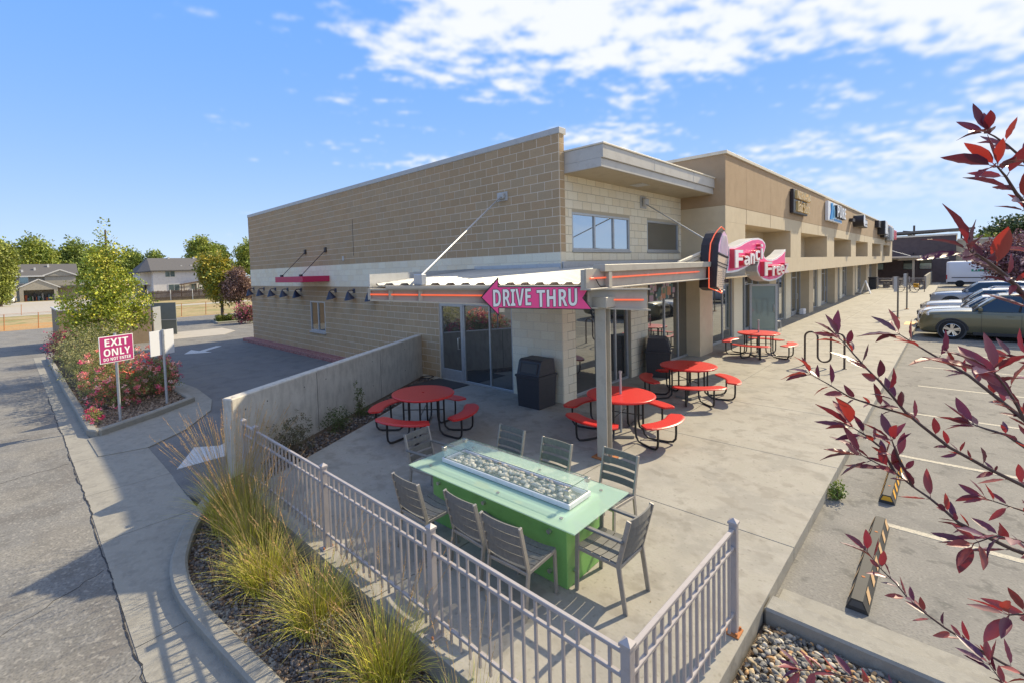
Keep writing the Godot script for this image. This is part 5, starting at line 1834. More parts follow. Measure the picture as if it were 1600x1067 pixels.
		words(q[0], q[1] + 0.02, q[2] + 0.015, q[3] - 0.02, q[4] - 0.015, 0.106, 0.02, M.tube_white, rb, "letter_tube")
	# boards high on the stucco front
	var z := 1.30
	t = thing("salon_sign", "dark wall sign with gold raised letters, reading Nirvana Hair Salon", "sign", V(14.95, 0, z))
	bx(V(0.0, 5.12, 0.0), V(2.75, 6.13, 0.12), "board", M.sign_dark, t, 0.01)
	bx(V(0.06, 5.16, 0.12), V(2.69, 5.70, 0.126), "panel", mat("panel_grey", lin(0.16, 0.155, 0.14), 0.5), t)
	bx(V(0.06, 5.76, 0.12), V(2.69, 6.08, 0.126), "panel", M.panel_grey, t)
	var gold := mat("gold_letter", lin(0.72, 0.52, 0.22), 0.35, 0.4)
	words("NIRVANA", 0.25, 5.73, 2.9, 6.08, 0.126, 0.10, gold, t)
	words("Hair Salon", 0.4, 5.20, 2.75, 5.66, 0.126, 0.09, gold, t, "lettering", "Droid Serif", 700, true)
	t = thing("leaf_sign", "white wall sign with a blue leaf figure and dark raised letters PURE", "sign", V(22.7, 0, z))
	bx(V(0.0, 5.2, 0.0), V(4.4, 6.24, 0.14), "board", M.sign_white, t, 0.01)
	mb = MB.new()
	mb.prism(PackedVector2Array([Vector2(0.45, 5.27), Vector2(1.3, 5.3), Vector2(1.5, 5.7), Vector2(1.25, 6.1), Vector2(1.15, 6.2), Vector2(0.7, 6.15), Vector2(0.85, 5.8), Vector2(0.6, 5.5)]), 0.14, 0.18)
	part(mb, "leaf_figure", mat("leaf_blue", lin(0.02, 0.27, 0.60), 0.4), t)
	mb = MB.new()
	mb.prism(PackedVector2Array([Vector2(1.1, 5.3), Vector2(1.7, 5.35), Vector2(1.75, 5.7), Vector2(1.5, 6.05), Vector2(1.35, 5.8), Vector2(1.45, 5.5)]), 0.181, 0.20)
	part(mb, "leaf_figure", mat("leaf_pale", lin(0.35, 0.62, 0.75), 0.4), t)
	words("PURE", 1.7, 5.42, 4.7, 6.12, 0.14, 0.14, M.sign_dark, t)
	words("PURE", 1.78, 5.45, 4.66, 6.09, 0.285, 0.02, M.sign_white, t, "letter_face")
	bx(V(1.7, 5.25, 0.14), V(4.3, 5.36, 0.15), "strip", M.leaf_blue, t)
	t = thing("round_logo_sign", "dark channel sign led by a pale round disc on brown stucco", "sign", V(31.0, 0, z))
	bx(V(0.0, 5.55, 0.0), V(1.0, 5.75, 0.2), "bracket", M.sign_dark, t)
	mb = MB.new()
	mb.T = Transform3D(Basis(Vector3.RIGHT, PI / 2), V(2.2, 5.68, 0.0))
	mb.lathe([Vector2(0.0, 0.0), Vector2(0.42, 0.0), Vector2(0.42, 0.55), Vector2(0.0, 0.55)], 24)
	part(mb, "disc_case", M.sign_dark, t)
	mb = MB.new()
	mb.T = Transform3D(Basis(Vector3.RIGHT, PI / 2), V(2.2, 5.68, 0.552))
	mb.lathe([Vector2(0.0, 0.0), Vector2(0.39, 0.0), Vector2(0.39, 0.02), Vector2(0.0, 0.02)], 24)
	part(mb, "disc", M.sign_white, t)
	bx(V(2.8, 5.35, 0.0), V(6.4, 5.95, 0.3), "letter_case", M.sign_dark, t, 0.02)
	rng.seed = 12
	for k in 6:
		bx(V(3.2 + k * 0.5, 5.58, 0.3), V(3.5 + k * 0.5, 5.86 - 0.04 * (k % 2), 0.34), "letter", M.sign_white, t, 0.02)
		bx(V(3.5 + k * 0.45, 5.40, 0.3), V(3.8 + k * 0.45, 5.52, 0.33), "letter", M.sign_white, t, 0.02)
	t = thing("tall_panel_sign", "dark sign of scattered pale letters beside a tall white panel", "sign", V(45.6, 0, z))
	bx(V(0.0, 5.75, 0.0), V(2.0, 6.35, 0.25), "bracket", M.sign_dark, t, 0.02)
	bx(V(2.0, 5.2, 0.0), V(4.2, 6.42, 0.5), "panel_case", M.sign_dark, t, 0.02)
	bx(V(2.1, 5.25, 0.5), V(4.0, 6.38, 0.54), "panel_face", M.sign_white, t)
	bx(V(4.3, 5.0, 0.0), V(8.0, 6.3, 0.3), "letter_case", M.sign_dark, t, 0.02)
	for k in 26:
		var u := rng.randf_range(4.5, 7.6)
		var w := rng.randf_range(5.1, 6.15)
		bx(V(u, w, 0.3), V(u + rng.randf_range(0.2, 0.45), w + rng.randf_range(0.06, 0.14), 0.32 + k * 0.001), "letter", M.sign_white, t)
	t = thing("red_blade_sign", "pale upright sign with red raised shapes at the strip's far end", "sign", V(54.2, 0, z))
	bx(V(0.0, 4.72, 0.0), V(2.4, 6.2, 0.5), "board", M.window_frame, t, 0.12)
	bx(V(2.5, 5.0, 0.0), V(7.2, 6.0, 0.4), "red_case", mat("sign_red", lin(0.55, 0.02, 0.04), 0.4), t, 0.05)
	for k in 12:
		var u := rng.randf_range(2.7, 6.6)
		var w := rng.randf_range(5.05, 5.8)
		bx(V(u, w, 0.4), V(u + 0.4, w + 0.1, 0.42 + k * 0.001), "letter", M.pink_light, t)
	# street signs on the island
	t = thing("exit_sign", "magenta sign reading EXIT ONLY, DO NOT ENTER, on a steel post in the island", "sign", V(-7.31, 0, -6.88), 0.42)
	pipe([V(0, -0.1, 0), V(0, 1.95, 0)], 0.03, "post", M.galvanised, t, 8)
	bx(V(-0.36, 1.32, 0.03), V(0.36, 1.90, 0.042), "board", M.sign_white, t)
	bx(V(-0.345, 1.335, 0.042), V(0.345, 1.885, 0.045), "face", M.magenta_sign, t)
	words("EXIT", -0.25, 1.68, 0.25, 1.84, 0.045, 0.004, M.sign_white, t)
	words("ONLY", -0.28, 1.47, 0.28, 1.63, 0.045, 0.004, M.sign_white, t)
	words("DO NOT ENTER", -0.29, 1.365, 0.29, 1.435, 0.045, 0.004, M.sign_white, t)
	t = thing("blank_sign", "blank pale back of a square sign on a steel post behind the roses", "sign", V(-6.22, 0, -7.75), 0.55)
	pipe([V(0, -0.1, 0), V(0, 1.85, 0)], 0.032, "post", M.galvanised, t, 8)
	bx(V(-0.35, 1.22, -0.045), V(0.35, 1.83, -0.03), "board", mat("sign_blank", lin(0.62, 0.63, 0.66), 0.45), t, 0.003)
	for y in [1.35, 1.7]:
		pipe([V(0, y, -0.03), V(0, y, 0.045)], 0.012, "bolt", M.steel, t, 6)


# ---------- along the walkway ----------

func rack(label: String, at: Vector3, h: float) -> void:
	var t := thing("bike_rack", label, "bike rack", at, 0.0, "wave bike racks on the walkway")
	var p := []
	p.append(V(0, 0, 0))
	for hump in 3:
		var up := hump != 1
		var z0 := hump * 0.31
		var yc := h - 0.155 if up else 0.30
		p.append(V(0, 0.3 if hump == 0 else yc, z0))
		for k in 9:
			var a := PI - PI * k / 8
			p.append(V(0, yc + sin(a) * 0.155 * (1 if up else -1), z0 + 0.155 + cos(a) * 0.155))
	p.append(V(0, 0, 0.93))
	pipe(p, 0.026, "tube", mat("rack_brown", lin(0.085, 0.055, 0.04), 0.5), t, 10)
	for z in [0.0, 0.93]:
		var fl := MB.new()
		fl.T = Transform3D(Basis(), V(0, 0, z))
		fl.lathe([Vector2(0.06, 0.0), Vector2(0.06, 0.012), Vector2(0.0, 0.012)], 12)
		part(fl, "foot", M.rack_brown, t)


func walkway_things() -> void:
	rack("brown wave bike rack near the open-walkway picnic table", V(7.9, 0, 3.13), 1.0)
	rack("brown wave bike rack at the far end beside the leaning bicycle", V(48.6, 0, 3.45), 1.0)
	for q in [[V(23.45, 0, 4.21), "tall thin steel sign post on the walkway, first from the bike rack"], [V(29.24, 0, 4.25), "tall thin steel sign post on the walkway, second from the bike rack"]]:
		var t := thing("sign_post", q[1], "post", q[0], 0.0, "sign posts along the walkway")
		pipe([V(0, 0, 0), V(0, 2.12, 0)], 0.036, "post", mat("post_dark", lin(0.16, 0.14, 0.12), 0.5), t, 8)
		bx(V(-0.02, 1.35, -0.16), V(0.05, 2.12, 0.02), "sign_plate", M.galvanised, t, 0.004)
		bx(V(-0.09, 0, -0.09), V(0.09, 0.03, 0.09), "foot", M.rust, t, 0.004)
	# wheel stops in the first two stalls
	for q in [[V(0.05, ROAD, 5.62), M.yellow_tape, "black rubber wheel stop with bright yellow stripes"], [V(-2.52, ROAD, 5.62), M.faded_tape, "black rubber wheel stop with faded orange stripes beside the gravel bed"]]:
		var t := thing("wheel_stop", q[2], "wheel stop", q[0], 0.0, "wheel stops in the parking stalls")
		var mb := MB.new()
		mb.T = Transform3D(Basis(V(0, 0, -1), Vector3.UP, Vector3.RIGHT), Vector3.ZERO)
		var half := 0.82 if q[0].x > -1.0 else 1.0
		mb.prism(PackedVector2Array([Vector2(-0.085, 0.0), Vector2(-0.075, 0.03), Vector2(-0.042, 0.115), Vector2(0.042, 0.115), Vector2(0.075, 0.03), Vector2(0.085, 0.0)]), -half, half)
		part(mb, "body", M.rubber, t)
		for k in 6:
			var x := -half + 0.12 + k * (2 * half - 0.3) / 5.0
			for s in [-1.0, 1.0]:
				var st := MB.new()
				var a := V(x, 0.035, 0.0755 * s)
				var b := V(x + 0.11, 0.112, 0.0455 * s)
				var o := V(0, 0.001, 0.003 * s)
				st.out_quad(V(x, 0.035, 0.0755 * s) + o, V(x + 0.12, 0.035, 0.0755 * s) + o, V(x + 0.19, 0.112, 0.0455 * s) + o, V(x + 0.07, 0.112, 0.0455 * s) + o, V(x, 0, 0))
				part(st, "stripe", q[1], t)
		var ec := MB.new()
		ec.out_quad(V(-half - 0.002, 0.04, -0.06), V(-half - 0.002, 0.04, 0.06), V(-half - 0.002, 0.1, 0.035), V(-half - 0.002, 0.1, -0.035), V(0, 0, 0))
		part(ec, "end_patch", q[1] if q[0].x > -1.0 else M.shade_grey, t)
		for x in [-half * 0.55, half * 0.55]:
			pipe([V(x, 0.11, 0), V(x, 0.118, 0)], 0.016, "anchor", M.rust, t, 8)
	# wire chair by the open door, boxes and boards further down
	var t := thing("wire_chair", "pale wire-backed cafe chair beside the open shop door", "chair", V(15.3, 0, 0.62), -0.7)
	for s in [-0.2, 0.2]:
		pipe([V(s, 0, 0.2), V(s, 0.45, 0.18)], 0.012, "leg", M.light_trim, t, 6)
		pipe([V(s, 0, -0.22), V(s, 0.45, -0.18), V(s * 0.95, 0.9, -0.26)], 0.012, "leg", M.light_trim, t, 6)
	bx(V(-0.21, 0.44, -0.2), V(0.21, 0.465, 0.2), "seat", M.light_trim, t, 0.01)
	bx(V(-0.2, 0.6, -0.25), V(0.2, 0.9, -0.23), "backrest", M.light_trim, t, 0.02)
	tag(bx(V(23.4, 0.002, 0.02), V(23.95, 0.32, 0.25), "white_box", M.sign_white, null, 0.03), "white plastic box on the shaded walkway against a column", "box")
	t = thing("sandwich_board", "white folding sandwich board at the edge of the soffit's shade", "sign board", V(45.1, 0, 0.75), PI / 2)
	bar(V(-0.35, 0.0, 0.0), V(0.0, 1.15, 0.0), 0.75, 0.035, "leaf", M.sign_white, t, 0.005, V(1, 0.3, 0))
	bar(V(0.35, 0.0, 0.0), V(0.0, 1.15, 0.0), 0.75, 0.035, "leaf", M.sign_white, t, 0.005, V(1, -0.3, 0))
	t = thing("tall_bin", "plain dark upright bin at the far end of the shop row", "trash bin", V(53.0, 0, 0.5))
	bx(V(-0.3, 0, -0.3), V(0.3, 1.05, 0.3), "body", M.bin_plastic, t, 0.04)
	bx(V(-0.34, 1.05, -0.34), V(0.34, 1.2, 0.34), "lid", M.bin_plastic, t, 0.05)
	# bicycle with a yellow bag
	t = thing("bicycle", "bicycle with a yellow pannier leaning at the far bike rack", "bicycle", V(47.8, 0, 3.3), 1.2)
	for x in [-0.52, 0.52]:
		var w := MB.new()
		var ring := []
		for k in 20:
			ring.append(V(x + cos(TAU * k / 20) * 0.33, 0.345 + sin(TAU * k / 20) * 0.33, 0))
		w.tube(ring, 0.02, 6, -1.0, true)
		part(w, "wheel", M.tyre, t)
	var fr := MB.new()
	for q in [[V(-0.52, 0.345, 0), V(-0.1, 0.3, 0)], [V(-0.1, 0.3, 0), V(-0.2, 0.85, 0)], [V(-0.2, 0.8, 0), V(0.38, 0.82, 0)], [V(-0.1, 0.3, 0), V(0.38, 0.75, 0)], [V(0.36, 0.95, 0), V(0.52, 0.345, 0)], [V(-0.52, 0.345, 0), V(-0.2, 0.8, 0)]]:
		fr.tube(q, 0.017, 6)
	part(fr, "frame", M.steel, t)
	bx(V(-0.32, 0.85, -0.07), V(-0.08, 0.9, 0.07), "saddle", M.sign_dark, t, 0.02)
	pipe([V(0.36, 0.98, -0.28), V(0.36, 0.98, 0.28)], 0.014, "handlebar", M.sign_dark, t, 6)
	bx(V(-0.75, 0.42, 0.06), V(-0.38, 0.78, 0.22), "pannier", M.yellow_tape, t, 0.03)
	# far patio: railing, low wall, canopy, tables
	t = thing("far_railing", "grey picket railing across the far end of the walkway", "fence", V(53.5, 0, 0))
	for k in 40:
		bx(V(-0.012, 0.1, 0.9 + k * 0.085), V(0.012, 1.02, 0.92 + k * 0.085), "picket", M.fence_paint, t)
	bx(V(-0.025, 1.02, 0.85), V(0.025, 1.08, 4.3), "top_rail", M.fence_paint, t)
	bx(V(-0.025, 0.12, 0.85), V(0.025, 0.17, 4.3), "bottom_rail", M.fence_paint, t)
	for z in [0.85, 2.0, 3.15, 4.3]:
		bx(V(-0.04, 0, z - 0.04), V(0.04, 1.2, z + 0.04), "post", M.fence_paint, t)
	tag(bx(V(54.0, 0, 4.15), V(72.0, 1.25, 4.3), "low_wall", M.kerb_concrete, null, 0.02), "long low grey wall along the far patio's parking side", "wall")
	for k in 4:
		var ft := thing("far_table", "dark cafe table with chairs on the far patio behind the railing", "table", V(56.0 + k * 3.4, 0, 1.3 + 0.6 * (k % 2)), 0.0, "tables on the far patio")
		bx(V(-0.45, 0.70, -0.45), V(0.45, 0.75, 0.45), "top", M.rack_brown, ft)
		bx(V(-0.05, 0, -0.05), V(0.05, 0.7, 0.05), "leg", M.sign_dark, ft)
		for s in [-1.0, 1.0]:
			bx(V(0.75 * s - 0.2, 0.0, -0.2), V(0.75 * s + 0.2, 0.45, 0.2), "stool", M.sign_dark, ft)
	far_building()


func far_building() -> void:
	var b := thing("brown_building", "dark mauve-brown building with a row of pale windows beyond the shop row", "building", V(73, 0, 0))
	bx(V(0, -0.2, -24), V(26, 5.55, 6.3), "wall", M.stucco_purple, b)
	bx(V(-0.1, 5.55, -24), V(26, 5.75, 6.4), "parapet_cap", M.tan_cap, b)
	bx(V(0.5, -0.2, 6.3), V(24, 4.9, 15), "tan_wing", M.stucco_tan, b)
	bx(V(0.4, 4.9, 6.4), V(24, 5.1, 15), "wing_cap", M.tan_cap, b)
	bar(V(2, 6.0, -8), V(10, 6.5, 6), 8.0, 0.3, "upper_roof", M.roof_shingle, b)
	for k in 9:
		var z := -7.4 + k * 1.5
		if k % 3 == 2:
			bx(V(-0.03, 2.75, z), V(0.0, 2.85, z + 1.1), "band", M.tan_cap, b)
			continue
		var w := bx(V(-0.06, 1.5, z), V(0.0, 2.8, z + 1.15), "window_frame", M.sign_dark, b)
		bx(V(-0.08, 1.55, z + 0.05), V(-0.055, 2.25, z + 1.1), "pane", M.far_glass, w)
		bx(V(-0.08, 2.3, z + 0.05), V(-0.055, 2.75, z + 1.1), "pane", M.car_glass, w)
	for z in [-6.0, 2.5, 4.6]:
		bx(V(-0.2, 3.4, z), V(0.0, 3.6, z + 0.15), "wall_lamp", M.sign_dark, b)
	var c := thing("far_canopy", "pale flat canopy on a thin post against the brown building", "canopy", V(66, 0, 0))
	bx(V(0, 2.95, -6), V(6.9, 3.2, 3.4), "roof", M.fascia_metal, c, 0.02)
	bx(V(0.5, 2.7, 1.5), V(3.0, 2.94, 4.4), "beam", M.beam_paint, c, 0.01)
	bx(V(0.7, 0, 2.75), V(0.9, 2.7, 2.95), "post", M.beam_paint, c)
	pipe([V(6.9, 5.0, -2), V(0.6, 3.2, 2.6)], 0.03, "tie_rod", M.galvanised, c, 6)
	for q in [[V(94, 0, 1.65), 8.0, "dark floodlight pole rising behind the brown building"], [V(118, 0, 7.0), 7.6, "twin-armed parking light pole far behind the tan wing"]]:
		var p := thing("light_pole", q[2], "light pole", q[0], 0.0, "light poles far behind")
		pipe([V(0, 0, 0), V(0, q[1], 0)], 0.13, "pole", M.sign_dark, p, 8)
		if q[0].x < 100:
			bar(V(0, q[1] - 1.0, 0), V(0, q[1] - 0.8, -1.3), 0.3, 0.18, "flood_lamp", M.sign_dark, p)
			bar(V(0, q[1] - 1.7, 0), V(0, q[1] - 1.4, -0.7), 0.3, 0.3, "flood_lamp", M.sign_dark, p)
		else:
			bar(V(0, q[1], -1.6), V(0, q[1], 1.6), 0.35, 0.16, "lamp_arm", M.sign_dark, p)
	far_tree("plum_street_tree", "dusky purple plum tree standing over the parked cars", V(51.0, -0.15, 10.3), 4.6, 7.0, [lin(0.22, 0.10, 0.12), lin(0.32, 0.17, 0.18), lin(0.15, 0.06, 0.09), lin(0.40, 0.26, 0.26)], 160, 3200, 0.20, "", 9, 0.2)
	far_tree("lime_tree", "bright yellow-green tree behind the purple plum", V(78, -0.15, 9.4), 5.4, 4.5, [lin(0.22, 0.27, 0.03), lin(0.15, 0.2, 0.03)], 161, 1500, 0.26)
	far_tree("far_plum_tree", "purple tree at the back of the parking lot near the tan wing", V(70, -0.15, 11.5), 5.4, 6.0, [lin(0.14, 0.07, 0.08), lin(0.2, 0.11, 0.11)], 162, 1800, 0.26)
	far_tree("dark_tree", "dark green tree behind the tan wing's roof", V(100, -0.15, 12), 8.4, 8.0, [lin(0.05, 0.08, 0.03), lin(0.07, 0.1, 0.03)], 163, 1500, 0.4)


# ---------- vehicles: front towards local -z ----------

func loft(mb: MB, stations: Array, sections: Callable) -> void:
	# skin through half sections mirrored in x
	var rows := []
	for s in stations:
		var half: Array = sections.call(s)
		var ring := []
		for k in half.size():
			ring.append(half[k])
		for k in range(half.size() - 1, -1, -1):
			ring.append(V(-half[k].x, half[k].y, half[k].z))
		rows.append(ring)
	var cnt: int = rows[0].size()
	var nrm := []
	for i in rows.size():
		var line := []
		for k in cnt:
			var du: Vector3 = rows[mini(i + 1, rows.size() - 1)][k] - rows[maxi(i - 1, 0)][k]
			var dv: Vector3 = rows[i][mini(k + 1, cnt - 1)] - rows[i][maxi(k - 1, 0)]
			var n := dv.cross(du)
			var mid := V(0, 0.6, rows[i][k].z)
			if n.length() < 1e-6:
				n = rows[i][k] - mid
			if n.dot(rows[i][k] - mid) < 0:
				n = -n
			line.append(n.normalized())
		nrm.append(line)
	for i in rows.size() - 1:
		for k in cnt - 1:
			mb.smooth(rows[i][k], nrm[i][k], rows[i][k + 1], nrm[i][k + 1], rows[i + 1][k + 1], nrm[i + 1][k + 1])
			mb.smooth(rows[i][k], nrm[i][k], rows[i + 1][k + 1], nrm[i + 1][k + 1], rows[i + 1][k], nrm[i + 1][k])
	for e in [0, rows.size() - 1]:
		var c := Vector3.ZERO
		for p in rows[e]:
			c += p / cnt
		for k in cnt - 1:
			mb.out_tri(rows[e][k], rows[e][k + 1], c, V(0, 0.6, 0))


func car(called: String, label: String, category: String, paint: Material, at: Vector3, turn: float, o: Dictionary) -> Node3D:
	var t := thing(called, label, category, at, turn)
	var L: float = o.L
	var W: float = o.W / 2
	var H: float = o.H
	var belt: float = H * 0.62
	var hood: float = H * 0.60
	# lower body: [z, top, half width, bottom]
	var st := [[-0.5, hood * 0.62, 0.76, 0.34], [-0.494, hood * 0.78, 0.82, 0.27], [-0.475, hood * 0.90, 0.90, 0.22], [-0.43, hood * 0.965, 0.965, 0.2], [-0.36, hood * 1.0, 0.99, 0.2], [-0.28, hood * 1.03, 1.0, 0.2], [-0.20, belt * 1.01, 1.0, 0.2], [-0.05, belt, 1.0, 0.2], [0.2, belt * 1.02, 1.0, 0.2], [0.4, belt * 1.04, 0.985, 0.22], [0.47, belt * 1.03, 0.95, 0.26], [0.495, belt * 0.9, 0.88, 0.32], [0.5, belt * 0.72, 0.82, 0.36]]
	var mb := MB.new()
	loft(mb, st, func(s):
		var z: float = s[0] * L
		var w: float = s[2] * W
		return [V(0, s[3], z), V(w * 0.86, s[3], z), V(w * 0.985, s[3] + 0.10, z), V(w, s[3] + (s[1] - s[3]) * 0.45, z), V(w * 0.995, s[1] - 0.14, z), V(w * 0.96, s[1] - 0.05, z), V(w * 0.88, s[1] - 0.008, z), V(w * 0.5, s[1] + 0.018, z), V(0, s[1] + 0.024, z)])
	var body := part(mb, "body", paint, t)
	# glass house and roof
	var gst := [[-0.205, belt * 1.01 + 0.02], [-0.13, H * 0.82], [-0.06, H * 0.955], [0.1, H * 0.985], [0.28, H * 0.975], [0.40, H * 0.94], [0.45, H * 0.80], [0.475, belt * 1.05]]
	mb = MB.new()
	loft(mb, gst, func(s):
		var z: float = s[0] * L
		var rise: float = (s[1] - belt) / (H - belt)
		return [V(W * 0.93, belt - 0.02, z), V(W * lerpf(0.93, 0.80, rise * 0.85), lerpf(belt, s[1], 0.85), z), V(W * lerpf(0.9, 0.70, rise), s[1], z), V(0, s[1] + 0.012, z)])
	part(mb, "glass", M.car_glass, t)
	mb = MB.new()
	loft(mb, [[-0.065, H * 0.95], [0.1, H * 0.985], [0.28, H * 0.975], [0.405, H * 0.93]], func(s):
		var z: float = s[0] * L
		return [V(W * 0.805, lerpf(belt, s[1], 0.86), z), V(W * 0.765, lerpf(belt, s[1], 0.97), z), V(W * 0.70, s[1] + 0.012, z), V(0, s[1] + 0.03, z)])
	part(mb, "roof", paint, t)
	for s in [-1.0, 1.0]:
		for q in [[-0.20, -0.065, 0.05], [0.035, 0.05, 0.06], [0.235, 0.225, 0.07], [0.455, 0.39, 0.09]]:
			bar(V(W * 0.935 * s, belt, q[0] * L), V(W * 0.79 * s, H * 0.93, q[1] * L), q[2], 0.03, "pillar", paint if q[0] < 0 or q[0] > 0.4 else M.sign_dark, t)
		var mr := bx(V(W * s * 0.98, belt + 0.0, -0.165 * L - 0.05), V(W * s * 1.16, belt + 0.15, -0.165 * L + 0.07), "mirror", paint, t, 0.03)
		# lamps
		bar(V(W * 0.60 * s, hood * 0.80, -0.487 * L), V(W * 0.955 * s, hood * 0.88, -0.445 * L), 0.06, 0.12, "headlight", M.lamp_clear, t, 0.02)
		bar(V(W * 0.70 * s, belt * 0.85, 0.492 * L), V(W * 0.93 * s, belt * 0.9, 0.472 * L), 0.06, 0.16, "tail_light", M.tail_red, t, 0.02)
		if o.has("amber"):
			bar(V(W * 0.96 * s, hood * 0.78, -0.455 * L), V(W * 0.995 * s, hood * 0.8, -0.43 * L), 0.03, 0.08, "side_marker", M.amber, t, 0.01)
		for z in [-0.155, 0.045, 0.235]:
			bar(V(W * 1.002 * s, 0.32, z * L), V(W * 0.999 * s, belt - 0.12, z * L), 0.008, 0.008, "door_seam", M.sign_dark, body)
		for z in [-0.01, 0.19]:
			bar(V(W * 1.005 * s, belt - 0.17, z * L - 0.09), V(W * 1.005 * s, belt - 0.17, z * L + 0.09), 0.03, 0.03, "door_handle", paint, body, 0.008)
		bar(V(W * 0.985 * s, 0.25, -0.2 * L), V(W * 0.985 * s, 0.25, 0.22 * L), 0.05, 0.12, "sill", M.rubber, t, 0.01)
		if o.get("rails", false):
			pipe([V(W * 0.7 * s, H * 0.97, -0.02 * L), V(W * 0.7 * s, H * 1.02, 0.02 * L), V(W * 0.7 * s, H * 1.02, 0.3 * L), V(W * 0.7 * s, H * 0.96, 0.36 * L)], 0.018, "roof_rail", M.chrome, t, 6)
		# wheels
		for z in [-0.5 * L + 0.93, 0.5 * L - 1.02]:
			var R := 0.36
			var arch := MB.new()
			var ap := []
			for k in 13:
				var a := PI * k / 12.0
				ap.append(V(W * 0.993 * s, R + sin(a) * 0.43, z + cos(a) * 0.43))
			arch.tube(ap, 0.035, 6)
			part(arch, "wheel_arch", M.rubber, t)
			var well := MB.new()
			well.T = Transform3D(Basis(Vector3.BACK, PI / 2), V(W * s * 0.99 - 0.0 * s, R, z))
			well.lathe([Vector2(0.0, -0.012), Vector2(0.42, -0.012), Vector2(0.42, 0.012), Vector2(0.0, 0.012)], 20)
			part(well, "wheel_well", M.shade_grey, t)  # flat disc on the body side, painted as the shade of the well
			var wheel := Node3D.new()
			wheel.name = "wheel"
			t.add_child(wheel, true)
			wheel.transform = Transform3D(Basis(Vector3.BACK, -PI / 2 * s), V(W * s * 0.93, R, z))
			var ty := MB.new()
			ty.lathe([Vector2(0.24, -0.1), Vector2(0.33, -0.1), Vector2(0.36, -0.06), Vector2(0.36, 0.09), Vector2(0.335, 0.125), Vector2(0.25, 0.13), Vector2(0.235, 0.10), Vector2(0.0, 0.06)], 24)
			part(ty, "tyre", M.tyre, wheel)
			var rm := MB.new()
			for k in 5:
				var a := TAU * k / 5
				rm.beam(V(0, 0.105, 0), V(cos(a) * 0.235, 0.118, sin(a) * 0.235), 0.075, 0.022)
				rm.beam(V(cos(a + 0.5) * 0.05, 0.10, sin(a + 0.5) * 0.05), V(cos(a + 0.35) * 0.235, 0.112, sin(a + 0.35) * 0.235), 0.025, 0.02)
			var ring := []
			for k in 24:
				ring.append(V(cos(TAU * k / 24) * 0.238, 0.118, sin(TAU * k / 24) * 0.238))
			rm.tube(ring, 0.014, 6, -1.0, true)
			part(rm, "rim", M.chrome, wheel)
	# face
	bar(V(-W * 0.52, hood * 0.76, -0.499 * L), V(W * 0.52, hood * 0.76, -0.499 * L), 0.05, 0.2, "grille", M.sign_dark, t, 0.02)
	bar(V(-W * 0.5, hood * 0.80, -0.505 * L), V(W * 0.5, hood * 0.80, -0.505 * L), 0.03, 0.03, "grille_bar", M.chrome, t, 0.008)
	bar(V(-W * 0.7, 0.40, -0.499 * L), V(W * 0.7, 0.40, -0.499 * L), 0.07, 0.16, "bumper_intake", M.rubber, t, 0.03)
	return t


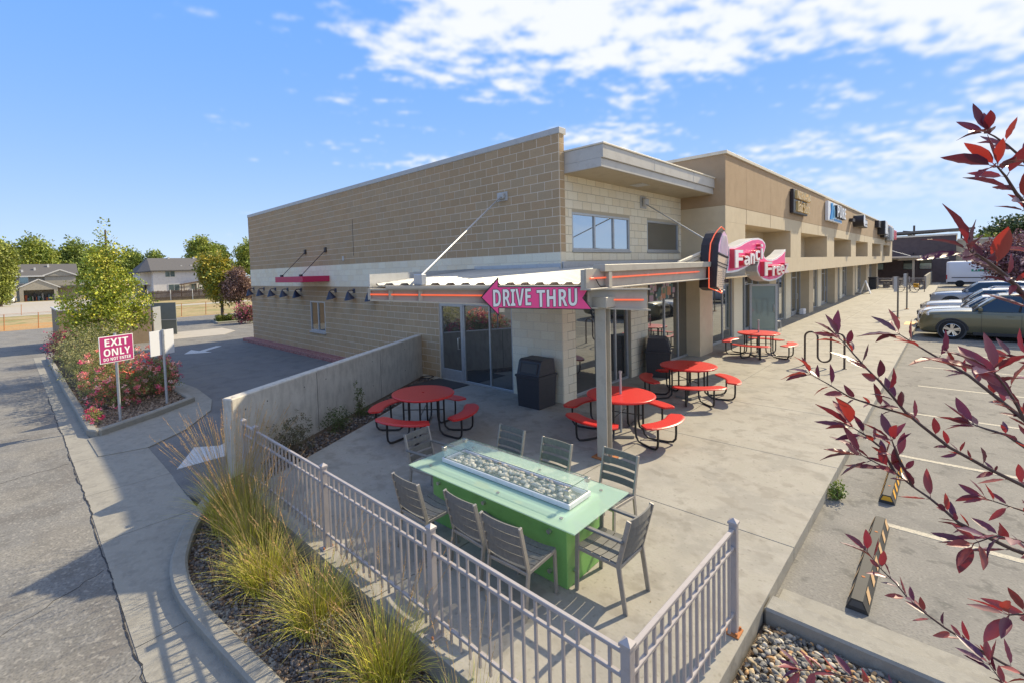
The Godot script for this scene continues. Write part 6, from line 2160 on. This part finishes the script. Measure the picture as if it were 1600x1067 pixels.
func vehicles() -> void:
	var y := ROAD
	car("olive_suv", "olive green sport utility vehicle parked nose to the walkway, nearest the patio", "car", M.paint_olive, V(18.33, y, 7.72), 0.0, {"L": 4.98, "W": 1.93, "H": 1.80, "rails": true})
	car("white_car", "white car parked between the olive and the silver vehicles", "car", M.paint_white, V(21.2, y, 7.35), 0.0, {"L": 4.6, "W": 1.85, "H": 1.56})
	car("silver_suv", "silver-beige sport utility vehicle with amber side marker behind the white car", "car", M.paint_silver, V(24.15, y, 7.45), 0.0, {"L": 4.8, "W": 1.9, "H": 1.70, "amber": true, "rails": true})
	car("steel_blue_suv", "steel-grey sport utility vehicle parked furthest along the stalls", "car", M.paint_steel, V(33.0, y, 7.5), 0.0, {"L": 4.7, "W": 1.88, "H": 1.70})
	# delivery van, side on, tail towards the walkway
	var t := thing("delivery_van", "white high-roofed van with a green logo parked before the brown building", "van", V(62.5, y, 8.6))
	var mb := MB.new()
	var W := 1.0
	loft(mb, [[-3.0, 2.45, 0.94], [-2.96, 2.58, 0.97], [-2.7, 2.62, 1.0], [1.0, 2.62, 1.0], [1.6, 2.5, 1.0], [2.2, 1.6, 0.98], [2.8, 1.15, 0.94], [3.0, 0.9, 0.85]], func(s):
		var w: float = W * s[2]
		return [V(0, 0.35, s[0]), V(w * 0.95, 0.35, s[0]), V(w, 0.5, s[0]), V(w, s[1] * 0.55, s[0]), V(w * 0.94, s[1] - 0.15, s[0]), V(w * 0.84, s[1], s[0]), V(0, s[1] + 0.04, s[0])])
	part(mb, "body", M.paint_white, t)
	for s in [-1.0, 1.0]:
		bar(V(W * 1.0 * s, 0.95, -2.6), V(W * 1.0 * s, 0.95, 1.4), 0.03, 0.08, "rub_strip", M.rubber, t)
		bar(V(W * 1.0 * s, 0.42, -2.9), V(W * 1.0 * s, 0.42, 2.6), 0.04, 0.18, "skirt", M.rubber, t)
		bar(V(W * 0.96 * s, 1.25, -2.97), V(W * 0.96 * s, 0.8, -2.97), 0.08, 0.14, "tail_light", M.tail_red, t)
		bar(V(W * 0.975 * s, 1.75, -1.2), V(W * 0.975 * s, 1.75, 0.2), 0.02, 0.36, "logo", mat("logo_green", lin(0.02, 0.30, 0.17), 0.5), t, 0.0, V(-0.12 * s, 1, 0))
		bar(V(W * 0.985 * s, 1.75, -1.05), V(W * 0.985 * s, 1.75, -0.75), 0.02, 0.2, "logo_mark", M.sign_white, t, 0.0, V(-0.12 * s, 1, 0))
		for z in [-2.0, 2.0]:
			var wh := MB.new()
			wh.T = Transform3D(Basis(Vector3.BACK, -PI / 2 * s), V(W * s * 0.92, 0.34, z))
			wh.lathe([Vector2(0.34, -0.1), Vector2(0.34, 0.1), Vector2(0.2, 0.12), Vector2(0.0, 0.10)], 20)
			part(wh, "wheel", M.tyre, t)
	bar(V(-W * 0.8, 1.95, 1.95), V(W * 0.8, 1.95, 1.95), 0.05, 0.7, "windscreen", M.car_glass, t, 0.0, V(0, 1, -0.6))


# ---------- planting ----------

func grass_clump(label: String, at: Vector3, h: float, r: float, blades: int, plumes: int, sd: int, lush: float) -> void:
	at.y = -0.12 + fall(at.x, at.z)
	var t := thing("ornamental_grass", label, "grass", at, 0.0, "feathery grass clumps along the patio fence")
	var g := RandomNumberGenerator.new()
	g.seed = sd
	var mb := MB.new()
	mb.tint = true
	for k in blades:
		var a := g.randf() * TAU
		var rr := r * 0.42 * sqrt(g.randf())
		var base := V(cos(a) * rr, 0, sin(a) * rr)
		var a2 := a + g.randfn() * 0.6
		var dir := V(cos(a2), 0, sin(a2))
		var l := h * g.randf_range(0.45, 1.0)
		var out := r * g.randf_range(0.15, 1.0) * (0.4 + rr / (r * 0.42) * 0.8)
		var w := g.randf_range(0.0028, 0.0055)
		var side := dir.cross(Vector3.UP).rotated(Vector3.UP, g.randfn() * 0.7)
		var dry := g.randf()
		mb.col = lin(0.32, 0.35, 0.04).lerp(lin(0.60, 0.54, 0.07), g.randf()) * lush
		if dry < 0.26:
			mb.col = lin(0.58, 0.43, 0.20) * g.randf_range(0.7, 1.1)
		elif dry < 0.5:
			mb.col = lin(0.52, 0.48, 0.10) * g.randf_range(0.7, 1.0)
		var p := []
		for s in 5:
			var u := s / 4.0
			p.append(base + dir * out * pow(u, 1.8) + Vector3.UP * l * (u - 0.28 * pow(u, 3.0) * out / maxf(0.05, r)))
		for s in 4:
			var w0 := w * (1.0 - s / 4.4)
			var w1 := w * (1.0 - (s + 1) / 4.4)
			mb.quad(p[s] - side * w0, p[s] + side * w0, p[s + 1] + side * w1, p[s + 1] - side * w1)
	part(mb, "blades", M.grass_mat, t).set_meta("kind", "stuff")
	if plumes == 0:
		return
	var pm := MB.new()
	pm.tint = true
	for k in plumes:
		var a := g.randf() * TAU
		var rr := r * 0.3 * sqrt(g.randf())
		var base := V(cos(a) * rr, 0, sin(a) * rr)
		var dir := V(cos(a), 0, sin(a))
		var l := h * g.randf_range(1.05, 1.65)
		var out := r * g.randf_range(0.2, 1.05)
		pm.col = lin(0.44, 0.33, 0.13)
		var p := []
		for s in 5:
			var u := s / 4.0
			p.append(base + dir * out * pow(u, 1.7) + Vector3.UP * l * (u - 0.06 * u * u * out / r))
		pm.tube(p, 0.0018, 3, 0.0012)
		var f: Vector3 = (p[4] - p[3]).normalized()
		var c: Color = lin(0.46, 0.26, 0.11).lerp(lin(0.55, 0.36, 0.18), g.randf())
		for s in 26:
			var u := s / 25.0
			var q: Vector3 = p[4] + f * (u * 0.17 - 0.03)
			var d := (f * 0.9 + V(g.randfn(), g.randfn(), g.randfn()) * 0.4).normalized()
			var sd2 := d.cross(V(g.randfn(), g.randfn(), g.randfn())).normalized()
			var fat := 0.0028 * (1.0 - absf(u - 0.35))
			pm.col = c * g.randf_range(0.7, 1.2)
			pm.tri(q - sd2 * fat, q + sd2 * fat, q + d * 0.024)
	part(pm, "seed_heads", M.grass_mat, t).set_meta("kind", "stuff")


func shrub(called: String, label: String, at: Vector3, lobes: Array, amount: int, leaf: float, cols: Array, sd: int, group := "", bloom := [], blooms := 0, bloom_size := 0.05) -> Node3D:
	var t := thing(called, label, "shrub", at, 0.0, group)
	var st := MB.new()
	var g := RandomNumberGenerator.new()
	g.seed = sd
	for k in 12:
		var l: Array = lobes[k % lobes.size()]
		var e: Vector3 = l[0] + V(g.randfn(), g.randfn() * 0.5, g.randfn()) * l[1] * 0.45
		st.tube([V(g.randfn() * 0.06, -0.05, g.randfn() * 0.06) + V(l[0].x, 0, l[0].z) * 0.5, V(l[0].x, l[0].y * 0.5, l[0].z) * 0.8, e], 0.012, 5, 0.004)
	part(st, "stems", M.bark, t)
	foliage(t, "foliage", lobes, amount, leaf_clump(8, leaf, leaf * 1.3, sd % 3), cols, sd, M.leaf_mat, 0.36)
	if blooms:
		var shell := []
		for l in lobes:
			shell.append([l[0] + V(0, l[1].y * 0.08, 0), l[1] * 1.04])
		foliage(t, "blossoms", shell, blooms, leaf_clump(14, bloom_size, bloom_size * 0.55, 3), bloom, sd + 1, M.petal_mat, 0.10, 0.25).set_meta("kind", "stuff")
	return t


func pebbles(called: String, label: String, count: int, area: Callable, size: Vector2, cols: Array, sd: int, category := "gravel") -> void:
	var g := RandomNumberGenerator.new()
	g.seed = sd
	var mm := MultiMesh.new()
	mm.transform_format = MultiMesh.TRANSFORM_3D
	mm.use_colors = true
	mm.mesh = pebble_mesh(sd % 5, 7)
	mm.instance_count = count
	for k in count:
		var s := g.randf_range(size.x, size.y)
		var b := Basis.from_euler(V(g.randfn() * 0.5, g.randf() * TAU, g.randfn() * 0.5)).scaled_local(V(s * g.randf_range(0.9, 1.6), s * g.randf_range(0.5, 0.8), s))
		mm.set_instance_transform(k, Transform3D(b, area.call(g, s)))
		var c: Color = cols[g.randi() % cols.size()]
		var v := g.randf_range(0.7, 1.25)
		mm.set_instance_color(k, Color(c.r * v, c.g * v, c.b * v))
	var o := MultiMeshInstance3D.new()
	o.multimesh = mm
	o.material_override = M.pebble_mat
	o.name = numbered(called)
	add_child(o)
	tag(o, label, category, "", "stuff")


func planting() -> void:
	# fence bed
	grass_clump("tall tan-plumed grass clump against the end of the concrete wall", V(-6.98, -0.1, -0.5), 0.95, 0.62, 760, 170, 1, 1.05)
	grass_clump("yellow-green grass clump beside the second fence post, sparse plumes", V(-7.0, -0.1, 0.22), 0.75, 0.5, 520, 60, 2, 1.05)
	grass_clump("bright grass clump leaning over the dark gravel", V(-7.1, -0.1, 0.95), 0.66, 0.55, 680, 30, 3, 1.2)
	grass_clump("yellow-green grass clump midway along the railing", V(-6.98, -0.1, 1.9), 0.64, 0.56, 700, 36, 4, 1.2)
	grass_clump("bright green grass clump below the third fence post", V(-6.9, -0.1, 2.95), 0.66, 0.5, 700, 40, 5, 1.3)
	grass_clump("grass clump beside the fence corner post", V(-6.92, -0.1, 3.95), 0.6, 0.45, 400, 14, 6, 1.1)
	# dead stems and greyish sage between them
	var sage := [lin(0.17, 0.18, 0.11), lin(0.23, 0.22, 0.14), lin(0.30, 0.25, 0.15)]
	for q in [[V(-7.3, -0.1, 0.55), 0.30, 11, "low dry tan plant between the grass clumps near the wall"], [V(-7.0, -0.1, 1.42), 0.26, 12, "low grey-green plant among brown stems midway along the bed"], [V(-6.98, -0.1, 2.42), 0.32, 13, "low sage plant with brown flower spikes by the bright grass"]]:
		q[0].y = -0.12 + fall(q[0].x, q[0].z)
		var s := shrub("sage_plant", q[3], q[0], [[V(0, 0.16, 0), V(q[1], 0.18, q[1])]], 260, 0.018, sage, q[2], "sage plants in the fence bed")
		var sp := MB.new()
		sp.tint = true
		var g := RandomNumberGenerator.new()
		g.seed = q[2]
		for k in 46:
			var a := g.randf() * TAU
			var b: Vector3 = V(cos(a), 0, sin(a)) * q[1] * sqrt(g.randf()) * 0.8
			sp.col = lin(0.36, 0.24, 0.13) * g.randf_range(0.7, 1.2)
			sp.tube([b, b * 1.25 + V(0, g.randf_range(0.22, 0.45), 0)], 0.0025, 4, 0.0035)
		part(sp, "flower_spikes", M.grass_mat, s).set_meta("kind", "stuff")
	var rock := [lin(0.11, 0.095, 0.085), lin(0.16, 0.13, 0.11), lin(0.07, 0.065, 0.065), lin(0.24, 0.16, 0.10), lin(0.20, 0.18, 0.16)]
	pebbles("bed_gravel", "small dark mixed gravel covering the fence bed", 9000, func(g, s):
		var z: float = g.randf_range(-1.3, 5.4)
		var x: float = g.randf_range(kerb_x(z) + 0.1, -6.65)
		return V(x, -0.125 + s * 0.5 + g.randf() * 0.012 + fall(x, z), z), Vector2(0.010, 0.022), rock, 41)
	var river := [lin(0.17, 0.16, 0.14), lin(0.36, 0.28, 0.17), lin(0.09, 0.09, 0.09), lin(0.46, 0.41, 0.33), lin(0.40, 0.23, 0.10), lin(0.22, 0.21, 0.19)]
	pebbles("river_gravel", "coarse mixed river gravel between patio edge and lot kerb", 11000, func(g, s): return V(g.randf_range(-6.6, -4.26), -0.175 + s * 0.45 + g.randf() * 0.03, g.randf_range(5.07, 7.4)), Vector2(0.010, 0.027), river, 42)
	pebbles("wall_gravel", "dark gravel strip at the foot of the concrete wall", 1500, func(g, s):
		var u: float = g.randf()
		return V(lerpf(-6.2, -0.2, u), -0.055 + s * 0.5, lerpf(-1.3, -4.4, u) + g.randf_range(-0.45, 0.12)), Vector2(0.012, 0.026), rock, 43)
	# at the concrete wall
	var dusk := [lin(0.07, 0.075, 0.03), lin(0.11, 0.10, 0.045), lin(0.14, 0.11, 0.06)]
	shrub("wall_plant", "wispy brown-green plant at the concrete wall just inside the railing", V(-5.55, -0.05, -1.85), [[V(0, 0.36, 0), V(0.42, 0.36, 0.26)]], 420, 0.026, dusk, 21, "plants along the concrete wall")
	shrub("wall_plant", "dark leafy plant at the concrete wall behind the shaded picnic bench", V(-4.35, -0.05, -2.45), [[V(0, 0.22, 0), V(0.3, 0.26, 0.2)]], 260, 0.026, [lin(0.06, 0.09, 0.025), lin(0.09, 0.12, 0.03)], 22, "plants along the concrete wall")
	shrub("wall_plant", "slim upright weed against the middle of the concrete wall", V(-3.55, -0.05, -2.95), [[V(0, 0.42, 0), V(0.1, 0.42, 0.1)], [V(0.1, 0.12, 0), V(0.2, 0.12, 0.14)]], 150, 0.03, [lin(0.08, 0.12, 0.03), lin(0.12, 0.14, 0.04)], 23, "plants along the concrete wall")
	shrub("kerb_weed", "small green weed growing at the patio kerb by the lot", V(-1.05, ROAD, 5.13), [[V(0, 0.10, 0), V(0.12, 0.11, 0.08)]], 60, 0.035, [lin(0.16, 0.22, 0.03), lin(0.22, 0.26, 0.04)], 24)
	# island
	var rose := [lin(0.12, 0.18, 0.045), lin(0.19, 0.25, 0.06), lin(0.29, 0.29, 0.08), lin(0.32, 0.20, 0.09)]
	var pinks := [lin(0.85, 0.22, 0.24), lin(0.88, 0.38, 0.34), lin(0.80, 0.12, 0.24), lin(0.90, 0.52, 0.46), lin(0.85, 0.20, 0.14)]
	shrub("rose_bush", "full rose bush of coral and pink blooms behind the exit sign", V(-6.95, -0.05, -8.8), [[V(0, 0.62, 0), V(0.75, 0.66, 0.75)], [V(-0.3, 0.45, 0.4), V(0.45, 0.45, 0.4)]], 1500, 0.032, rose, 51, "rose bushes on the island", pinks, 170, 0.06)
	shrub("rose_bush", "rose bush with coral blooms in front of the blank sign back", V(-6.25, -0.05, -9.2), [[V(0, 0.55, 0), V(0.6, 0.58, 0.7)]], 1100, 0.032, rose, 52, "rose bushes on the island", pinks, 110, 0.06)
	shrub("rose_bush", "reddish rose bush between the olive shrub and the exit sign", V(-7.3, -0.05, -10.0), [[V(0, 0.62, 0), V(0.5, 0.68, 0.8)]], 900, 0.032, rose, 53, "rose bushes on the island", pinks, 85, 0.06)
	var mags := [lin(0.62, 0.05, 0.17), lin(0.68, 0.14, 0.28), lin(0.5, 0.03, 0.12)]
	shrub("trailing_rose", "low magenta rose spilling over the island kerb beside the street", V(-7.72, -0.02, -7.35), [[V(0, 0.12, 0), V(0.18, 0.14, 0.5)]], 130, 0.03, rose, 54, "", mags, 60, 0.036)
	shrub("magenta_rose", "magenta rose beside the drive-thru lane edge of the island", V(-5.75, -0.02, -9.9), [[V(0, 0.35, 0), V(0.3, 0.4, 0.6)]], 360, 0.032, rose, 55, "", mags, 120, 0.04)
	var olive := [lin(0.26, 0.265, 0.10), lin(0.34, 0.33, 0.14), lin(0.20, 0.21, 0.075), lin(0.40, 0.37, 0.17)]
	shrub("olive_shrub", "tall grey-olive shrub at the street side of the island, beside the roses", V(-7.15, -0.05, -12.3), [[V(-0.05, 0.95, 0.2), V(0.85, 0.95, 1.2)], [V(-0.2, 0.65, 1.3), V(0.55, 0.62, 0.6)], [V(0.5, 0.8, -0.4), V(0.6, 0.7, 0.8)]], 2600, 0.04, olive, 56, "olive shrubs on the island")
	shrub("olive_shrub", "grey-olive shrub behind the island tree's trunk", V(-7.2, -0.05, -15.2), [[V(0, 0.85, 0), V(0.8, 0.85, 1.3)]], 1600, 0.04, olive, 57, "olive shrubs on the island")
	shrub("purple_shrub", "dark magenta-leaved shrub at the far tip of the island", V(-7.35, -0.05, -19.0), [[V(0, 0.6, 0), V(0.65, 0.62, 0.9)]], 900, 0.045, [lin(0.10, 0.03, 0.05), lin(0.15, 0.045, 0.07)], 58, "", mags, 170, 0.05)
	var chips := [lin(0.16, 0.105, 0.07), lin(0.22, 0.16, 0.11), lin(0.10, 0.07, 0.05), lin(0.28, 0.21, 0.15)]
	pebbles("bark_mulch", "brown bark chips over the island bed", 6000, func(g, s):
		var z: float = g.randf_range(-12.0, -6.5)
		var lo := -7.78
		var hi := minf(-5.78, -7.7 + (-6.5 - z) * 1.42)
		return V(g.randf_range(lo, maxf(lo + 0.05, hi)), -0.05 + s * 0.3 + g.randf() * 0.012, z), Vector2(0.012, 0.032), chips, 44, "mulch")
	# the island's young tree
	var tr := thing("island_tree", "young yellow-green tree with a pointed crown on the island", "tree", V(-6.5, -0.05, -14.0))
	var limbs := []
	var lobes := [[V(0, 2.55, 0), V(0.85, 1.15, 0.85)], [V(0, 3.6, 0), V(0.55, 0.8, 0.55)], [V(-0.02, 4.55, 0), V(0.24, 0.55, 0.24)], [V(0.02, 5.1, 0), V(0.12, 0.28, 0.12)]]
	for q in [[-1.05, 2.55, 0.1], [-1.0, 2.0, 0.3], [1.0, 2.4, 0.0], [-0.5, 1.55, 0.4], [-0.75, 2.2, 0.2], [0.75, 2.1, 0.1], [0.1, 2.0, 0.8], [-0.2, 2.3, -0.8], [-0.6, 3.0, -0.3], [0.55, 3.1, 0.3], [0.85, 1.75, -0.3], [-0.85, 1.75, 0.1], [-0.3, 3.9, 0.2], [0.3, 4.1, -0.1], [0.25, 1.6, 0.5]]:
		var p := V(q[0], q[1], q[2])
		lobes.append([p, V(0.42, 0.32, 0.42)])
		limbs.append([clampf((q[1] - 0.7) / 4.9, 0.1, 0.9), p])
	trunk(tr, 4.9, 0.075, limbs, V(0.03, 0, 0))
	foliage(tr, "crown", lobes, 1500, leaf_clump(9, 0.085, 0.13, 1), [lin(0.32, 0.38, 0.045), lin(0.42, 0.45, 0.05), lin(0.24, 0.31, 0.04), lin(0.50, 0.46, 0.05)], 61, M.leaf_mat, 0.5)


func plum_leaf(kind: int) -> Mesh:
	# a folded, slightly curled blade along +z, one unit long
	var key := "plum leaf %d" % kind
	if not cache.has(key):
		var mb := MB.new()
		var n := 8
		var P := func(i: int, s: float) -> Array:
			var u := float(i) / n
			var w := 0.16 * pow(sin(PI * pow(u, 0.82)), 0.85) * (1.0 if i < n else 0.0)
			var fold: float = [0.10, 0.16, 0.05][kind]
			var curl: float = [0.10, -0.08, 0.24][kind]
			var mid := V(0.03 * kind * sin(u * 3.0), -curl * u * u, u)
			var p := mid + V(s * w, absf(s) * w * (0.35 + fold) + 0.012 * sin(u * 21.0) * absf(s), 0)
			return [p, V(-s * 0.42, 1.0, curl * u * 1.6).normalized()]
		for i in n:
			for s in [[-1.0, -0.5], [-0.5, 0.0], [0.0, 0.5], [0.5, 1.0]]:
				var a: Array = P.call(i, s[0])
				var b: Array = P.call(i, s[1])
				var c: Array = P.call(i + 1, s[1])
				var d: Array = P.call(i + 1, s[0])
				mb.smooth(a[0], a[1], d[0], d[1], c[0], c[1])
				mb.smooth(a[0], a[1], c[0], c[1], b[0], b[1])
		mb.tube([V(0, 0.0, -0.16), V(0, 0, 0)], 0.012, 4)
		cache[key] = mb.mesh()
	return cache[key]


func plum_tree() -> void:
	var t := thing("plum_tree", "purple-leaved plum tree reaching its twigs over the lot from the gravel bed", "tree")
	var wood := MB.new()
	wood.tube([V(-6.1, -0.25, 8.4), V(-6.15, 0.7, 8.35), V(-6.35, 1.6, 8.0), V(-6.6, 2.3, 7.6)], 0.075, 9, 0.045)
	part(wood, "trunk", M.bark, t)
	var plum_mats := []
	for q in [[lin(0.13, 0.030, 0.048), Color(0.34, 0.07, 0.07)], [lin(0.20, 0.042, 0.055), Color(0.44, 0.10, 0.08)], [lin(0.10, 0.032, 0.066), Color(0.26, 0.06, 0.08)], [lin(0.26, 0.06, 0.05), Color(0.5, 0.13, 0.08)]]:
		var m := mat("plum_%d" % plum_mats.size(), q[0], 0.42)
		m.backlight_enabled = true
		m.backlight = q[1]
		plum_mats.append(m)
	var g := RandomNumberGenerator.new()
	g.seed = 17
	var rest := MB.new()
	rest.tint = true
	var branches := [
		[[V(-7.620, 3.070, 6.344), V(-7.671, 3.141, 6.307), V(-7.697, 3.197, 6.295), V(-7.725, 3.214, 6.283), V(-7.755, 3.242, 6.269), V(-7.782, 3.257, 6.258)], 1.00],
		[[V(-7.482, 3.233, 6.342), V(-7.511, 3.283, 6.310), V(-7.521, 3.304, 6.299), V(-7.539, 3.328, 6.280), V(-7.556, 3.346, 6.262), V(-7.567, 3.354, 6.251)], 0.80],
		[[V(-7.725, 2.977, 6.333), V(-7.769, 3.022, 6.301), V(-7.801, 3.055, 6.282), V(-7.830, 3.078, 6.265), V(-7.860, 3.096, 6.249), V(-7.886, 3.108, 6.237), V(-7.911, 3.116, 6.226)], 1.00],
		[[V(-7.224, 2.465, 6.436), V(-7.304, 2.565, 6.332), V(-7.349, 2.608, 6.266), V(-7.389, 2.652, 6.206), V(-7.413, 2.700, 6.159), V(-7.421, 2.728, 6.131), V(-7.423, 2.764, 6.107), V(-7.426, 2.798, 6.083), V(-7.432, 2.831, 6.056), V(-7.436, 2.865, 6.031), V(-7.431, 2.886, 6.015), V(-7.428, 2.905, 5.998)], 1.00],
		[[V(-7.379, 2.714, 6.129), V(-7.397, 2.728, 6.075), V(-7.415, 2.747, 6.021), V(-7.422, 2.776, 5.977), V(-7.424, 2.797, 5.939)], 1.00],
		[[V(-7.432, 2.714, 6.356), V(-7.445, 2.763, 6.311), V(-7.449, 2.802, 6.274), V(-7.455, 2.842, 6.235), V(-7.455, 2.863, 6.204), V(-7.460, 2.889, 6.168), V(-7.456, 2.909, 6.140), V(-7.446, 2.923, 6.119)], 1.00],
		[[V(-7.856, 2.777, 6.330), V(-7.884, 2.818, 6.305), V(-7.906, 2.856, 6.288), V(-7.920, 2.887, 6.277), V(-7.938, 2.918, 6.263), V(-7.953, 2.936, 6.253)], 1.00],
		[[V(-7.699, 2.764, 6.303), V(-7.697, 2.781, 6.280), V(-7.697, 2.786, 6.256), V(-7.690, 2.789, 6.240)], 0.80],
		[[V(-7.400, 2.430, 6.407), V(-7.481, 2.481, 6.302), V(-7.500, 2.504, 6.258), V(-7.510, 2.520, 6.224), V(-7.509, 2.542, 6.200), V(-7.508, 2.561, 6.176), V(-7.510, 2.579, 6.149), V(-7.516, 2.605, 6.119), V(-7.524, 2.621, 6.087), V(-7.528, 2.635, 6.059)], 1.10],
		[[V(-7.512, 2.604, 6.118), V(-7.506, 2.656, 6.092), V(-7.507, 2.680, 6.062), V(-7.503, 2.693, 6.037)], 1.10],
		[[V(-7.510, 2.579, 6.149), V(-7.533, 2.653, 6.123), V(-7.539, 2.686, 6.114)], 0.90],
		[[V(-6.865, 1.810, 6.481), V(-6.936, 1.888, 6.368), V(-6.940, 1.903, 6.324), V(-6.952, 1.926, 6.272), V(-6.978, 1.967, 6.205), V(-6.982, 1.993, 6.161), V(-6.984, 2.027, 6.117), V(-6.970, 2.052, 6.090), V(-6.970, 2.087, 6.049), V(-6.961, 2.124, 6.017)], 1.00],
		[[V(-7.471, 2.438, 6.407), V(-7.503, 2.496, 6.354), V(-7.529, 2.523, 6.310), V(-7.543, 2.526, 6.278), V(-7.560, 2.504, 6.246)], 1.00],
		[[V(-7.279, 1.849, 6.215), V(-7.365, 1.952, 6.106), V(-7.421, 1.986, 6.032), V(-7.460, 1.995, 5.976), V(-7.489, 1.990, 5.931)], 1.00],
		[[V(-7.184, 1.925, 6.372), V(-7.200, 1.994, 6.317), V(-7.191, 2.031, 6.289)], 1.00],
		[[V(-7.548, 2.837, 6.375), V(-7.567, 2.890, 6.329), V(-7.563, 2.906, 6.309), V(-7.555, 2.903, 6.293)], 0.90],
		[[V(-7.287, 2.482, 6.373), V(-7.303, 2.505, 6.333), V(-7.310, 2.512, 6.303), V(-7.317, 2.520, 6.271)], 0.90],
		[[V(-7.676, 2.430, 6.347), V(-7.715, 2.466, 6.307), V(-7.736, 2.465, 6.287)], 1.00],
	]
	var count := 0
	var joined := [3, 5, 8, 11, 0, 1, 2, 6, 12, 13, 14, 15, 16, 17]
	for bi in branches.size():
		var p: Array = branches[bi][0]
		var big: float = branches[bi][1]
		var line := []
		if bi in joined:
			# on to the limb beyond the frame
			line.append(V(-6.6, 2.3, 7.6).lerp(V(-6.4, 1.7, 7.9), 0.5 if p[0].y < 2.3 else 0.0))
			line.append(line[0].lerp(p[0], 0.55) + V(0, 0.08, 0))
		for q in p:
			line.append(q)
		var thick := 0.0058 if bi in [3, 5, 8, 11, 2, 0] else 0.0034
		var br := pipe(line, thick, "branch", M.twig, t, 6, 0.0012)
		# leaves in tufts along the twig, a rosette at its end
		var total := 0.0
		for k in p.size() - 1:
			total += p[k].distance_to(p[k + 1])
		var s := total * 0.12
		var turn := g.randf() * TAU
		while s < total:
			var left := s
			var k := 0
			while k < p.size() - 2 and left > p[k].distance_to(p[k + 1]):
				left -= p[k].distance_to(p[k + 1])
				k += 1
			var f: Vector3 = (p[k + 1] - p[k]).normalized()
			var at: Vector3 = p[k] + f * left
			var near_end := s > total * 0.62
			var tuft := 1 if g.randf() < 0.45 else 3
			if near_end:
				tuft = 2
			for j in tuft:
				turn += 2.4 + g.randfn() * 0.3
				var around := f.cross(Vector3.UP).normalized().rotated(f, turn)
				var dir := (f * g.randf_range(0.35, 1.0) + around * g.randf_range(0.5, 1.0) + V(0, 0.12, 0)).normalized()
				var l := 0.88 * (g.randf_range(0.045, 0.075) if near_end or tuft == 1 else g.randf_range(0.022, 0.045)) * big
				add_leaf(br, at, dir, l, plum_mats, g, rest, count)
				count += 1
			s += g.randf_range(0.018, 0.036)
		var e: Vector3 = p[p.size() - 1]
		var fe: Vector3 = (e - p[p.size() - 2]).normalized()
		for j in 5:
			turn += 1.35
			var around := fe.cross(Vector3.UP).normalized().rotated(fe, turn)
			add_leaf(br, e, (fe * g.randf_range(0.5, 1.3) + around * 0.8).normalized(), g.randf_range(0.045, 0.078) * big, plum_mats, g, rest, count)
			count += 1
	part(rest, "leaves", M.plum_leaf, t).set_meta("kind", "stuff")
	print("plum leaves ", count)


func add_leaf(br: Node3D, at: Vector3, dir: Vector3, l: float, mats: Array, g: RandomNumberGenerator, rest: MB, count: int) -> void:
	var kind := g.randi() % 3
	var pick := g.randi() % 4
	var up := (Vector3.UP + V(g.randfn(), g.randfn(), g.randfn()) * 0.45)
	var x := up.cross(dir).normalized()
	var y := dir.cross(x)
	var xf := Transform3D(Basis(x, y, dir).scaled_local(V(l * g.randf_range(0.8, 1.15), l, l)), at + dir * l * 0.16)
	if count % 3 != 2 and count < 450 or l > 0.06:
		node(plum_leaf(kind), "leaf", mats[pick], br).transform = xf
		return
	var src := plum_leaf(kind).surface_get_arrays(0)
	var fill := PackedColorArray()
	fill.resize(src[Mesh.ARRAY_VERTEX].size())
	fill.fill([lin(0.13, 0.030, 0.048), lin(0.20, 0.042, 0.055), lin(0.10, 0.032, 0.066), lin(0.26, 0.06, 0.05)][pick])
	rest.v.append_array(xf * (src[Mesh.ARRAY_VERTEX] as PackedVector3Array))
	rest.n.append_array(Transform3D(xf.basis.orthonormalized(), Vector3.ZERO) * (src[Mesh.ARRAY_NORMAL] as PackedVector3Array))
	rest.c.append_array(fill)
